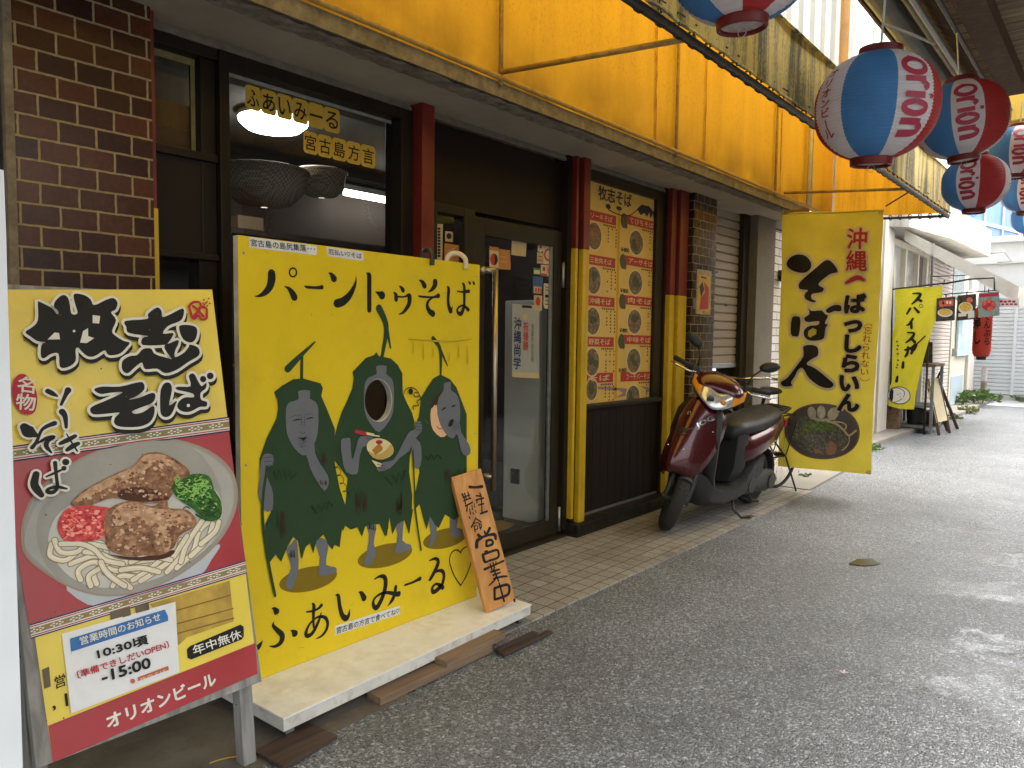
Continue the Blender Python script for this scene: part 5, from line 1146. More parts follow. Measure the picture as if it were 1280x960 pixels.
# masks, hands and arms
gp(6, [[(315,355),(310,300),(332,287),(400,290),(400,350),(440,372),(463,430),(460,600),(430,690),(380,760),(345,775),(285,722),(238,640),(222,560),(222,420),(250,375)]], 'figure_mask_print', B_GREY, C5, 2)
gp(6, [[(330,225),(325,175),(345,160),(405,165),(402,225),(445,260),(460,345),(455,500),(420,585),(350,660),(300,622),(250,540),(235,440),(240,310),(268,252)]], 'figure_mask_print', B_GREY, C6, 2, holes=[[(345+hrx*6*1.0*cos(a), 422+hry*6*sin(a)) for a in [2*pi*i/18 for i in range(18)]]])
gp(6, [[(245,450),(240,540),(258,620),(320,680),(368,660),(330,600),(295,500),(290,420)]], 'figure_skin_print', B_SKIN, C7, 2)
gp(6.5, [[(240,455),(280,350),(338,305),(305,380),(282,432),(270,415),(262,440)]], 'figure_hair_print', B_BRN, C7, 0)
gp(7, [[(342,310),(345,252),(372,243),(402,240),(402,305),(440,330),(470,400),(475,540),(435,672),(400,688),(350,640),(310,560),(293,470),(302,370)]], 'figure_mask_print', B_GREY, C7, 2)
g = G(YB,10.6,crop=C5); g.stroke([(265,516,3),(300,506,9),(330,505,4)]); g.stroke([(370,500,4),(400,493,9),(425,492,3)]); g.poly([(308,640),(340,643),(375,630),(365,645),(350,664)]); g.done('figure_features_print', I_BLK, cb)
g = G(YB,8,crop=C5); g.stroke([(335,485),(335,550)], 3); g.stroke([(357,485),(357,550)], 3); g.stroke([(255,490),(290,474),(330,474)], 3); g.stroke([(365,472),(400,462),(425,470)], 3); g.stroke([(325,598),(345,610),(365,600)], 4); g.done('figure_line_print', B_GREYD, cb)
g = G(YB,10.6,crop=C7); g.stroke([(325,464,4),(345,450,14),(358,447,4)]); g.stroke([(405,437,6),(420,430,12),(436,428,4)]); g.poly([(375,588),(392,545),(410,535),(424,545),(405,592),(390,598)]); g.done('figure_features_print', I_BLK, cb)
g = G(YB,8,crop=C7); g.stroke([(290,595),(305,612),(328,612)], 6); g.done('figure_lip_print', I_CRIM, cb)
B_GREY2 = ink('figure_arm_grey', (0.136,0.139,0.15))
gp(9, [[(315,690),(345,655),(380,630),(428,660),(435,750),(470,830),(530,920),(538,985),(505,1040),(440,950),(400,870),(380,800),(355,745)]], 'figure_arm_print', B_GREY2, C5, 2)
gp(9, [[(75,0),(60,60),(62,110),(52,200),(68,265),(88,300),(130,296),(134,210),(120,160),(100,110),(104,60),(130,50),(135,0),(105,-15)]], 'figure_arm_print', B_GREY2, C8, 2)
gp(9, [[(60,720),(95,706),(130,708),(135,790),(150,865),(190,712),(230,690),(300,700),(300,745),(220,775),(195,900),(180,975),(100,960),(68,850)],[(660,582),(668,650),(622,705),(572,800),(505,850),(430,930),(345,955),(330,920),(380,885),(450,870),(500,790),(570,660),(618,640),(618,585)]], 'figure_arm_print', B_GREY2, C6, 2)
gp(9.5, [[(395,600),(425,540),(470,570),(482,640),(545,740),(556,805),(520,832),(482,792),(455,665),(420,650)],[(98,690),(150,720),(165,800),(158,905),(130,935),(100,895),(85,800)]], 'figure_arm_print', B_GREY2, C7, 2)
g = G(YB,10,crop=C8); g.stroke([(100,60,17),(76,250,15),(81,400,16),(110,600,17),(145,770,15)]); g.done('staff_print', B_GRN, cb)
g = G(YB,10,crop=C8); g.stroke([(905,-30,10),(914,180,9),(920,310,10),(950,518,9)]); g.done('staff_print', B_GRN, cb)
for cr_, sts in ((C5,[[(50,792),(116,784)],[(55,822),(116,816)],[(62,850),(112,846)],[(345,668),(378,640)],[(330,690),(372,668)],[(325,712),(362,700)]]),(C6,[[(622,598),(662,596)],[(622,620),(662,618)],[(626,642),(660,642)],[(330,900),(385,916)],[(335,925),(392,936)],[(250,705),(292,712)]]),(C7,[[(402,592),(438,556)],[(412,610),(452,572)],[(425,622),(462,590)]])):
    g = G(YB,10.8,crop=cr_)
    for s_ in sts: g.stroke(s_, 4.5, 0)
    g.done('figure_finger_print', B_GREYD, cb)
# bowl, chopsticks
g = G(YB,10,crop=C6); g.poly([(288,868),(365,895),(362,915),(330,922)]); g.ell(354,782,103,74,28,0.25); g.done('small_bowl_print', B_CREAMI, cb)
g = G(YB,11,crop=C6); g.poly([(262,800),(300,850),(370,866),(440,830),(452,780),(430,750),(400,790),(330,830)], smooth=2); g.done('small_noodle_print', ink('print_ochre', (0.48,0.33,0.09)), cb)
g = G(YB,12,crop=C6); g.poly([(290,795),(345,742),(372,775),(368,795),(318,833)]); g.done('small_pork_print', ink('print_orange_brown', (0.38,0.17,0.035)), cb)
g = G(YB,12,crop=C6); g.ell(345,734,26,16); g.stroke([(172,655),(240,672)], 26, 0); g.done('small_red_print', I_CRIM, cb)
g = G(YB,12,crop=C6); g.stroke([(245,668),(300,680)], 18, 0); g.stroke([(300,684),(345,690)], 9, 0); g.done('chopstick_print', B_CREAMI, cb)
# grass strokes and smears
g = G(YB,11,crop=C8)
for z_ in ([(138,85),(150,132),(165,72),(180,130),(195,72),(205,130),(225,82),(233,130),(258,95)],[(345,275),(372,315),(380,265),(400,305),(418,255),(425,300),(440,245),(460,275)],[(750,115),(790,160),(790,100),(815,150),(825,90),(845,130),(862,80)],[(975,0),(990,20),(1005,-10),(1020,18),(1040,-10),(1060,12)],[(1125,95),(1145,115),(1155,70),(1175,110),(1195,70)]):
    g.stroke([(p[0],p[1],7) for p in z_], smooth=0)
g.done('grass_stroke_print', B_GRN2, cb)
random.seed(5); g = G(YB,11,crop=C8)
for x0, y0, x1, y1, n in ((150,300,200,460,9),(400,-30,440,60,7),(590,160,650,330,10),(1080,60,1110,160,6),(395,120,430,165,6),(225,515,260,570,6),(665,365,700,415,6),(815,190,850,330,8)):
    for i in range(n):
        x = random.uniform(x0,x1); y = random.uniform(y0,(y0+y1)/2); g.stroke([(x,y,3),(x+random.uniform(-5,5),(y+y1)/2,5),(x+random.uniform(-8,8),random.uniform((y0+y1)/2,y1),2)])
g.done('smear_print', B_BRN, cb)
g = G(YB,11,crop=C8); g.stroke([(478+14*cos(t*0.9)+t*2.2, 40+12*sin(t*0.9)+t*6.3, 3.2) for t in range(30)], smooth=3); g.done('curl_print', I_BLK, cb)
g = G(YB,11,crop=C6); g.stroke([(530,375),(545,340),(580,325),(620,340),(645,375),(635,395),(610,390),(610,365),(640,365)], 6); g.stroke([(650,385),(655,410),(630,430),(640,460),(600,465),(605,490)], 7); g.ell(583,355,17,24); g.done('curl_print', I_BLK, cb)
g = G(YB,11)
for u, v, h in ((515,428,10),(528,430,16),(540,434,9),(572,430,14),(583,432,20),(560,440,8)): g.stroke([(u,v,0.8),(u+0.4,v+h,1.6),(u,v+h+4,0.5)])
g.stroke([(510,424,1.5),(560,427,2),(588,424,1)]); g.done('tape_residue', ink('residue', (0.46,0.34,0.02)), cb)
random.seed(77); g = G(YB,14)
for i in range(26):
    y_, z_ = random.uniform(yl+0.03,yr-0.05), random.choice((random.uniform(ZC+0.01,ZC+0.10),random.uniform(0.2,1.58))); L_ = random.uniform(0.004,0.03)
    p_ = (y_, z_); q_ = (y_+L_*random.uniform(-1,1), z_+L_*random.uniform(-0.6,0.6)); g.px = False; g.stroke([(*p_,random.uniform(0.0008,0.0022)),(*q_,0.0008)], smooth=0)
g.done('scuff_mark', ink('scuff', (0.26,0.19,0.03)), cb)
for y_, z_ in ((yl+0.02,0.14),(yl+0.02,0.85),(yl+0.02,1.56),(yr-0.02,0.14),(yr-0.02,0.85),(yr-0.02,1.56)): mk('screw', M().lathe([(0.0001,0.0018),(0.003,0.0015),(0.0045,0)], (XS+0.0002,y_,z_), 'X', 12), STEEL, cb)
sm3 = lambda L_: smooth_open([tuple(p) for p in L_], 6)
mk('hook', M().tube(sm3([YB.w(2.155,zt_-0.01,-0.04),YB.w(2.158,zt_+0.03,-0.03),YB.w(2.162,zt_+0.03,0.0),YB.w(2.165,zt_,0.013),YB.w(2.165,zt_-0.03,0.012)]), 0.010, 8), BLACKP, cb, smooth=True)
mk('hook', M().tube(sm3([YB.w(2.300,zt_-0.03,-0.04),YB.w(2.302,zt_+0.01,-0.038),YB.w(2.318,zt_+0.034,-0.025),YB.w(2.345,zt_+0.034,-0.005),YB.w(2.365,zt_+0.012,0.012),YB.w(2.368,zt_-0.03,0.012)]), 0.011, 8), P('cream_plastic', (0.62,0.52,0.36), 0.4, 0.05, 5), cb, smooth=True)

# ------------------------------------------------------------------ white wooden cart under it
CARTT = P('worn_white_plywood', (0.75,0.74,0.70), 0.55, 0.1, 5, 0.08, 40, stain=(0.46,0.38,0.26), stain_amt=0.5, stain_scale=6)
CARTS = P('chipped_white_paint', (0.60,0.58,0.53), 0.6, 0.15, 6, 0.15, 40, stain=(0.30,0.24,0.17), stain_amt=0.8, stain_scale=16)
ct = root('rolling_cart', (-2.21,1.93,0), 'low white wooden cart on casters carrying the yellow cutout board', 'cart')
m = M().add([(-1.985,1.268,ZC-0.006),(-2.02,2.565,ZC-0.006),(-2.44,2.565,ZC-0.006),(-2.44,1.25,ZC-0.006),(-1.985,1.268,ZC),(-2.02,2.565,ZC),(-2.44,2.565,ZC),(-2.44,1.25,ZC)],[(3,2,1,0),(4,5,6,7),(0,1,5,4),(1,2,6,5),(2,3,7,6),(3,0,4,7)]); mk('deck', m, CARTT, ct, bevel=0.0015)
m = M().add([(-1.988,1.271,0.040),(-2.023,2.562,0.040),(-2.44,2.562,0.040),(-2.44,1.253,0.040),(-1.988,1.271,ZC-0.0065),(-2.023,2.562,ZC-0.0065),(-2.44,2.562,ZC-0.0065),(-2.44,1.253,ZC-0.0065)],[(3,2,1,0),(4,5,6,7),(0,1,5,4),(1,2,6,5),(2,3,7,6),(3,0,4,7)]); mk('frame_rail', m, CARTS, ct, bevel=0.003)
for x, y in ((-2.03,1.31),(-2.06,2.52),(-2.40,1.31),(-2.40,2.52)):
    cs = mk('caster', M().obox((x,y,0.036),(0.04,0.04,0.006)).obox((x+0.016,y,0.026),(0.004,0.03,0.022)).obox((x-0.016,y,0.026),(0.004,0.03,0.022)), STEEL, ct)
    mk('wheel', M().cyl((x,y,0.0185),0.018,0.024,'X',16), BLACKP, cs, smooth=False)
# wooden "open" plank standing on the cart
PLANKW = wood_mat('oiled_pine', (0.44,0.18,0.04), (0.62,0.30,0.085), 'Z', 7, 0.45, 0.15)
pb0, pb1 = on_z(609,767,ZC), on_z(646,757.5,ZC)
exv = (pb1-pb0).normalized(); 
tl_ = on_x(565,598,-2.243); tr_ = on_x(602,592,-2.243)
eyv = ((tl_-pb0)+(tr_-pb1))/2; eyn = eyv.normalized(); exv = (exv-eyn*exv.dot(eyn)).normalized(); PBd = Board(pb0, exv, eyv, (1,-0.3,0.1)); PW, PH = (pb1-pb0).length, eyv.length
pk = root('open_sign_plank', (pb0+pb1)/2, 'wooden plank with brushed black writing leaning on the yellow cutout board', 'sign')
m = M().obox(PBd.w(PW/2,PH/2+0.002,-0.0125),(PW,PH,0.025),(PBd.ex,PBd.ey,PBd.n)); mk('plank', m, PLANKW, pk, bevel=0.003)
CP = (565,595,5.486)
KN = [[(120,75,20),(160,78,16),(205,72,22)],  # ichi
 [(190,118,10),(200,150,10),(205,250,9)],[(165,135,9),(190,138,12)],[(163,165,10),(215,152,12)],[(180,200,9),(215,190,11)],[(195,258,12),(240,242,14)],[(170,160,8),(170,185,9)],
 [(70,125,14),(85,160,9),(92,190,10)],[(85,118,10),(98,160,8)],[(75,148,8),(120,130,8)],[(80,170,9),(128,152,9)],[(108,110,9),(118,150,8)],[(92,205,12),(140,180,10)],[(105,205,8),(100,240,11)],[(120,225,8),(125,262,9)],[(135,200,7),(140,230,8)],[(150,190,6),(155,215,7)],[(118,280,9),(122,290,9)],[(140,250,6),(150,262,7)],[(158,235,6),(165,250,7)],
 [(162,285,7),(148,320,10),(132,350,12)],[(160,290,8),(190,310,10),(200,318,8)],[(152,325,7),(178,318,8)],[(150,345,8),(158,382,9)],[(150,345,8),(170,340,7),(175,360,7),(156,368,6)],[(182,325,8),(195,365,9)],[(182,325,8),(200,335,8),(198,355,8)],
 [(180,405,22),(200,425,20)],[(222,380,14),(228,398,14)],[(258,358,20),(240,395,18)],[(200,425,18),(172,445,24),(168,485,26)],[(190,425,16),(250,405,16),(290,402,24),(298,430,20)],[(235,445,18),(235,480,18)],[(235,445,16),(268,438,16),(278,465,18),(240,482,14)],[(228,520,16),(240,515,14)],[(210,540,18),(222,585,20),(240,588,14)],[(215,538,16),(300,508,16),(318,525,18),(312,560,16),(250,582,14)],
 [(222,640,18),(290,610,12),(352,582,14)],[(262,605,12),(272,640,12)],[(280,595,11),(290,630,12)],[(300,588,10),(300,610,10)],[(265,658,14),(322,640,13)],[(280,680,12),(330,662,10)],[(285,640,12),(318,720,12)],[(252,752,8),(290,715,12),(300,690,12)],[(285,705,12),(340,690,14),(375,688,12)],
 [(290,770,18),(292,845,18)],[(290,770,16),(375,745,18),(392,775,20),(378,815,18),(300,845,16)],[(322,735,12),(340,800,14),(356,858,14)]]
strokes(PBd, CP, KN, 'lettering', I_BLK, pk, 2)
G(PBd,2,crop=CP).poly([(418,845),(432,838),(436,862),(422,868)]).done('signature', B_BRN, pk)
# loose boards on the ground under the cart
OLDW = wood_mat('old_brown_board', (0.12,0.075,0.045), (0.24,0.16,0.10), 'Y', 9, 0.8, 0.5); DKOLD = wood_mat('dark_wet_board', (0.03,0.018,0.014), (0.075,0.045,0.035), 'Y', 9, 0.6, 0.5)
def board(name, a, b, wdt, z0, z1, mat, label):
    a, b = V(a), V(b); d = (b-a).normalized(); n = V((-d.y, d.x, 0)); c = (a+b)/2 - n*wdt/2*-1
    r_ = root(name, (c.x,c.y,z0), label, 'board'); mk('board', M().obox((c.x,c.y,(z0+z1)/2),((b-a).length,wdt,z1-z0),(d,n,V((0,0,1)))), mat, r_, bevel=0.002)
def sboard(name, a, b, wdt, z0, z1, mat, label):
    a, b = V(a), V(b); d = (b-a).normalized(); n = V((-d.y, d.x, 0)); c = (a+b)/2 + n*wdt/2
    o = mk(name, M().obox((c.x,c.y,(z0+z1)/2),((b-a).length,wdt,z1-z0),(d,n,V((0,0,1)))), mat, None, bevel=0.002); return tag(o, label, 'board')
sboard('loose_board', (-1.865,1.19,0), (-1.885,1.40,0), 0.14, 0.0005, 0.0155, DKOLD, 'dark wet board under the front caster of the white cart')
sboard('loose_board', (-1.948,1.63,0), (-1.945,2.215,0), 0.075, 0.0005, 0.028, OLDW, 'longest brown board lying along the edge of the white cart')
sboard('loose_board', (-1.940,1.95,0), (-1.955,2.31,0), 0.07, 0.0285, 0.052, OLDW, 'short brown board stacked on the longer one beside the white cart')
o = sboard('loose_board', (-1.88,2.215,0), (-1.875,2.53,0), 0.028, 0.0005, 0.012, DKOLD, 'thin dark splintered board sticking out past the far end of the cart')
o = sboard('loose_board', (-1.91,2.22,0), (-1.905,2.46,0), 0.026, 0.0005, 0.022, DKOLD, 'thin dark board lying between the cart and the splintered one')
# ------------------------------------------------------------------ menu poster in the side window
MP_Y = P('poster_yellow', (0.62,0.40,0.085), 0.5, 0.08, 5); MP_R = ink('poster_red', (0.40,0.045,0.04)); MP_O = ink('poster_orange_line', (0.55,0.30,0.02)); MP_B = ink('poster_ink', (0.03,0.03,0.045)); MP_L = ink('poster_lilac', (0.26,0.17,0.20)); MP_C = ink('poster_cream', (0.62,0.48,0.24))
BOWLD = P('poster_bowl', (0.13,0.085,0.04), 0.5, 0.5, 50, stain=(0.40,0.30,0.16), stain_amt=0.9, stain_scale=34); BOWLG = P('poster_greens', (0.05,0.06,0.018), 0.5, 0.5, 40, stain=(0.14,0.11,0.05), stain_amt=0.7, stain_scale=40); BOWLP = P('poster_meat', (0.24,0.12,0.06), 0.5, 0.5, 40, stain=(0.09,0.04,0.02), stain_amt=0.7, stain_scale=30)
XM = -2.794
MB_ = Board((XM,0,0), (0,1,0), (0,0,1), (1,0,0))
mp = root('menu_poster', (XM,4.46,0.842), 'tall yellow menu poster with red bars and round noodle bowls in the shop window', 'poster')
mk('sheet', M().box(XM-0.003,XM,3.98,4.953,0.843,2.317), MP_Y, mp)
def rows_of(name, lst, mat, lay):
    g = G(MB_, lay)
    for q in lst: g.poly(q)
    return g.done(name, mat, mp)
# pixel frame of the poster: left x=731, right x=823 ... bilinear helper
def mpx(s, t):   # s 0..1 across, t 0..1 down
    L = (733.5-4.5*t, 223+280*t); R_ = (823.5-6*t, 250.2+246*t); return (L[0]+(R_[0]-L[0])*s, L[1]+(R_[1]-L[1])*s)
def mrect(s0, t0, s1, t1): return [mpx(s0,t0),mpx(s1,t0),mpx(s1,t1),mpx(s0,t1)]
def mdisc(g, s, t, rs, rt): g.poly([mpx(s+rs*cos(a), t+rt*sin(a)) for a in [2*pi*i/24 for i in range(24)]])
LB_T = [0.135,0.335,0.520,0.705,0.870]; RB_T = [0.115,0.310,0.500,0.690,0.870]
rows_of('red_bar', [mrect(0.0,t,0.415,t+0.045) for t in LB_T]+[mrect(0.52,t,0.995,t+0.045) for t in RB_T], MP_R, 1)
rows_of('centre_line', [mrect(0.435,0.10,0.47,0.995)], MP_O, 1)
rows_of('scroll_print', [[mpx(0.0,0.925),mpx(0.3,0.935),mpx(0.62,0.95),mpx(0.7,0.965),mpx(0.6,0.985),mpx(0.45,0.99),mpx(0.56,0.97),mpx(0.5,0.955),mpx(0.2,0.945),mpx(0.0,0.94)],[mpx(0.8,0.94),mpx(0.93,0.95),mpx(0.97,0.965),mpx(0.88,0.98),mpx(0.9,0.965)]], MP_L, 1)
g = G(MB_,2); g2 = G(MB_,2.5); g3 = G(MB_,3); g4 = G(MB_,3.9); random.seed(9)
for i, t in enumerate(LB_T):
    g = G(MB_,2); g2 = G(MB_,2.5); tt = t+0.115 if i < 4 else t+0.075; mdisc(g, 0.115, tt, 0.112 if i < 4 else 0.09, 0.069 if i < 4 else 0.055); mdisc(g2, 0.115, tt, 0.098 if i < 4 else 0.078, 0.061 if i < 4 else 0.048); g.done('bowl_rim_print', MP_C, mp); g2.done('bowl_print', BOWLD, mp)
for i, t in enumerate(RB_T):
    g = G(MB_,2); g2 = G(MB_,2.5); tt = t+0.125; mdisc(g, 0.70, tt, 0.108, 0.067); mdisc(g2, 0.70, tt, 0.094, 0.058); g.done('bowl_rim_print', MP_C, mp); g2.done('bowl_print', BOWLD, mp)
for i, t in enumerate(LB_T+RB_T):
    s0 = 0.115 if i < 5 else 0.70; tt = t+(0.115 if i < 4 else 0.075 if i == 4 else 0.125)
    for k in range(5):
        a, r = random.uniform(0,6.3), random.uniform(0.1,0.65); gg = random.choice((g3,g4)); mdisc(gg, s0+0.075*r*cos(a), tt+0.046*r*sin(a), random.uniform(0.02,0.045), random.uniform(0.012,0.026))
g3.done('meat_print', BOWLP, mp); g4.done('greens_print', BOWLG, mp)
g = G(MB_,2)
for i, t in enumerate(LB_T+RB_T):
    left = i < 5; s0, n = (0.44,4) if left else (0.915,4)
    for c in range(3):
        for k in range(random.choice((5,6,7))):
            s = (0.43-0.055*c) if left else (0.99-0.045*c); t_ = t+0.062+k*0.0155
            if random.random() < 0.85: g.poly(mrect(s-0.018, t_, s-0.004, t_+0.008))
    for k in range(7): g.poly(mrect((0.24 if left else 0.78)+0.026*k, t+0.050, (0.24 if left else 0.78)+0.026*k+0.016, t+0.0585))
g.done('small_lettering', MP_B, mp)
def mtext(body, s0, s1, t0, t1, mat, lay=3, bold=0.01):
    text('lettering', MB_, body, mpx(s0,t1), mpx(s1,t1), mpx(s0,t0), mat, mp, lay, bold)
for body, t in (('ソーキそば',LB_T[0]),('三枚肉そば',LB_T[1]),('沖縄そば',LB_T[2]),('野菜そば',LB_T[3]),('そば',LB_T[4])): mtext(body, 0.06, 0.36, t+0.009, t+0.036, MP_C)
for body, t in (('てびちそば',RB_T[0]),('アーサそば',RB_T[1]),('肉そば',RB_T[2]),('中味そば',RB_T[3]),('フーチバーそば',RB_T[4])): mtext(body, 0.60, 0.93, t+0.009, t+0.036, MP_C)
for i, t in enumerate(RB_T): mtext('￥800', 0.49, 0.60, t+0.160, t+0.180, MP_B, 4, 0.02)
g = G(MB_,4)
for t in RB_T[:4]: mdisc(g, 0.52, t+0.032, 0.045, 0.036); mdisc(g, 0.55, t+0.055, 0.02, 0.014)
g.done('badge_print', BOWLG, mp)
mtext('牧志そば', 0.16, 0.62, 0.014, 0.078, MP_B, 4, 0.02)
g = G(MB_,3); mdisc(g, 0.30, 0.10, 0.035, 0.012); mdisc(g, 0.45, 0.095, 0.04, 0.010); g.poly([mpx(0.70,0.075),mpx(0.76,0.048),mpx(0.86,0.045),mpx(0.96,0.075),mpx(0.93,0.10),mpx(0.92,0.075),mpx(0.89,0.105),mpx(0.87,0.075),mpx(0.84,0.10),mpx(0.80,0.085),mpx(0.75,0.10)]); g.done('hat_print', MP_B, mp)
g = G(MB_,4); g.stroke([mpx(0.30,0.115),mpx(0.45,0.125),mpx(0.6,0.115),mpx(0.72,0.07)], 1.0); g.done('brush_line_print', MP_B, mp)

# small poster on the second brick pier
XQ = -2.664; QB = Board((XQ,0,0),(0,1,0),(0,0,1),(1,0,0))
q0, q1, q2, q3 = QB.l(871.5,336), QB.l(889.5,341), QB.l(887,394), QB.l(868.5,392.5)
pp = root('pier_poster', (XQ,(q0[0]+q1[0])/2,q3[1]), 'small weathered yellow poster under film on the brick pier', 'poster')
mk('sheet', M().box(XQ-0.003,XQ,q0[0],q1[0],q3[1],q0[1]), P('film_cover', (0.34,0.27,0.15), 0.25, 0.15, 9), pp)
g = G(QB,1); g.poly([(873.5,342),(888,346),(886,389),(871,388)]); g.done('print', ink('poster_gold', (0.52,0.31,0.05)), pp)
g = G(QB,2); g.poly([(880,352),(886,360),(885,386),(874,387),(876,372),(881,366)]); g.done('red_print', MP_R, pp)
g = G(QB,2); g.poly([(874,358),(878,352),(880,362),(876,372)]); g.poly([(876,345),(883,347),(883,349),(876,347)]); g.done('figure_print', MP_B, pp)
mk('meter_plate', M().box(-2.668,-2.660,5.372,5.42,1.52,1.61), GREYCON, shop, bevel=0.003)

# yellow letter tiles stuck on the big window
T_Y = P('tile_yellow', (0.55,0.35,0.035), 0.5, 0.1, 10)
XT = XW-0.0265; TB = Board((XT,0,0),(0,1,0),(0,0,1),(1,0,0))
def tiles(chars, pl_, pr_, h, label, grp):
    n = len(chars)
    for i, ch in enumerate(chars):
        f0, f1 = i/n, (i+1)/n
        a = (pl_[0]+(pr_[0]-pl_[0])*f0, pl_[1]+(pr_[1]-pl_[1])*f0); b = (pl_[0]+(pr_[0]-pl_[0])*f1, pl_[1]+(pr_[1]-pl_[1])*f1)
        A, B_, C_ = TB.l(*a), TB.l(*b), TB.l(a[0]+0.6, a[1]+h)
        rt = root('letter_tile', (XT, (A[0]+B_[0])/2, C_[1]), label % ch, 'window sticker', grp)
        w, hh_ = B_[0]-A[0], A[1]-C_[1]; r = 0.016; pts = []
        for cx, cy, a0 in ((B_[0]-r-0.0005,A[1]-r,0),(A[0]+r+0.0005,A[1]-r,pi/2),(A[0]+r+0.0005,C_[1]+r,pi),(B_[0]-r-0.0005,C_[1]+r,1.5*pi)):
            pts += [(cx+r*cos(a0+k*pi/8), cy+r*sin(a0+k*pi/8)) for k in range(5)]
        g = G(TB,1,px=False); g.poly(pts); g.done('tile', T_Y, rt)
        text('lettering', TB, ch, (A[0]+w*0.12,C_[1]+hh_*0.16) if ch != 'ー' else (A[0]+w*0.1,C_[1]+hh_*0.45), (B_[0]-w*0.12,C_[1]+hh_*0.16) if ch != 'ー' else (B_[0]-w*0.1,C_[1]+hh_*0.45), (A[0]+w*0.12,A[1]-hh_*0.16) if ch != 'ー' else (A[0]+w*0.1,C_[1]+hh_*0.53), I_BLK, rt, 2, 0.01, px=False)
tiles('ふぁいみーる', (306,104.5), (424.5,137.5), 31, 'yellow window tile with the black letter %s, in the upper row on the big pane', 'letter tiles on the shop window')
tiles('宮古島方言', (379,162.5), (469,183.5), 28, 'yellow window tile with the black letter %s, in the lower row on the big pane', 'letter tiles on the shop window')

# notices on the door glass and the side light
XS2 = XD-0.0105; DB = Board((XS2,0,0),(0,1,0),(0,0,1),(1,0,0)); CD = (600,280,5.333)
def sticker(pts, mat, label, extra=None, lay=1, crop=CD, brd=DB):
    c = [brd.l(crop[0]+p[0]/crop[2], crop[1]+p[1]/crop[2]) for p in pts]
    rt = root('door_notice', brd.w(sum(p[0] for p in c)/len(c), min(p[1] for p in c)), label, 'notice', 'notices on the door glass')
    g = G(brd,lay,crop=crop); g.poly(pts); g.done('sheet', mat, rt)
    if extra:
        for k, (kind, dat, mt) in enumerate(extra):
            g = G(brd,lay+1+k*0.5,crop=crop)
            for d in dat:
                if kind == 'p': g.poly(d)
                elif kind == 'e': g.ell(*d)
                else: g.stroke(d[0], d[1], 0)
            g.done('print', mt, rt)
    return rt
S_CR = P('sticker_cream', (0.52,0.43,0.28), 0.45, 0.08, 12); S_OR = P('sticker_orange', (0.42,0.17,0.035), 0.45, 0.1, 12); S_RD = ink('sticker_red', (0.42,0.05,0.04)); S_BL = ink('sticker_blue', (0.06,0.10,0.22)); S_TAN = P('sticker_tan', (0.45,0.34,0.18), 0.45, 0.08, 12); S_GN = ink('sticker_green', (0.06,0.2,0.05))
sticker([(62,148),(124,157),(124,296),(62,286)], S_CR, 'cream notice with a red and black disc beside the orange one on the door', [('p',[[(62,148),(124,157),(124,182),(62,174)]],S_OR),('e',[(92,236,26,40)],S_RD),('p',[[(92,196),(112,215),(117,245),(105,270),(92,276),(98,240)]],I_BLK)])
sticker([(126,165),(200,176),(204,306),(124,300)], S_OR, 'plain orange notice on the door glass left of the cream square', [('s',[([(140,215),(180,225)],5),([(140,250),(185,255)],5)],P('orange_pale', (0.5,0.27,0.1),0.5,0.05,5))])
sticker([(212,72),(312,90),(306,218),(208,206)], S_TAN, 'blank cream square notice at the top of the door glass')
sticker([(384,100),(422,103),(422,180),(405,188),(384,182)], S_CR, 'small cream tag with a red top at the upper right of the door glass', [('p',[[(384,100),(422,103),(422,122),(384,120)]],S_RD),('e',[(404,152,9,12)],S_RD)])
sticker([(420,120),(490,128),(488,272),(420,266)], S_CR, 'cream notice with a red ring at the upper right of the door glass', [('p',[[(420,120),(490,128),(490,138),(420,131)]],S_RD),('e',[(455,205,30,42)],S_RD),('e',[(455,205,20,29)],S_CR)])
sticker([(380,188),(418,192),(418,265),(380,262)], S_TAN, 'tan tag under the red topped one on the door glass', [('s',[([(388,215),(410,218)],6),([(388,240),(410,242)],6)],S_RD)])
sticker([(405,270),(480,276),(480,352),(405,345)], S_CR, 'low wide notice with a red foot below the red ring notice on the door', [('p',[[(405,328),(445,332),(445,348),(405,345)]],S_RD),('e',[(425,300,9,16)],S_RD),('p',[[(448,290),(476,293),(476,330),(448,326)]],S_OR)])
sticker([(355,290),(402,296),(402,340),(355,335)], S_GN, 'green and white tag beside the low wide notice on the door', [('p',[[(360,305),(398,310),(398,335),(360,330)]],S_CR)])
sticker([(352,345),(420,352),(412,468),(352,462)], S_BL, 'dark blue notice with small figures on the door glass', [('p',[[(358,415),(410,420),(408,464),(358,460)]],S_TAN),('e',[(372,440,6,18),(390,442,6,18),(404,444,4,16)],S_RD)])
sticker([(358,472),(415,478),(412,582),(358,572)], S_TAN, 'tan notice with a red oval, lowest in its column on the door', [('e',[(386,515,16,30)],S_RD)])
sticker([(424,395),(480,400),(480,572),(432,565),(422,540)], S_CR, 'long cream slip with black print at the right of the door glass', [('p',[[(432,470),(472,474),(472,492),(432,490)]],I_BLK),('s',[([(434,420),(470,424)],4),([(434,440),(470,444)],4),([(434,510),(470,514)],4),([(434,535),(470,540)],4)],MP_B)])
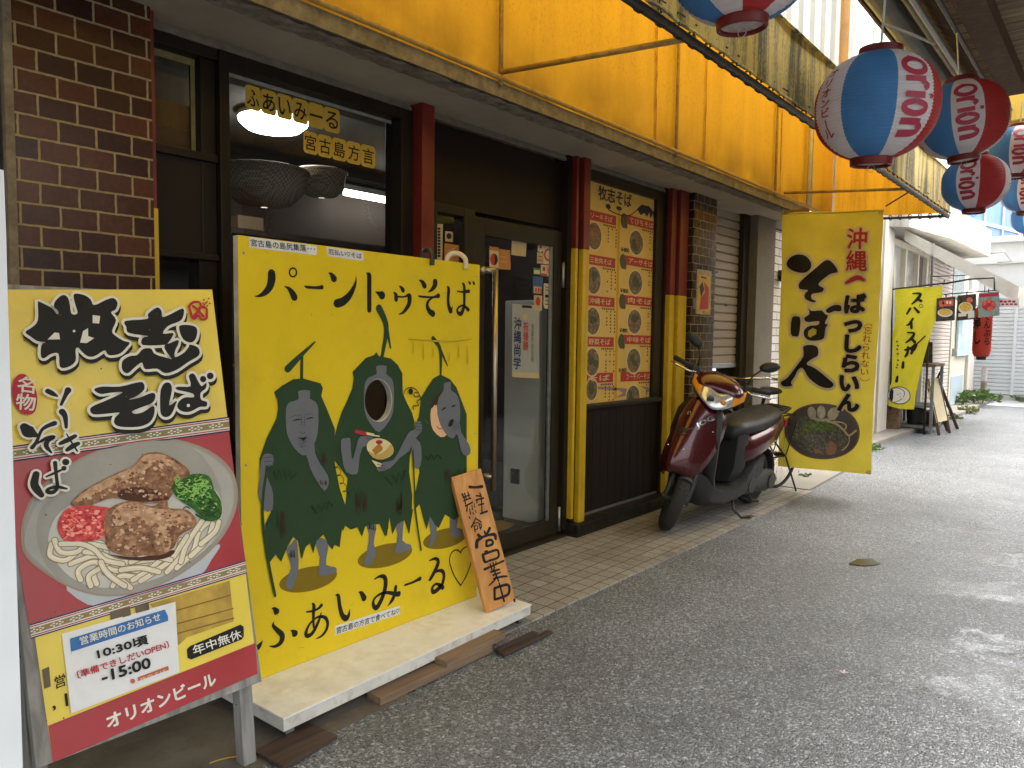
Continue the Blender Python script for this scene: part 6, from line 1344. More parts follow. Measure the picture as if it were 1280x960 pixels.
# paper strip with vertical writing
sticker([(215,530),(395,545),(392,1030),(212,1020)], P('faded_paper', (0.30,0.30,0.27), 0.5, 0.06, 8), 'faded paper with vertical black and red writing low on the door glass', [('p',[[(280,540),(345,545),(345,562),(280,558)]],I_BLK),('e',[(300,620,15,24)],S_TAN),('p',[[(215,985),(392,995),(392,1030),(215,1020)]],S_TAN)], 0.5)
so_ = [o for o in COL.objects if o.name.startswith('door_notice')][-1]
text('lettering', DB, '沖縄尚学', (641.5,461),(650.5,462),(642.5,396), I_NAVY, so_, 3, 0.02, True)
text('lettering', DB, '祝優勝', (653.5,437),(660,438),(654,402), S_RD, so_, 3, 0.02, True)
text('lettering', DB, '春夏大会出場', (663.5,452),(667,453),(664,404), P('ink_olive', (0.12,0.14,0.07),0.5,0.05,5), so_, 3, 0.0, True)
# side light notices
XL = XD-0.019; SB2 = Board((XL,0,0),(0,1,0),(0,0,1),(1,0,0)); CS = (520,250,4.0)
CS2 = (280,280,3.429)
sticker([(905,0),(938,0),(935,165),(902,160)], S_TAN, 'narrow cream strip of black writing at the edge of the side light', [('s',[([(918,20+i*13),(924,20+i*13)],9) for i in range(10)],MP_B)], 1, CS2, SB2)
sticker([(945,82),(1012,92),(1010,165),(944,158)], S_OR, 'orange notice low on the side light beside the door', [('s',[([(960,118),(985,105),(1000,95)],4)],S_TAN)], 1, CS2, SB2)
sticker([(948,30),(980,34),(980,78),(948,74)], S_TAN, 'small brown tag with a dark dot above the orange notice on the side light', [('e',[(964,52,11,13)],MP_B)], 1, CS2, SB2)

# ------------------------------------------------------------------ hanging banner
BANC = P('banner_cloth', (0.66,0.54,0.06), 0.65, 0.08, 4, 0.05, 150, trans=0.25)
def warp_at(x, y): return 0.016*sin(y*4.2+x*2.0)*(0.4+0.6*min(1,max(0,-y))) + 0.012*sin(x*11+y*1.3) + 0.006*sin(y*17+x*9) + 0.002*sin(x*31-y*7)
YBN = 6.40
c0 = on_y(977.5,266,YBN); c1 = on_y(1105.5,262,YBN); c2 = on_y(1089,593.5,YBN); c3 = on_y(971.5,583,YBN)
BB = Board(c0, c1-c0, V((0,0,1)), (0,-1,0))
bn = root('hanging_banner', ((c0+c1)/2), 'tall yellow cloth banner with black writing and a noodle bowl under the awning', 'banner')
bl = [BB.l(977.5,266), BB.l(1105.5,262), BB.l(1089,593.5), BB.l(971.5,583)]
def bw(p, q):
    x = bl[0][0]*(1-p)*(1-q)+bl[1][0]*p*(1-q)+bl[2][0]*p*q+bl[3][0]*(1-p)*q; y = bl[0][1]*(1-p)*(1-q)+bl[1][1]*p*(1-q)+bl[2][1]*p*q+bl[3][1]*(1-p)*q
    return x, y
m = M(); nu, nv = 56, 130; vs = []
for j in range(nv+1):
    for i in range(nu+1):
        x, y = bw(i/nu, j/nv); vs.append(BB.w(x, y, warp_at(x, y)))
m.add(vs, [(j*(nu+1)+i, j*(nu+1)+i+1, (j+1)*(nu+1)+i+1, (j+1)*(nu+1)+i) for j in range(nv) for i in range(nu)])
mk('cloth', m, BANC, bn, smooth=True)
class GW(G):
    """prints on cloth: shapes are cut into small faces so that they follow its folds"""
    def done(s, name, mat, parent):
        me_f = s.mb
        bm = bmesh.new()
        vv = [bm.verts.new(p) for p in me_f.v]
        for q in me_f.f:
            try: bm.faces.new([vv[i] for i in q])
            except ValueError: pass
        bmesh.ops.triangulate(bm, faces=bm.faces)
        for _ in range(4):
            es = [e for e in bm.edges if e.calc_length() > 0.03]
            if not es: break
            bmesh.ops.subdivide_edges(bm, edges=es, cuts=1); bmesh.ops.triangulate(bm, faces=[f_ for f_ in bm.faces if len(f_.verts) > 3])
        out_ = M(); bm.verts.index_update()
        pts = []
        for v_ in bm.verts:
            d = v_.co-s.b.o; x, y, z = d.dot(s.b.ex), d.dot(s.b.ey), d.dot(s.b.n)
            pts.append(s.b.w(x, y, z*3.0+0.0022+warp_at(x, y)))
        out_.add(pts, [tuple(v_.index for v_ in f_.verts) for f_ in bm.faces]); bm.free()
        return mk(name, out_, mat, parent)
SOB = [[(90,233),(130,240),(155,270),(155,300),(130,322),(90,322),(50,305),(32,280),(50,250)],[(225,262),(255,268),(288,315),(265,325),(240,335),(190,380),(215,400),(205,420),(160,430),(160,455),(180,465),(165,472),(130,455),(125,430),(140,410),(100,405),(95,380),(120,350),(180,300)],
 [(62,550),(95,543),(106,560),(100,635),(85,642),(60,630)],[(145,498),(160,515),(205,512),(225,530),(240,540),(225,575),(240,585),(228,600),(220,650),(190,662),(150,662),(125,640),(125,610),(150,590),(190,585),(195,565),(140,570),(125,550),(150,530)],[(232,505),(265,485),(300,488),(300,515),(270,515),(245,525),(230,518)],
 [(125,690),(185,690),(195,735),(165,755),(140,780),(180,800),(240,850),(270,880),(250,900),(200,890),(150,850),(120,800),(95,810),(80,840),(60,870),(65,888),(20,890),(8,870),(40,850),(80,800),(125,740)]]
CBN = (975,260,4)
BAN_W = ink('banner_white', (0.60,0.50,0.30)); BAN_K = ink('banner_black', (0.022,0.018,0.014)); BAN_R = ink('banner_red', (0.40,0.035,0.035))
g = GW(BB,1,crop=CBN)
SOB = [smooth_closed(q, 3) for q in SOB]
for q in SOB: g.outline(q, 26)
g.done('lettering_outline', BAN_W, bn)
g = GW(BB,2.5,crop=CBN)
for q in SOB: g.poly(q)
g.done('lettering', BAN_K, bn)
g = GW(BB,4,crop=CBN); g.poly([(165,600),(185,608),(183,630),(155,648),(143,640),(145,615)]); g.done('lettering_gap', BANC, bn)
wz = lambda x, y: 0.0050+warp_at(x, y)
def btext(body, BL, BR, TL, mat, bold, halo, fat=0.0): text('lettering', BB, body, BL, BR, TL, mat, bn, 3, bold, True, halo=halo, halo_mat=BAN_W, warp=wz, fat=fat)
btext('沖縄', (1057.5,338),(1083.5,338.5),(1060,286), BAN_R, 0.010, 0.022, 0.002)
g = GW(BB,1,crop=(1030,270,4)); g.stroke([(112,333,38),(165,305,48),(200,318,36)]); g.done('lettering_outline', BAN_W, bn)
g = GW(BB,2.5,crop=(1030,270,4)); g.stroke([(112,333,16),(165,308,26),(200,320,14)]); g.done('lettering', BAN_R, bn)
btext('ばっしらいん', (1048,512.5),(1074,514),(1056,369), BAN_K, 0.02, 0.022, 0.006)
text('lettering', BB, '忘れられない', (1076,468),(1087,469),(1080,408), BAN_R, bn, 3, 0.005, True, warp=wz)
g = GW(BB,2.5,crop=(1030,270,4)); g.stroke([(200,552),(215,541),(232,541),(240,550)], 3); g.stroke([(185,808),(198,822),(220,822),(232,812)], 3); g.done('lettering', BAN_R, bn)
# its bowl picture
CBW = (970,490,9.6)
g = GW(BB,1,crop=CBW); g.ell(556,472,460,338,44,0.06); g.done('bowl_rim_print', ink('banner_bowl_rim', (0.20,0.115,0.075)), bn)
g = GW(BB,2,crop=CBW); g.ell(560,470,432,322,44,0.06); g.done('bowl_print', P('banner_bowl', (0.10,0.08,0.085), 0.6, 0.15, 8), bn)
g = GW(BB,3,crop=CBW); g.poly([(200,470),(260,340),(360,290),(560,300),(740,330),(860,460),(880,600),(800,700),(640,760),(440,740),(280,660),(200,560)], smooth=3); g.done('soup_print', P('banner_soup', (0.10,0.095,0.075), 0.6, 0.5, 60, stain=(0.36,0.33,0.24), stain_amt=0.85, stain_scale=50), bn)
g = GW(BB,4,crop=CBW); g.poly([(300,480),(340,390),(430,340),(560,350),(680,400),(720,450),(620,470),(480,460),(380,490),(300,520)], smooth=3); g.done('greens_print', P('banner_greens', (0.11,0.17,0.035), 0.6, 0.5, 60, stain=(0.3,0.36,0.13), stain_amt=0.8, stain_scale=60), bn)
g = GW(BB,4.5,crop=CBW); g.ell(440,250,52,78,20,-0.15); g.ell(552,240,50,78,20,0); g.ell(690,260,62,80,20,0.5); g.poly([(420,300),(560,320),(700,310),(640,350),(500,350)]); g.done('fishcake_print', P('banner_fishcake', (0.45,0.41,0.30), 0.6, 0.25, 30), bn)
g = GW(BB,5.2,crop=CBW); g.stroke([(620,350),(740,390),(830,470),(880,520),(970,460)], 22); g.stroke([(640,360),(780,360),(850,400),(830,450)], 16); g.stroke([(880,520),(880,590),(840,660),(790,700)], 15); g.done('noodle_print', ink('banner_noodle', (0.55,0.43,0.24)), bn)
g = GW(BB,4,crop=CBW); g.poly([(600,730),(640,600),(700,620),(720,700),(660,760)], smooth=3); g.poly([(450,680),(520,690),(560,730),(470,735)]); g.done('pork_print', ink('banner_pork', (0.30,0.16,0.10)), bn)
RODC = P('dark_tie', (0.03,0.025,0.02), 0.6, 0.1, 10)
mk('top_hem', M().tube([BB.w(*bw(i/14,0.004), warp_at(*bw(i/14,0.004))) for i in range(15)], 0.007, 6), BANC, bn, smooth=True)
for (u, v), q in (((1107,258),(1136,240)),((978,262),(965,235))):
    a = on_y(u, v, YBN); b = V((on_y(q[0],q[1],6.42))); mk('tie_cord', M().tube([a,b], 0.006, 6), RODC, bn)
mk('corner_eyelet', M().lathe([(0.008,-0.002),(0.016,-0.002),(0.016,0.002),(0.008,0.002)], BB.w(*bw(0.975,0.012), warp_at(*bw(0.975,0.012))+0.004), 'Y', 14), STEEL, bn)
mk('corner_eyelet', M().lathe([(0.008,-0.002),(0.016,-0.002),(0.016,0.002),(0.008,0.002)], BB.w(*bw(0.97,0.992), warp_at(*bw(0.97,0.992))+0.004), 'Y', 14), STEEL, bn)
mk('corner_patch', M().obox(on_y(995,264,6.385),(0.2,0.004,0.03)), P('brown_tie_tape', (0.20,0.10,0.03), 0.6, 0.2, 20), bn)
# ------------------------------------------------------------------ scooter (local: x forward, y left, z up)
MAR = P('maroon_paint', (0.070,0.006,0.009), 0.25, 0.06, 6, metal=0.3, coat=0.6, rvar=0.04); GRP = P('grey_plastic', (0.024,0.024,0.023), 0.55, 0.15, 40, 0.08, 250)
SEATM = P('seat_vinyl', (0.020,0.020,0.019), 0.5, 0.12, 30, 0.15, 180); AMBER = P('amber_lens', (0.75,0.28,0.02), 0.15, 0.05, 20, coat=0.5, rvar=0.03); LENSW = P('headlamp_reflector', (0.70,0.70,0.68), 0.18, 0.25, 40, metal=0.6)
ENG = P('engine_metal', (0.075,0.072,0.068), 0.5, 0.3, 25, 0.3, 60, metal=0.5)
sc = root('motor_scooter', (-2.295,5.02,0.008), 'maroon motor scooter leaning on its side stand before the brick pier', 'scooter', rot=(rad(-7),0,rad(-93)))
WB, WR = 0.585, 0.208
def wheel(cx, parent, steer=None):
    f_ = steer or (lambda p: p)
    t = M(); t.lathe([(0.130,-0.030),(0.150,-0.040),(0.178,-0.046),(0.198,-0.036),(0.206,-0.018),(0.208,0.0),(0.206,0.018),(0.198,0.036),(0.178,0.046),(0.150,0.040),(0.130,0.030)], (cx,0,WR), 'Y', 48)
    # tread grooves
    for i in range(36):
        a = 2*pi*i/36
        for s_ in (-1,1):
            p0 = V((cx+0.2075*cos(a), 0.006*s_, WR+0.2075*sin(a))); p1 = V((cx+0.199*cos(a+0.10), 0.034*s_, WR+0.199*sin(a+0.10)))
            t.tube([p0,(p0+p1)/2+V((cos(a),0,sin(a)))*0.002,p1], 0.0035, 4)
    t.xf(f_); ty = mk('tyre', t, RUBBER, parent, smooth=True, local=True, auto=0.7)
    r = M(); r.lathe([(0.133,-0.030),(0.120,-0.034),(0.112,-0.020),(0.112,0.020),(0.120,0.034),(0.133,0.030)], (cx,0,WR), 'Y', 40); r.cyl((cx,0,WR), 0.042, 0.075, 'Y', 20)
    for k in range(3):
        a = 2*pi*k/3+0.4
        for da in (-0.22,0.22): r.tube([(cx+0.035*cos(a),0.0,WR+0.035*sin(a)),(cx+0.118*cos(a+da),0.0,WR+0.118*sin(a+da))], 0.011, 6)
    r.xf(f_); mk('rim', r, BLACKM, parent, smooth=True, local=True, auto=0.7)
    return ty
RK = rad(26); AX = V((-sin(RK),0,cos(RK))); PIV = V((0.585-0.05,0,WR)); ST = Matrix.Rotation(rad(34), 4, AX)
HP = V((0.365,0,0.62))
def steer(p): return HP + (ST @ (V(p)-HP))
def head(p): return steer(V(p)+V((-0.03,0,0.028)))
fw = mk('front_hub', M().cyl((WB,0,WR),0.02,0.13,'Y',14).xf(steer), ENG, sc, local=True)
wheel(WB, fw, steer); wheel(-WB, mk('rear_hub', M().cyl((-WB,0,WR),0.03,0.1,'Y',14), ENG, sc, local=True))
fk = M()
for s_ in (-1,1): fk.tube([(WB,0.068*s_,WR),(WB-0.015,0.07*s_,WR+0.12),(WB-0.09,0.062*s_,WR+0.27)], [0.019,0.021,0.022], 12)
fk.tube([(WB-0.09,-0.07,WR+0.26),(WB-0.09,0.07,WR+0.26)], 0.022, 10).tube([(WB-0.09,0,WR+0.26),(0.33,0,0.84)], 0.02, 10); fk.ball((WB+0.005,0.085,WR+0.01),0.016); fk.ball((WB+0.005,-0.085,WR+0.01),0.016)
fk.xf(steer); mk('fork', fk, ENG, sc, smooth=True, local=True, auto=0.7)
fd = M(); rg = []
for i in range(13):
    a = rad(62)+rad(88)*i/12; c_ = []
    for k in range(9):
        b = -1+k/4; c_.append(V((WB+(0.224-0.03*b*b)*cos(a), 0.052*b, WR+(0.224-0.03*b*b)*sin(a))))
    rg.append(c_)
fd.loft(rg, False, False).xf(steer); mk('front_fender', fd, BLACKP, sc, smooth=True, local=True, solid=0.004)
# apron: stacked sections
def apron_ring(z, xf, hw, dep, nose, n=20):
    pts = []
    for i in range(n+1):
        t = -1+2*i/n; a = abs(t)
        pts.append(V((xf - dep*(a**nose), hw*t, z + 0.02*(1-a*a) - 0.03*a**3)))
    return pts
secs = [(0.395,0.700,0.085,0.085,1.7),(0.415,0.722,0.120,0.11,1.7),(0.46,0.720,0.152,0.15,1.8),(0.52,0.700,0.172,0.19,1.9),(0.60,0.655,0.183,0.215,1.9),(0.68,0.602,0.185,0.22,1.9),(0.76,0.548,0.178,0.21,1.9),(0.82,0.505,0.158,0.18,1.9),(0.862,0.468,0.118,0.13,2.0),(0.88,0.440,0.075,0.09,2.0)]
m = M().loft([apron_ring(*s_) for s_ in secs], False, False); ap = mk('front_apron', m, MAR, sc, smooth=True, local=True, solid=0.010, merge=True)
# raised centre panel and the dark grille mouth
def on_apron(t, z, off=0.003):
    for a, b in zip(secs, secs[1:]):
        if a[0] <= z <= b[0]:
            f_ = (z-a[0])/(b[0]-a[0]); q = [a[i]+(b[i]-a[i])*f_ for i in range(5)]; u = t/q[2] if q[2] else 0; u = max(-1,min(1,u))
            return V((q[1]-q[3]*abs(u)**q[4]+off, t, z+0.02*(1-u*u)-0.03*abs(u)**3))
    return V((0.5,t,z))
m = M()
for zc, hw, th in ((0.672,0.062,0.026),(0.640,0.05,0.012)):
    g0 = []
    for i in range(13):
        t = -1+i/6; g0.append([on_apron(hw*t, zc+0.022*t*t-th/2*(1-t*t*0.8), 0.004), on_apron(hw*t, zc+0.022*t*t+th/2*(1-t*t*0.8), 0.004)])
    m.loft(g0, False, False)
mk('grille_slot', m, BLACKM, sc, local=True)
m = M().lathe([(0.0001,0.004),(0.013,0.003),(0.015,0)], (0,0,0), 'X', 16).xf(lambda p: p+on_apron(0,0.775,0.001)); mk('badge', m, CHROME, sc, local=True)
m = M()
for t, z in ((-0.055,0.565),(0.06,0.56),(0.145,0.70)): m.ball(on_apron(t,z,0.002), 0.0065, 10, 6)
mk('screw', m, CHROME, sc, local=True)
# bright word mark slanting along the left edge of the apron
vs, fs, be = glyphs('JOG', 0.04); xs = [v[0] for v in vs]; ys = [v[1] for v in vs]; mb = M(); q = []
for x, y in vs:
    p = (x-min(xs))/(max(xs)-min(xs)); r_ = (y-min(ys))/(max(ys)-min(ys)); z = 0.690+0.080*p+0.030*r_; t = 0.085+0.050*p-0.022*r_
    q.append(on_apron(t, z, 0.005))
mb.add(q, fs); mk('lettering', mb, CHROME, sc, local=True)
# leg shield, floor, lower body
m = M().loft([[V((x,hw*t,z)) for t in (-1,-0.6,0,0.6,1)] for x, hw, z in ((0.36,0.115,0.88),(0.40,0.165,0.80),(0.43,0.185,0.66),(0.43,0.185,0.50),(0.40,0.17,0.36),(0.34,0.16,0.27),(0.20,0.155,0.235))], False, False); mk('leg_shield', m, GRP, sc, smooth=True, local=True, solid=0.02)
def uring(x, hw, zt, zb, r=0.5): return [V((x, hw*a, zb+(zt-zb)*b)) for a, b in ((-1,0.35),(-1,1),(-0.5,1.0),(0.5,1.0),(1,1),(1,0.35),(0.72,0.06),(0.3,0),(-0.3,0),(-0.72,0.06))]
m = M().loft([uring(0.50,0.09,0.42,0.30),uring(0.44,0.145,0.38,0.20),uring(0.36,0.165,0.30,0.15),uring(0.20,0.17,0.245,0.135),uring(0.0,0.17,0.245,0.135),uring(-0.12,0.172,0.30,0.14),uring(-0.22,0.17,0.40,0.17),uring(-0.38,0.165,0.44,0.24)]); mk('floor_board', m, GRP, sc, smooth=True, local=True, auto=0.6)
m = M().loft([[V((x,hw*cos(a),zc+h*sin(a)*(1 if sin(a)<0 else 1))) for a in [2*pi*k/20 for k in range(20)]] for x, hw, zc, h in ((-0.05,0.09,0.50,0.13),(-0.09,0.145,0.49,0.15),(-0.2,0.172,0.50,0.15),(-0.38,0.182,0.54,0.145),(-0.56,0.172,0.59,0.125),(-0.72,0.135,0.635,0.10),(-0.85,0.075,0.675,0.065),(-0.90,0.03,0.69,0.03))]); mk('side_cover', m, MAR, sc, smooth=True, local=True)
m = M().loft([[V((x,hw*a,z+dz)) for a, dz in ((-1,-0.02),(-0.97,0.03),(-0.7,0.06),(-0.3,0.068),(0.3,0.068),(0.7,0.06),(0.97,0.03),(1,-0.02),(0.6,-0.03),(-0.6,-0.03))] for x, hw, z in ((0.015,0.075,0.60),(-0.01,0.115,0.625),(-0.08,0.140,0.645),(-0.24,0.152,0.655),(-0.42,0.155,0.672),(-0.56,0.148,0.695),(-0.68,0.125,0.705),(-0.735,0.08,0.70))]); mk('seat', m, SEATM, sc, smooth=True, local=True)
m = M().loft([uring(0.0,0.115,0.61,0.26),uring(-0.06,0.135,0.63,0.24),uring(-0.12,0.14,0.62,0.25)]); mk('under_seat_panel', m, GRP, sc, smooth=True, local=True, auto=0.6)
m = M().tube([(-0.60,0.10,0.72),(-0.80,0.11,0.745),(-0.93,0.08,0.75),(-0.95,0,0.75),(-0.93,-0.08,0.75),(-0.80,-0.11,0.745),(-0.60,-0.10,0.72)], 0.011, 8).tube([(-0.80,0.11,0.745),(-0.80,-0.11,0.745)], 0.009, 8).tube([(-0.88,0.09,0.75),(-0.88,-0.09,0.75)], 0.009, 8); mk('rear_rack', m, BLACKM, sc, smooth=True, local=True)
m = M().obox((-0.90,0,0.63),(0.05,0.17,0.06)); mk('tail_lamp', m, P('tail_lens', (0.35,0.02,0.015), 0.2, 0.05, 10), sc, bevel=0.012, local=True)
# engine, exhaust, stand
m = M().loft([[V((x,y0+0.045*cos(a),z+h*sin(a))) for a in [2*pi*k/16 for k in range(16)]] for x, y0, z, h in ((-0.14,0.11,0.24,0.06),(-0.2,0.12,0.24,0.085),(-0.36,0.125,0.235,0.075),(-0.54,0.125,0.225,0.09),(-0.64,0.12,0.22,0.075),(-0.68,0.115,0.22,0.03))]); m.cyl((-0.56,0.172,0.225),0.06,0.012,'Y',20).cyl((-0.22,0.17,0.24),0.055,0.012,'Y',20); mk('engine_case', m, ENG, sc, smooth=True, local=True, auto=0.6)
m = M().loft([[V((x,0.02+0.09*cos(a),z+0.07*sin(a))) for a in [2*pi*k/14 for k in range(14)]] for x, z in ((-0.16,0.33),(-0.3,0.36),(-0.46,0.38))]); mk('engine_block', m, ENG, sc, smooth=True, local=True)
m = M().loft([[V((-WB+0.25*cos(a),0.07*b,WR+0.25*sin(a))) for b in (-1,-0.5,0,0.5,1)] for a in [rad(35)+rad(140)*k/10 for k in range(11)]], False, False); mk('rear_fender', m, BLACKP, sc, smooth=True, local=True, solid=0.005)
m = M().tube([(-0.15,-0.12,0.2),(-0.35,-0.13,0.18),(-0.45,-0.14,0.24)], 0.018, 8).loft([[V((x,-0.15+0.05*cos(a),z+r_*sin(a))) for a in [2*pi*k/14 for k in range(14)]] for x, z, r_ in ((-0.43,0.24,0.03),(-0.48,0.25,0.055),(-0.80,0.31,0.06),(-0.84,0.315,0.03))]); mk('muffler', m, BLACKM, sc, smooth=True, local=True)
m = M().tube([(-0.06,0.10,0.17),(-0.02,0.15,0.08),(-0.05,0.20,0.035),(-0.10,0.235,0.043)], 0.010, 8).obox((-0.11,0.245,0.045),(0.05,0.03,0.006)); mk('side_stand', m, BLACKM, sc, smooth=True, local=True)
m = M().tube([(-0.30,-0.10,0.17),(-0.36,-0.11,0.09),(-0.42,-0.12,0.085)], 0.012, 8).tube([(-0.30,0.10,0.17),(-0.36,0.12,0.09),(-0.42,0.15,0.08)], 0.012, 8).tube([(-0.36,-0.11,0.09),(-0.36,0.12,0.09)], 0.012, 8); mk('centre_stand', m, BLACKM, sc, smooth=True, local=True)
# steered head: cowl, lamp, bars, mirrors
def cowl(x, hw, zc, h): return [V((x, hw*cos(a)*(abs(cos(a))**-0.15 if abs(cos(a))>1e-3 else 1), zc+h*sin(a))) for a in [2*pi*k/24 for k in range(24)]]
m = M().loft([cowl(0.20,0.08,0.985,0.035),cowl(0.25,0.12,0.988,0.048),cowl(0.33,0.160,0.980,0.052),cowl(0.385,0.166,0.963,0.047),cowl(0.42,0.145,0.950,0.034),cowl(0.440,0.10,0.944,0.016)]).xf(head); hc = mk('handlebar_cowl', m, MAR, sc, smooth=True, local=True)
m = M().loft([cowl(0.22,0.09,0.94,0.04),cowl(0.30,0.135,0.915,0.06),cowl(0.38,0.15,0.895,0.06),cowl(0.43,0.12,0.872,0.04),cowl(0.45,0.06,0.862,0.015)]).xf(head); mk('lower_cowl', m, GRP, sc, smooth=True, local=True)
def lens(y0, y1, n, grow=0.0):
    rg = []
    for i in range(n+1):
        y = y0+(y1-y0)*i/n; a = abs(y)/0.188; x = 0.492-0.125*a**2.0; zc = 0.880+0.082*a**1.4; h = 0.052*(1-0.5*a**2.5)
        rg.append([V((x-0.030*(k-3)/3.0-0.010*((k-3)/3)**2+grow, y, zc+h*(k-3)/3)) for k in range(7)])
    return M().loft(rg, False, False).xf(head)
mk('lamp_surround', lens(-0.186,0.186,26,-0.006), BLACKP, sc, smooth=True, local=True, solid=0.03)
hl_ = mk('headlight', lens(-0.108,0.108,18), LENSW, sc, smooth=True, local=True, solid=0.004)
for a, b in ((-0.182,-0.110),(0.110,0.182)): mk('turn_signal', lens(a,b,8), AMBER, sc, smooth=True, local=True, solid=0.004)
m = M().lathe([(0.0001,0.003),(0.02,0.002),(0.024,0)], (0,0,0), 'X', 18).xf(lambda p: p+V((0.494,-0.035,0.882))); m.xf(head); mk('lamp_bowl', m, P('lamp_dark', (0.06,0.06,0.065), 0.1, 0.1, 20, metal=0.8), hl_, smooth=True, local=True)
m = M().ball((0.490,0.05,0.89),(0.008,0.019,0.019),12,8).xf(head); mk('position_bulb', m, AMBER, hl_, smooth=True, local=True)
hb = M().tube([(0.27,-0.10,0.985),(0.245,-0.22,1.005),(0.225,-0.235,1.007)], 0.012, 8).tube([(0.27,0.10,0.985),(0.245,0.22,1.005),(0.225,0.235,1.007)], 0.012, 8).xf(head); hbo = mk('handlebar', hb, BLACKM, sc, smooth=True, local=True)
for s_ in (-1,1):
    mk('grip', M().tube([(0.25,0.20*s_,1.0),(0.205,0.345*s_,1.015)], 0.0175, 12).xf(head), RUBBER, hbo, smooth=True, local=True)
    mk('switch_box', M().obox((0.262,0.185*s_,0.998),(0.045,0.05,0.05)).xf(head), BLACKP, hbo, local=True, bevel=0.008)
    mk('brake_lever', M().tube([(0.285,0.165*s_,0.985),(0.305,0.22*s_,0.978),(0.275,0.32*s_,0.985),(0.262,0.355*s_,0.99)], [0.008,0.008,0.006,0.007], 8).xf(head), CHROME, hbo, smooth=True, local=True)
    mi = M().tube([(0.262,0.175*s_,1.01),(0.258,0.185*s_,1.09),(0.252,0.225*s_,1.15)], 0.0065, 8).xf(head); mo = mk('mirror_stalk', mi, BLACKM, sc, smooth=True, local=True)
    mm_ = M().loft([[V((0.250+dx, (0.265+0.062*k_*cos(a)+0.012*sin(a))*s_, 1.185+0.042*k_*sin(a)+0.012*cos(a))) for a in [2*pi*k/20 for k in range(20)]] for dx, k_ in ((0.028,0.25),(0.022,0.7),(0.010,0.95),(0.0,1.0),(-0.004,0.96))]).xf(head); mk('mirror_shell', mm_, BLACKP, mo, smooth=True, local=True)
    mg = M(); mg.add([V((0.2445, (0.265+0.057*cos(a)+0.012*sin(a))*s_, 1.185+0.038*sin(a)+0.012*cos(a))) for a in [2*pi*k/20 for k in range(20)]], [tuple(range(20))]); mg.xf(head); mk('mirror_glass', mg, CHROME, mo, local=True)
m = M().tube([(0.285,-0.16,0.98),(0.33,-0.20,0.93),(0.36,-0.10,0.86),(0.36,-0.05,0.75)], 0.005, 6).tube([(0.285,0.16,0.98),(0.33,0.21,0.93),(0.36,0.12,0.86),(0.36,0.05,0.75)], 0.005, 6).xf(head); mk('cable', m, BLACKP, sc, smooth=True, local=True)
m = M().tube([(0.56,0.09,0.30),(0.50,0.10,0.42),(0.44,0.08,0.50)], 0.006, 6).xf(head); mk('brake_hose', m, BLACKP, sc, smooth=True, local=True)

# ------------------------------------------------------------------ bicycle behind it (local: x forward)
bk = root('bicycle', (-2.38,5.80,0.012), 'black city bicycle parked behind the scooter, its rear wheel showing below the banner', 'bicycle', rot=(rad(-3),0,rad(-100)))
def bwheel(cx):
    w_ = mk('wheel', M().lathe([(0.268,-0.008),(0.282,-0.014),(0.295,0.0),(0.282,0.014),(0.268,0.008)], (cx,0,0.295), 'Y', 48).cyl((cx,0,0.295),0.02,0.08,'Y',12), RUBBER, bk, smooth=True, local=True)
    sp = M()
    for k in range(24):
        a = 2*pi*k/24; sp.tube([(cx+0.02*cos(a+0.5*(k%2*2-1)),0.025*(k%2*2-1),0.295+0.02*sin(a+0.5*(k%2*2-1))),(cx+0.27*cos(a),0,0.295+0.27*sin(a))], 0.0012, 4)
    mk('spokes', sp, CHROME, w_, local=True)
bwheel(0.50); bwheel(-0.50)
BKP = P('bike_black', (0.02,0.02,0.025), 0.3, 0.1, 10, coat=0.5)
mk('frame', M().tube([(0.33,0,0.80),(0.0,0,0.30)],0.016,10).tube([(0.35,0,0.74),(-0.14,0,0.55)],0.014,10).tube([(0.0,0,0.28),(-0.19,0,0.80)],0.014,10).tube([(0.31,0,0.86),(0.36,0,0.68)],0.018,10).tube([(0.0,0.03,0.28),(-0.50,0.05,0.295)],0.009,8).tube([(0.0,-0.03,0.28),(-0.50,-0.05,0.295)],0.009,8).tube([(-0.14,0.02,0.60),(-0.50,0.05,0.295)],0.008,8).tube([(-0.14,-0.02,0.60),(-0.50,-0.05,0.295)],0.008,8), BKP, bk, smooth=True, local=True)
mk('fork', M().tube([(0.36,0,0.68),(0.40,0.045,0.55),(0.50,0.045,0.295)],0.01,8).tube([(0.36,0,0.68),(0.40,-0.045,0.55),(0.50,-0.045,0.295)],0.01,8), BKP, bk, smooth=True, local=True)
mk('handlebar', M().tube([(0.31,0,0.86),(0.30,0,0.98)],0.012,8).tube([(0.12,0.28,0.99),(0.24,0.24,1.0),(0.32,0.10,0.98),(0.32,-0.10,0.98),(0.24,-0.24,1.0),(0.12,-0.28,0.99)],0.011,8), CHROME, bk, smooth=True, local=True)
mk('saddle', M().loft([[V((x,w_*cos(a),0.855+h*sin(a))) for a in [2*pi*k/12 for k in range(12)]] for x, w_, h in ((-0.06,0.02,0.012),(-0.15,0.04,0.025),(-0.25,0.09,0.035),(-0.31,0.09,0.03),(-0.33,0.04,0.02))]), BLACKP, bk, smooth=True, local=True)
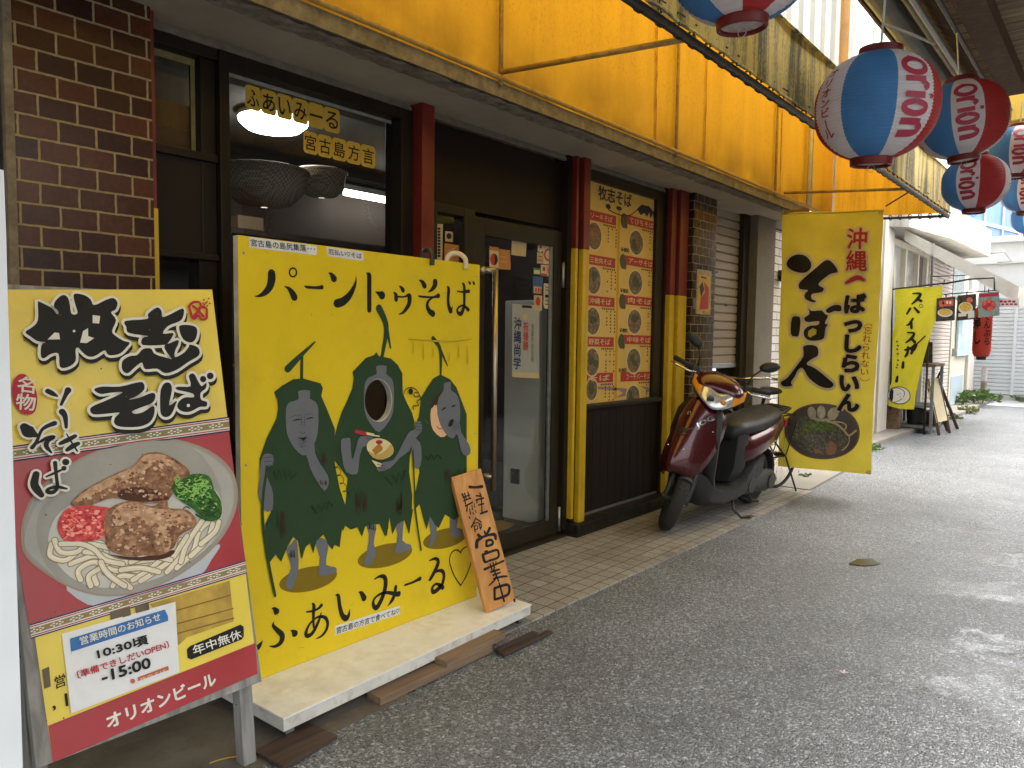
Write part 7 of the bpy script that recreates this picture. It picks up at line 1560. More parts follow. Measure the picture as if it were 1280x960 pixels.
mk('carrier', M().tube([(-0.25,0.06,0.64),(-0.75,0.06,0.65),(-0.77,0,0.65),(-0.75,-0.06,0.65),(-0.25,-0.06,0.64)],0.006,6).tube([(-0.4,0.06,0.645),(-0.4,-0.06,0.645)],0.005,6).tube([(-0.55,0.06,0.648),(-0.55,-0.06,0.648)],0.005,6).tube([(-0.68,0.06,0.65),(-0.68,-0.06,0.65)],0.005,6).tube([(-0.66,0.06,0.65),(-0.50,0.06,0.295)],0.005,6).tube([(-0.66,-0.06,0.65),(-0.50,-0.06,0.295)],0.005,6), BLACKM, bk, smooth=True, local=True)
mk('mudguard', M().loft([[V((-0.50+0.315*cos(a),0.025*b,0.295+0.315*sin(a))) for b in (-1,0,1)] for a in [rad(20)+rad(170)*k/14 for k in range(15)]], False, False), BKP, bk, smooth=True, local=True, solid=0.002)
mk('kickstand', M().tube([(-0.50,0.06,0.29),(-0.54,0.16,0.005)],0.008,8), BLACKM, bk, smooth=True, local=True)
mk('crank', M().cyl((0,0.05,0.28),0.09,0.006,'Y',24).tube([(0,0.07,0.28),(0.10,0.075,0.16)],0.008,6).obox((0.10,0.11,0.16),(0.08,0.07,0.02)).tube([(0,-0.06,0.28),(-0.10,-0.065,0.40)],0.008,6).obox((-0.10,-0.10,0.40),(0.08,0.07,0.02)), BLACKM, bk, local=True)
# ------------------------------------------------------------------ left edge: neighbour's steel panel and a white cart post
GG = P('grey_green_steel', (0.055,0.07,0.072), 0.5, 0.15, 5, 0.06, 30, stain=(0.16,0.15,0.13), stain_amt=0.5, stain_scale=4)
ng = root('neighbour_shutter_panel', (-2.70,0.2,0), 'grey green painted steel panel with a brown repair patch left of the brick pier', 'panel')
m = M()
for z0, z1 in ((0,0.62),(0.625,1.25),(1.255,1.86),(1.865,2.45)): m.box(-2.78,-2.70,-1.5,0.755,z0,z1)
mk('steel_sheet', m, GG, ng, bevel=0.004)
mk('repair_patch', M().add([(-2.697,0.52,1.63),(-2.697,0.70,1.64),(-2.697,0.735,1.70),(-2.697,0.738,1.92),(-2.697,0.45,1.92),(-2.697,0.45,1.70)],[(0,1,2,3,4,5)]), P('bare_plywood_patch', (0.16,0.085,0.04), 0.7, 0.2, 6), ng)
m = M()
for z in (0.3,0.6,0.95,1.28,1.55,1.80,1.96,2.2,2.4): m.cyl((-2.698,0.72,z),0.007,0.006,'X',8)
mk('rivet', m, STEEL, ng); ng.children[-1]['kind'] = 'stuff'
sm = root('small_poster', (-2.69,0.66,1.2), 'sliver of an orange and yellow poster on the grey green panel', 'poster')
mk('sheet', M().box(-2.696,-2.692,0.45,0.70,1.15,1.60), MP_Y, sm); mk('print', M().box(-2.6915,-2.6905,0.47,0.685,1.20,1.40), S_OR, sm)
wp = root('white_cart_post', (-1.62,0.40,0), 'plain white sheeted post at the left edge of the picture beside the noodle sign', 'post')
e0 = on_y(17,600,0.50)
m = M().grid((e0.x+0.0,0.10,0),(e0.x+0.0,0.50,0),(e0.x,0.50,1.62),(e0.x,0.10,1.62), 8, 12, lambda p, q: V((0.004*sin(p*8+q*13)*sin(q*9),0,0)))
m.quad((e0.x,0.50,0),(e0.x-0.06,0.50,0),(e0.x-0.06,0.50,1.62),(e0.x,0.50,1.62)).quad((e0.x,0.10,1.62),(e0.x,0.50,1.62),(e0.x-0.06,0.50,1.62),(e0.x-0.06,0.10,1.62)).quad((e0.x-0.06,0.10,0),(e0.x-0.06,0.50,0),(e0.x-0.06,0.50,1.62),(e0.x-0.06,0.10,1.62)).quad((e0.x,0.1,0),(e0.x-0.06,0.1,0),(e0.x-0.06,0.1,1.62),(e0.x,0.1,1.62))
mk('sheet_panel', m, P('white_sheet', (0.74,0.75,0.76), 0.55, 0.03, 3, 0.05, 10), wp, smooth=False)
mk('foot', M().box(e0.x-0.14,e0.x+0.06,0.12,0.20,0,0.03), STEEL, wp)

# ------------------------------------------------------------------ passage wall between the shops: white brick, meters, pipe
pw = root('passage_wall', (-2.75,7.8,0), 'white brick and plaster wall with pipe and meters between the shutter and the banner', 'wall')
mk('brick_face', M().box(-3.0,-2.72,7.105,7.42,0,2.35), WHITEBRICK, pw)
mk('plaster_face', M().box(-3.0,-2.76,7.421,8.75,0,2.75), CREAM, pw)
mk('lintel', M().box(-3.0,-2.70,7.105,8.75,2.36,2.60), GREYCON, pw)
mk('pipe', M().tube([(-2.70,7.50,2.3),(-2.69,7.62,2.18),(-2.69,7.72,1.9),(-2.69,7.72,1.45),(-2.69,7.60,1.22),(-2.69,7.45,1.18)], 0.03, 10), CREAM, pw, smooth=True)
mk('pipe', M().tube([(-2.69,7.78,2.36),(-2.69,7.80,0)], 0.028, 10), CREAM, pw, smooth=True)
mt = mk('meter_box', M().box(-2.76,-2.66,7.46,7.62,1.22,1.72), STEEL, pw, bevel=0.008); mk('meter_dial', M().cyl((-2.655,7.56,1.45),0.035,0.02,'X',16), BLACKP, mt)
mk('meter_box', M().box(-2.76,-2.68,7.44,7.60,0.62,1.05), STEEL, pw, bevel=0.008)
mk('wall_lamp', M().lathe([(0.02,0.06),(0.06,0.04),(0.07,-0.02),(0.05,-0.06),(0.0001,-0.065)], (-2.66,7.33,1.92), 'Z', 14).box(-2.72,-2.66,7.31,7.35,1.94,1.97), BLACKM, pw, smooth=True, auto=0.6)
mk('louvre_face', bars([(-2.95,-2.69+0.012*(i%2),8.76,10.15,0.06+i*0.085,0.06+i*0.085+0.075) for i in range(31)]), P('grey_louvre', (0.16,0.155,0.145), 0.6, 0.2, 8), pw)

# ------------------------------------------------------------------ building A: spice curry shop row (x = -2.6)
XA = -2.62
ba = root('curry_shop_building', (XA,14,0), 'pale two storey shop row with ribbed shutters and a concrete canopy farther down the lane', 'building')
SIDE = P('pinkish_siding', (0.60,0.54,0.50), 0.5, 0.08, 4, stain=(0.35,0.28,0.22), stain_amt=0.5, stain_scale=4, streak=True)
mk('corner_post', M().box(XA-0.2,XA+0.03,10.25,10.62,0,2.95), CREAM, ba, bevel=0.006); mk('corner_post', M().box(XA-0.2,XA+0.05,10.66,11.15,0,2.9), CREAM, ba, bevel=0.006)
mk('wall', M().box(-4.2,XA-0.15,10.2,18.4,0,2.85), CREAM, ba)
mk('upper_wall', M().box(-6.5,XA-0.45,10.2,18.6,2.86,6.4), CREAM, ba)
wn = mk('window_frame', bars([(XA-0.1,XA+0.01,11.16,11.24,0.1,2.62),(XA-0.1,XA+0.01,12.0,12.1,0.1,2.62),(XA-0.1,XA+0.01,12.82,12.9,0.1,2.62),(XA-0.1,XA+0.01,13.45,13.6,0.0,2.7),(XA-0.1,XA+0.01,11.16,13.45,2.62,2.7),(XA-0.1,XA+0.01,11.16,13.45,1.0,1.06)]), CREAM, ba)
mk('pane', M().box(XA-0.06,XA-0.05,11.24,12.0,1.06,2.62), P('pale_window', (0.55,0.58,0.58), 0.15, 0.1, 2), wn); mk('pane', M().box(XA-0.06,XA-0.05,12.1,12.82,1.06,2.62), P('curtained_window', (0.32,0.34,0.33), 0.2, 0.25, 5), wn); mk('pane', M().box(XA-0.06,XA-0.05,12.9,13.45,0.1,2.62), P('dark_window', (0.10,0.09,0.085), 0.2, 0.2, 3), wn)
mk('lower_panel', M().box(XA-0.1,XA-0.03,11.24,12.85,0.06,1.0), P('lower_panel_grey', (0.22,0.21,0.2), 0.5, 0.2, 5), ba)
m = M(); rings = []; z = 0.12
while z < 2.6: rings += [(XA+0.0,z),(XA+0.022,z+0.012),(XA+0.022,z+0.052),(XA+0.0,z+0.062)]; z += 0.066
m.loft([[V((x,13.6,z_)), V((x,15.62,z_))] for x, z_ in rings], False, False); mk('ribbed_shutter', m, SIDE, ba)
mk('end_wall', M().box(XA-0.1,XA-0.005,15.63,18.4,0,2.8), CREAM, ba)
dr = mk('door', M().box(XA-0.005,XA+0.03,15.72,17.25,0.06,2.05), P('cream_door', (0.62,0.58,0.48), 0.5, 0.08, 5), ba, bevel=0.01)
mk('kick_panel', M().box(XA+0.031,XA+0.036,15.85,17.1,0.08,0.62), P('blue_grey_paint', (0.36,0.45,0.52), 0.5, 0.1, 5), dr); mk('handle', M().box(XA+0.031,XA+0.06,15.85,15.89,1.0,1.15), STEEL, dr)
mk('board_sign', M().box(XA+0.04,XA+0.08,16.1,17.5,1.0,1.95), P('faded_blue_board', (0.42,0.56,0.60), 0.5, 0.2, 3, stain=(0.7,0.7,0.68), stain_amt=0.8, stain_scale=3), ba, bevel=0.01)
mk('door_jamb', M().box(XA-0.005,XA+0.05,17.55,18.3,0,2.7), CREAM, ba, bevel=0.01)
mk('upper_window', M().box(XA-0.02,XA+0.015,15.75,16.9,2.1,2.7), P('grey_window', (0.22,0.27,0.28), 0.2, 0.1, 3), ba)
mk('vent_hood', M().lathe([(0.25,-0.02),(0.25,0.10),(0.12,0.24),(0.0001,0.27)], (XA+0.2,16.4,1.98), 'Z', 18), CREAM, ba, smooth=True)
cpx = [(-2.8,10.6),(-2.37,11.0),(-2.14,12.7),(-2.05,15.7),(-2.8,15.9)]
m = M(); n = 5; m.add([V((x,y,2.80)) for x,y in cpx]+[V((x,y,3.26)) for x,y in cpx], [tuple(range(n-1,-1,-1)), tuple(range(n,2*n))]+[(i,(i+1)%n,(i+1)%n+n,i+n) for i in range(n)])
CANO = P('weathered_white_concrete', (0.56,0.54,0.49), 0.7, 0.1, 4, 0.1, 30, stain=(0.22,0.19,0.14), stain_amt=0.8, stain_scale=5, streak=True)
mk('canopy', m, CANO, ba)
m = M().tube([(-2.05,15.7,2.86),(-1.86,15.9,2.9),(-1.75,15.9,2.72),(-1.95,15.8,2.70)], 0.012, 6); mk('canopy_hook', m, STEEL, ba, smooth=True)
# white cloth awning
a0, a1, a2 = on_x(1131,287,-2.50), on_y(1274,358,11.25), on_y(1279,376,11.25)
AWW = P('white_awning_cloth', (0.70,0.68,0.63), 0.7, 0.08, 5, 0.05, 60, trans=0.35, stain=(0.45,0.38,0.28), stain_amt=0.5, stain_scale=6)
wa = root('white_awning', ((a0+a1)/2), 'white cloth awning with a frilled edge over the curry shop front', 'awning')
y0 = 11.25; y1 = 15.4; zt = on_y(1131,287,y0).z; xt = on_y(1131,287,y0).x
mk('roof_cloth', M().grid((xt,y0,zt),(a1.x,y0,a1.z),(a1.x,y1,a1.z),(xt,y1,zt), 10, 30, lambda p, q: V((0,0,-0.02*sin(pi*p)*abs(sin(q*12))))), AWW, wa, smooth=True)
mk('side_cloth', M().grid((xt,y0,zt),(a1.x,y0,a1.z),(a1.x,y0,a1.z-0.20),(xt,y0,zt-0.14), 16, 3, lambda p, q: V((0,0.01*sin(p*30)*q,-0.015*abs(sin(p*20))*q))), AWW, wa, smooth=True)
mk('frill', M().grid((a1.x,y0,a1.z),(a1.x,y1,a1.z),(a1.x-0.01,y1,a1.z-0.22),(a1.x-0.01,y0,a1.z-0.22), 120, 3, lambda p, q: V((0.012*sin(p*180)*q,0,-0.02*abs(sin(p*60))*q))), AWW, wa, smooth=True)
frl = M()
text('lettering', Board((0,y0-0.006,0),(1,0,0),(0,0,1),(0,-1,0)), 'LUNCH', (a1.x-0.26,a1.z-0.165), (a1.x-0.04,a1.z-0.185), (a1.x-0.26,a1.z-0.09), I_CRIM, wa, 1, 0.02, px=False) if False else None
for x_, z_ in ((xt+0.05,0.0),): mk('post', M().tube([(xt+0.35,y0+0.02,0.02),(xt+0.35,y0+0.02,zt-0.2)], 0.014, 8), BLACKM, wa, smooth=True)
mk('side_slip', M().obox((a1.x-0.15,y0-0.012,a1.z-0.20),(0.32,0.006,0.11)), I_PAPER, wa)
g = M()
for k in range(6): g.obox((a1.x-0.27+0.045*k,y0-0.017,a1.z-0.185-0.004*(k%2)),(0.034,0.002,0.025)); g.obox((a1.x-0.25+0.045*k,y0-0.017,a1.z-0.222),(0.03,0.002,0.02))
mk('slip_print', g, I_CRIM, wa)
# flag pole, rail, flag and picture cards
FY = 11.2
def at_y(u, v, y=FY): return on_y(u, v, y)
FLC = P('flag_yellow', (0.78,0.70,0.03), 0.6, 0.06, 4, 0.05, 120, trans=0.3)
fx = root('curry_flag', at_y(1148,360), 'bright yellow flag with slanting black katakana and a smiling egg mark on a black pole', 'flag')
FB = Board(at_y(1118,360), at_y(1178,358)-at_y(1118,360), V((0,0,1)), (0,-1,0))
def fwarp(x, y): return 0.02*sin(x*9+y*3.0)+0.012*sin((x-0.35*y)*26)
fo = [(1118.5,362),(1178,357),(1177,375),(1165,412),(1152,460),(1145,490),(1142,512),(1125,511),(1111,507),(1112.5,480),(1116,440),(1114,425),(1118.5,400)]
class GF(G):
    def done(s, name, mat, parent):
        bm = bmesh.new(); vv = [bm.verts.new(p) for p in s.mb.v]
        for q in s.mb.f:
            try: bm.faces.new([vv[i] for i in q])
            except ValueError: pass
        bmesh.ops.triangulate(bm, faces=bm.faces)
        for _ in range(3):
            es = [e for e in bm.edges if e.calc_length() > 0.07]
            if es: bmesh.ops.subdivide_edges(bm, edges=es, cuts=1); bmesh.ops.triangulate(bm, faces=[f_ for f_ in bm.faces if len(f_.verts) > 3])
        bm.verts.index_update(); o2 = M(); P_ = []
        for v_ in bm.verts:
            d = v_.co-s.b.o; x, y, z = d.dot(s.b.ex), d.dot(s.b.ey), d.dot(s.b.n); P_.append(s.b.w(x,y,z*4+fwarp(x,y)))
        o2.add(P_, [tuple(v_.index for v_ in f_.verts) for f_ in bm.faces]); bm.free(); return mk(name, o2, mat, parent)
g = GF(FB,0); g.poly(fo); g.done('cloth', FLC, fx)
g = GF(FB,4,crop=(1100,340,4.361))
# suPAISUKA-- strokes
for st in [[(183,118,5),(222,120,8),(205,150,9),(178,175,5)],[(205,145,7),(225,158,9)],[(168,200,8),(150,228,7)],[(190,195,6),(212,220,9)],[(180,255,7),(160,285,7),(148,290,5)],[(172,275,8),(172,305,9)],[(150,330,5),(188,335,8),(168,365,9),(140,385,5)],[(170,360,8),(192,382,10)],[(135,425,7),(180,415,10),(172,445,8)],[(152,410,8),(150,440,9),(138,460,8)],[(126,492,8),(124,520,10)],[(96,570,7),(92,595,10)],[(195,400,14),(180,420,18)],[(195,400,5),(222,375,4),(247,350,4)]]:
    g.stroke([(p[0],p[1],p[2]*1.7) for p in st])
g.stroke([(226+9*cos(a),186+9*sin(a),3) for a in [i*pi/5 for i in range(11)]], smooth=0)
for k, (x, y) in enumerate(((92,378),(96,400),(92,420),(95,445),(96,480),(94,505),(90,520))): g.stroke([(x-4,y),(x+5,y+3)], 4); g.stroke([(x,y-4),(x+2,y+6)], 3)
g.done('lettering', I_BLK, fx)
g = GF(FB,4,crop=(1100,340,4.361)); g.ell(105,672,62,48,26,0.15); g.done('mark_outline', I_BLK, fx)
g = GF(FB,5,crop=(1100,340,4.361)); g.ell(105,672,58,44,26,0.15); g.done('mark_ground', I_WHT, fx)
g = GF(FB,6,crop=(1100,340,4.361)); g.stroke([(62,640,3),(100,632,3),(132,655,3),(122,690,3),(80,710,3)]); g.poly([(55,650),(68,638),(78,645),(75,690),(70,705),(56,690)]); g.ell(98,668,3,3); g.ell(112,680,3,3); g.ell(112,662,3,3); g.done('mark_print', I_BLK, fx)
mk('pole', M().tube([at_y(1116,285),at_y(1115.5,360),at_y(1113,512)], 0.012, 8), BLACKM, fx, smooth=True)
r0, r1 = at_y(1116,358), at_y(1240,346)
mk('top_rail', M().tube([at_y(1113,362),at_y(1180,354),at_y(1180.5,350)], 0.011, 8), BLACKM, fx, smooth=True)
cr = root('card_rail', at_y(1210,350), 'thin black rail that carries three picture cards beside the yellow flag', 'rail')
mk('rail', M().tube([at_y(1178,355),at_y(1212,349),at_y(1243,347)], 0.012, 8).tube([at_y(1180,368),at_y(1246,363)], 0.008, 6).tube([at_y(1243,347),at_y(1243,363)], 0.010, 6), BLACKM, cr, smooth=True)
CK = P('card_dark', (0.045,0.035,0.03), 0.3, 0.3, 20); CT = P('card_teal', (0.22,0.30,0.28), 0.3, 0.2, 12)
def card(c4, base, label, disc, dm, extra):
    a, b, c, d = [at_y(*p) for p in c4]
    rt = root('picture_card', (a+b)/2, label, 'menu card', 'picture cards on the rail')
    m = M().slab(a+V((0,-0.01,0)),b+V((0,-0.01,0)),c+V((0,-0.01,0)),d+V((0,-0.01,0)),-0.006); mk('sheet', m, base, rt)
    mk('clip', M().obox(a+(b-a)*0.5+V((0,-0.01,0.02)),(0.012,0.01,0.05)), BLACKM, rt)
    CB = Board(a+V((0,-0.012,0)), (1,0,0), (0,0,1), (0,-1,0))
    g = G(CB,2); g.ell(*disc); g.done('dish_print', I_WHT if dm != I_CRIM else CT, rt); g = G(CB,3); g.ell(disc[0],disc[1]-disc[3]*0.15,disc[2]*0.8,disc[3]*0.8); g.done('food_print', dm, rt)
    for kind, pts, mt in extra:
        g = G(CB,4)
        for p in pts:
            if kind == 'e': g.ell(*p)
            else: g.poly(p)
        g.done('print', mt, rt)
YEG = P('card_egg', (0.62,0.42,0.08), 0.4, 0.3, 30); SALM = P('card_salmon', (0.55,0.12,0.07), 0.4, 0.35, 40)
card([(1171,373),(1194.5,370.5),(1193.5,400.5),(1170,402)], CK, 'left picture card with a yellow heap on a white plate, hung on the rail', (1181.5,391,9.5,5.2), YEG, [('p',[[(1174,376),(1192,374),(1192,382),(1174,384)]],SALM),('e',[(1179,379,1.2,2),(1184,378,1.2,2),(1188,378,1.2,2)],I_WHT)])
card([(1197,369.5),(1220.5,367),(1219.5,399),(1195.5,401)], CK, 'middle picture card with a yellow omelette on a dark ground', (1207,385,9,7.5), YEG, [('e',[(1212,375,4,3.5)],SALM),('p',[[(1198,392),(1208,391),(1208,395),(1198,396)],[(1210,389),(1218,388),(1218,397),(1210,398)]],I_WHT)])
card([(1223,366.5),(1249,364),(1249.5,394.5),(1223,397)], CT, 'right picture card with a red lobster dish on a grey ground', (1236,383,11,8.5), I_CRIM, [('e',[(1230,379,3,3),(1236,376,3,3),(1242,380,3,3),(1238,386,4,3)],SALM),('p',[[(1224,367.5),(1248,365.5),(1248,369.5),(1224,371.5)]],I_CRIM)])
# red cylinder lantern
rc_ = at_y(1228,415,13.5)
rl = root('red_lantern', rc_, 'red cylindrical lantern with black brush writing at the end of the lane', 'lantern')
rr, hh2 = abs(at_y(1240,415,13.5).x-at_y(1216,415,13.5).x)/2*1.02, (at_y(1228,383,13.5).z-at_y(1228,445,13.5).z)/2
m = M(); pr_ = [(rr*0.55,-hh2)]
for i in range(31):
    t = i/30; r_ = rr*(0.72+0.28*min(1,min(t,1-t)*7)**0.5)-0.006*(i%2); pr_.append((r_, -hh2+2*hh2*t))
pr_.append((rr*0.55,hh2)); m.lathe(pr_, rc_, 'Z', 30); mk('paper_shade', m, P('lantern_scarlet', (0.62,0.07,0.04), 0.5, 0.06, 10, trans=0.35), rl, smooth=True)
mk('bottom_cap', M().lathe([(rr*0.55,0),(rr*0.5,-0.05),(0.001,-0.05)], rc_-V((0,0,hh2)), 'Z', 20), BLACKM, rl, smooth=True, auto=0.6); mk('top_cap', M().lathe([(rr*0.55,0),(rr*0.5,0.05),(0.001,0.05)], rc_+V((0,0,hh2)), 'Z', 20), BLACKM, rl, smooth=True, auto=0.6)
mk('hanging_wire', M().tube([rc_+V((0,0,hh2)), rc_+V((0,0,hh2+0.5)), V((XA+0.05,13.5,rc_.z+hh2+0.5))], 0.008, 6), BLACKM, rl)
class GC:
    pass
def cyl_text(body, u0, v1, u1, v0, mat, vertical=True, bold=0.03):
    vs, fs, be = glyphs('\n'.join(body), bold, 1.0, 'CENTER'); xs = [v[0] for v in vs]; ys = [v[1] for v in vs]; q = []
    for x, y in vs:
        p = (x-min(xs))/(max(xs)-min(xs)); r_ = (y-min(ys))/(max(ys)-min(ys)); w = at_y(u0+(u1-u0)*p, v1+(v0-v1)*r_, 13.5)
        dx = max(-rr*0.97, min(rr*0.97, w.x-rc_.x)); q.append((rc_.x+dx, rc_.y-sqrt(rr*rr-dx*dx)-0.012, w.z))
    m = M(); m.add(q, fs); mk('lettering', m, mat, rl)
cyl_text('寿し', 1216.8, 430, 1228, 396, I_BLK); cyl_text('てんぷら', 1231, 431, 1239, 392, I_BLK, True, 0.02)

# shelf, menu easel, box, bucket
GST = P('grey_rack_steel', (0.20,0.21,0.215), 0.5, 0.15, 12, 0.05, 60)
SX0, SX1, SYa, SYb = -2.56, -2.10, 11.55, 12.15
rk = root('steel_rack', (-2.33,11.85,0.05), 'grey steel rack with a wooden top behind the yellow flag', 'rack')
for x, y in ((SX0,SYa),(SX1,SYa),(SX0,SYb),(SX1,SYb)):
    mk('leg', M().box(x-0.018,x+0.018,y-0.018,y+0.018,0.0,0.93), GST, rk)
mk('shelf', M().box(SX0-0.02,SX1+0.02,SYa-0.02,SYb+0.02,0.36,0.39), GST, rk, bevel=0.004); mk('shelf', M().box(SX0-0.02,SX1+0.02,SYa-0.02,SYb+0.02,0.07,0.10), GST, rk, bevel=0.004)
mk('top', M().box(SX0-0.03,SX1+0.03,SYa-0.03,SYb+0.03,0.93,0.97), OLDW, rk, bevel=0.006)
es = root('menu_easel', (-1.98,12.0,0), 'dark wooden menu easel with a cream board standing beside the steel rack', 'easel')
DKW2 = wood_mat('dark_easel_wood', (0.06,0.03,0.018), (0.13,0.07,0.04), 'Z', 9, 0.6, 0.3)
f0, f1, b0 = on_z(1174,544,0.0), on_z(1187,541,0.0), None
tA, tB = on_y(1159,474,f0.y+0.30), on_y(1172,472,f1.y+0.30)
def lath(m, a, b, w=0.04, t=0.03):
    d = (b-a).normalized(); s_ = d.cross(V((0,1,0))).normalized(); return m.obox((a+b)/2,(w,t,(b-a).length),(s_,d.cross(s_)*-1,d))
m1, m2 = M(), M(); lath(m1, f0, tA); lath(m2, f1, tB); mk('leg', m1, DKW2, es, bevel=0.003); mk('leg', m2, DKW2, es, bevel=0.003)
m1, m2 = M(), M(); lath(m1, f0+V((0,0.62,0)), tA); lath(m2, f1+V((0,0.62,0)), tB); mk('rear_leg', m1, DKW2, es); mk('rear_leg', m2, DKW2, es)
i0, i1 = f0+(tA-f0)*0.22, f1+(tB-f1)*0.22; j0, j1 = f0+(tA-f0)*0.99, f1+(tB-f1)*0.99
ofs = V((0,-0.02,0)); m = M().slab(i0+ofs,i1+ofs,j1+ofs,j0+ofs,-0.012); mk('board', m, P('cream_menu_board', (0.58,0.50,0.30), 0.5, 0.12, 9), es)
EB = Board(i0+ofs*1.3, i1-i0, j0-i0, (0,-1,0)); g = G(EB,2)
ew, eh = (i1-i0).length, (j0-i0).length; g.px = False
for k in range(4): g.poly([(ew*0.15,eh*(0.12+0.21*k)),(ew*0.42,eh*(0.12+0.21*k)),(ew*0.42,eh*(0.26+0.21*k)),(ew*0.15,eh*(0.26+0.21*k))])
g.done('menu_print', P('menu_olive', (0.35,0.27,0.10), 0.5, 0.4, 20), es)
g = G(EB,2,px=False); g.ell(ew*0.68,eh*0.72,ew*0.14,eh*0.10)
for k in range(9): g.poly([(ew*0.55,eh*(0.10+0.055*k)),(ew*0.85,eh*(0.10+0.055*k)),(ew*0.85,eh*(0.118+0.055*k)),(ew*0.55,eh*(0.118+0.055*k))])
g.done('menu_print', P('menu_rust', (0.38,0.14,0.07), 0.5, 0.2, 20), es)
mk('top_finial', M().tube([tB, tB+V((0.02,0,0.05)), tB+V((0.06,0,0.10))],[0.012,0.016,0.035],8), DKW2, es, smooth=True)
pc = root('picture_board', (-2.45,12.0,0.971), 'small framed food picture standing on top of the steel rack', 'picture')
q = [on_y(u,v,11.9) for u,v in ((1152,471),(1165,471),(1165,445),(1151,445))]; z_ = 0.972-q[0].z
q = [p+V((0,0,z_)) for p in q]; mk('frame', M().slab(*q,-0.02), CK, pc); PB2 = Board(q[0]+V((0,-0.004,0)),(1,0,0),(0,0,1),(0,-1,0)); pw_, ph_ = (q[1]-q[0]).length, (q[3]-q[0]).length
g = G(PB2,1,px=False); g.poly([(pw_*0.15,ph_*0.12),(pw_*0.5,ph_*0.42),(pw_*0.85,ph_*0.12)]); g.done('food_print', YEG, pc); g = G(PB2,1,px=False); g.poly([(pw_*0.1,ph_*0.6),(pw_*0.9,ph_*0.6),(pw_*0.9,ph_*0.9),(pw_*0.1,ph_*0.9)]); g.done('red_print', I_CRIM, pc)
bx = root('wooden_box', (-2.60,11.35,0.055), 'small upright wooden box on the kerb below the yellow flag', 'box')
mk('body', M().box(-2.62,-2.44,11.28,11.44,0.056,0.36), OLDW, bx, bevel=0.006); mk('lid', M().box(-2.63,-2.43,11.27,11.45,0.361,0.38), OLDW, bx, bevel=0.004)
bu = root('black_bucket', (-2.32,11.75,0.10), 'black plastic bucket on the lowest shelf of the steel rack', 'bucket')
mk('pail', M().lathe([(0.0001,0.0),(0.105,0.0),(0.125,0.22),(0.118,0.22),(0.10,0.012),(0.0001,0.012)], (-2.34,11.80,0.101), 'Z', 22), BLACKP, bu, smooth=True, auto=0.6); mk('rim', M().tube([(-2.34+0.127*cos(a),11.80+0.127*sin(a),0.321) for a in [i*pi/12 for i in range(25)]],0.006,6,False), BLACKP, bu, smooth=True)
tb = root('brown_pot', (-2.18,12.0,0.10), 'brown square pot beside the black bucket on the steel rack', 'pot')
mk('pot', M().loft([[V((-2.17+s_*a,12.0+s_*b,z)) for a,b in ((-1,-1),(1,-1),(1,1),(-1,1))] for s_,z in ((0.07,0.101),(0.085,0.26),(0.075,0.26),(0.065,0.12))]), OLDW, tb, bevel=0.004)

# ------------------------------------------------------------------ end of the lane
eb = root('end_building', (0,19.8,0), 'white building with ribbed roller shutters closing the end of the lane', 'building')
ESH = P('white_ribbed_shutter', (0.66,0.67,0.68), 0.45, 0.05, 4, stain=(0.45,0.44,0.42), stain_amt=0.35, stain_scale=3)
EW_ = P('white_painted_wall', (0.68,0.69,0.70), 0.6, 0.06, 3, stain=(0.5,0.49,0.46), stain_amt=0.4, stain_scale=2)
YE = 19.5
mk('wall', M().box(-6,6,YE+0.05,YE+4,0.0,3.46), EW_, eb); mk('string_course', M().box(-6,6,YE-0.04,YE+0.049,3.0,3.12), EW_, eb, bevel=0.01); mk('parapet', M().box(-6,6,YE-0.06,YE+0.30,3.461,3.60), EW_, eb, bevel=0.01)
mk('base_step', M().box(-6,6,YE-0.10,YE+0.049,0,0.10), PALE, eb)
for x0, x1 in ((-4.2,-2.03),(-1.97,0.2),(0.26,2.5)):
    m = M(); rings = []; z = 0.12
    while z < 2.2: rings += [(YE+0.03,z),(YE+0.005,z+0.012),(YE+0.005,z+0.06),(YE+0.03,z+0.075)]; z += 0.085
    m.loft([[V((x0,y,z_)), V((x1,y,z_))] for y, z_ in rings], False, False); mk('roller_shutter', m, ESH, eb)
    mk('shutter_guide', M().box(x1,x1+0.06,YE-0.03,YE+0.049,0.1,2.3), EW_, eb)
mk('shutter_box', M().box(-4.2,2.6,YE-0.03,YE+0.049,2.2,2.34), EW_, eb, bevel=0.01)
bf = root('blue_fronted_building', (-2.0,24,0), 'taller building with blue glazed panels in white frames behind the white end building', 'building')
d0, d1 = CAM+ray(1140,250)*21.0, CAM+ray(1300,262)*27.0; d0.z = d1.z = 0; ex = (d1-d0).normalized(); L_ = (d1-d0).length
BLU = P('blue_panel', (0.05,0.20,0.55), 0.35, 0.12, 2, 0.05, 3); WFR = P('white_frame', (0.7,0.7,0.7), 0.4, 0.05, 3)
nrm = ex.cross(V((0,0,1)));
if nrm.dot(CAM-d0) < 0: nrm = -nrm
def wbox(m, s0, s1, z0, z1, t0, t1): return m.obox(d0+ex*((s0+s1)/2)+V((0,0,(z0+z1)/2))+nrm*((t0+t1)/2), (s1-s0, t1-t0, z1-z0), (ex, nrm, V((0,0,1))))
mk('wall', wbox(M(),-2,L_+6,0,8.2,-3,-0.02), EW_, bf)
rows_z = [3.3,4.2,5.1,6.1,7.1]; ncol = int((L_+6)/1.5)
for j in range(4):
    for i in range(ncol):
        mk('blue_panel', wbox(M(),-1+i*1.5+0.04,-1+(i+1)*1.5-0.04,rows_z[j]+0.04,rows_z[j+1]-0.04,0.0,0.02), BLU, bf)
m = M()
for z in rows_z: wbox(m,-1,-1+ncol*1.5,z-0.05,z+0.05,0.021,0.07)
for i in range(ncol+1): wbox(m,-1+i*1.5-0.04,-1+i*1.5+0.04,rows_z[0],rows_z[-1],0.0215,0.06)
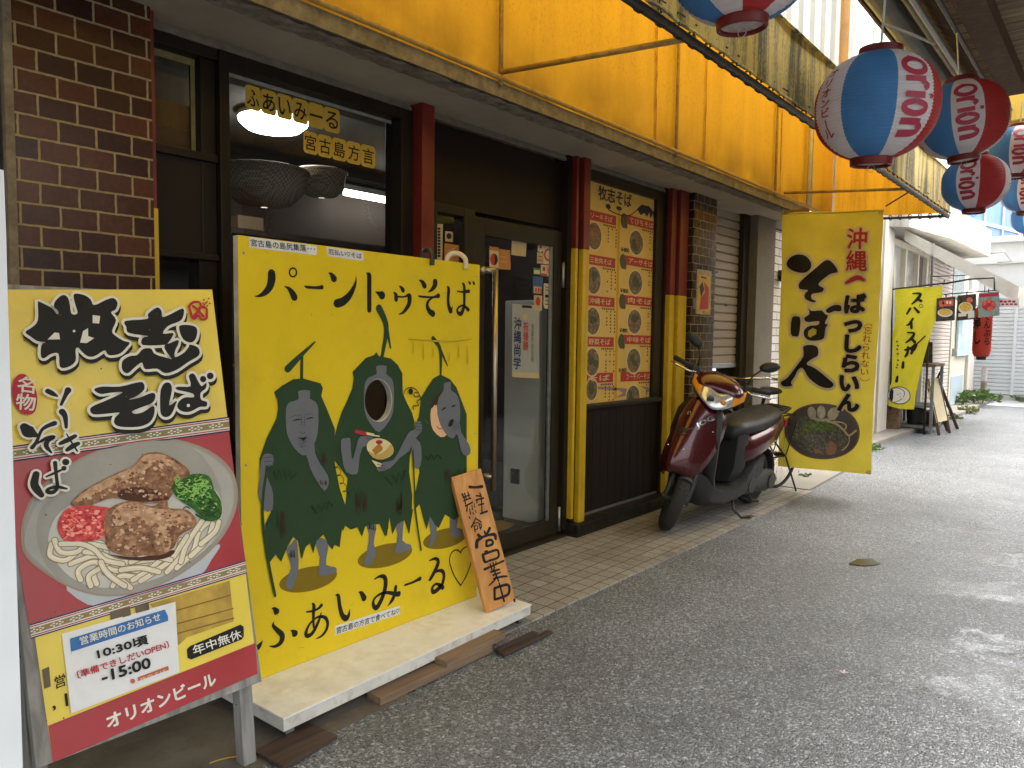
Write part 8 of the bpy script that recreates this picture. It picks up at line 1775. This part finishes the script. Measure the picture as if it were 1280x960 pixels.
mk('panel_frame', m, WFR, bf)
bl_ = root('bollard', on_z(1227,503,0.06), 'faded red and grey bollard standing in the weeds before the end shutters', 'bollard')
bp = V((-2.36,18.15,0.06)); mk('post', M().lathe([(0.055,0.0),(0.055,0.30),(0.053,0.66),(0.03,0.69),(0.0001,0.69)], bp, 'Z', 14), P('faded_red_paint', (0.27,0.13,0.12), 0.7, 0.25, 9, stain=(0.36,0.33,0.30), stain_amt=0.8, stain_scale=10), bl_, smooth=True, auto=0.6); mk('band', M().lathe([(0.058,0.40),(0.058,0.66)], bp, 'Z', 14), P('faded_grey_band', (0.42,0.40,0.37), 0.7, 0.2, 10), bl_, smooth=True)
# unseen row added right of the lane to darken reflections in the panes
op = root('added_shop_row', (2.9,10,0), 'unseen beige shop row added on the right to darken the shop pane reflections', 'building')
OPW = P('beige_render', (0.13,0.115,0.10), 0.8, 0.15, 2, 0.1, 30, stain=(0.16,0.14,0.11), stain_amt=0.5, stain_scale=2)
mk('wall', M().box(2.4,6,3.2,17.0,0,3.4), OPW, op)
for y0 in (3.6,6.6,9.6,12.6):
    m = M(); rings = []; z = 0.1
    while z < 2.3: rings += [(2.39,z),(2.375,z+0.012),(2.375,z+0.06),(2.39,z+0.075)]; z += 0.085
    m.loft([[V((x,y0,z_)), V((x,y0+2.4,z_))] for x, z_ in rings], False, False); mk('roller_shutter', m, GREYCON, op)
# weeds along the kerb
LEAF = P('weed_leaf', (0.085,0.15,0.035), 0.5, 0.4, 9, trans=0.3); LEAF2 = P('weed_leaf_dry', (0.16,0.18,0.06), 0.6, 0.3, 9, trans=0.3)
def weed(x, y, z, r, h, n, label, grp='weeds along the kerb', sz=0.05):
    rt = root('weed', (x,y,z), label, 'weed', grp); lf, st = M(), M()
    for i in range(n):
        a, q = random.uniform(0,6.28), random.random()**0.6; bx_, by_ = x+r*q*cos(a)*0.5, y+r*q*sin(a)*0.5; tx, ty, tz = x+r*q*cos(a), y+r*q*sin(a), z+h*random.uniform(0.4,1)*(1-0.4*q)
        st.tube([(bx_,by_,z),((bx_+tx)/2,(by_+ty)/2,z+(tz-z)*0.7),(tx,ty,tz)], 0.003, 3)
        for k in range(5):
            f_ = random.uniform(0.3,1); c = V((bx_+(tx-bx_)*f_, by_+(ty-by_)*f_, z+(tz-z)*f_)); d = V((random.uniform(-1,1),random.uniform(-1,1),random.uniform(-0.1,0.8))).normalized(); s_ = d.cross(V((random.uniform(-1,1),random.uniform(-1,1),0.3))).normalized(); l_ = sz*random.uniform(0.6,1.4)
            lf.add([c, c+d*l_*0.5+s_*l_*0.28, c+d*l_, c+d*l_*0.5-s_*l_*0.28], [(0,1,2,3)])
    mk('foliage', lf, random.choice((LEAF,LEAF,LEAF2)), rt); mk('stem', st, LEAF, rt)
random.seed(31)
weed(-2.30,17.2,0.06,0.45,0.38,46,'biggest weed clump at the far kerb end below the bollard', sz=0.10)
weed(-2.50,16.6,0.06,0.18,0.35,18,'weed clump against the cream wall beside the far door', sz=0.09)
weed(-2.22,15.4,0.0,0.22,0.14,20,'low weed tuft at the kerb edge before the far door', sz=0.07)
weed(-2.24,13.9,0.0,0.20,0.10,16,'low weed tuft at the kerb edge beyond the menu easel', sz=0.06)
weed(-2.27,12.9,0.0,0.15,0.08,12,'smallest weed tuft at the kerb edge right behind the menu easel', sz=0.05)
weed(-2.36,9.35,0.0,0.22,0.06,22,'flat weed patch at the near end of the kerb below the banner', sz=0.05)
weed(-1.55,19.25,0.0,0.55,0.12,24,'thin weed strip at the foot of the end shutters', sz=0.09)
weed(-2.30,7.0,0.012,0.06,0.05,8,'tiny sprout on the pale path beyond the bicycle', sz=0.03)
# small litter
pe = root('fallen_petal', on_z(1055,842,0), 'small pale pink petal lying on the wet asphalt', 'petal')
c = on_z(1055,842,0); m = M()
for k in range(4):
    a = k*1.5+0.3; m.add([c+V((0,0,0.003)), c+V((0.010*cos(a-0.5),0.010*sin(a-0.5),0.007)), c+V((0.019*cos(a),0.019*sin(a),0.009)), c+V((0.010*cos(a+0.5),0.010*sin(a+0.5),0.006))], [(0,1,2,3)])
mk('petals', m, P('petal_white', (0.68,0.60,0.62), 0.6, 0.15, 30), pe); mk('heart', M().ball(c+V((-0.008,0.003,0.005)),0.004,8,6), P('petal_pink', (0.5,0.12,0.25), 0.6, 0.1, 30), pe)
st_ = root('dry_stalk', on_z(272,952,0.004), 'short dry yellow stalk on the concrete below the noodle sign', 'stalk')
c = on_z(272,952,0.006); mk('stem', M().tube([c+V((-0.01,-0.02,0)), c+V((0,0.0,0.004)), c+V((0.004,0.03,0.0)), c+V((0.03,0.06,0.004))], 0.0022, 5), P('straw', (0.42,0.26,0.04), 0.6, 0.1, 20), st_)
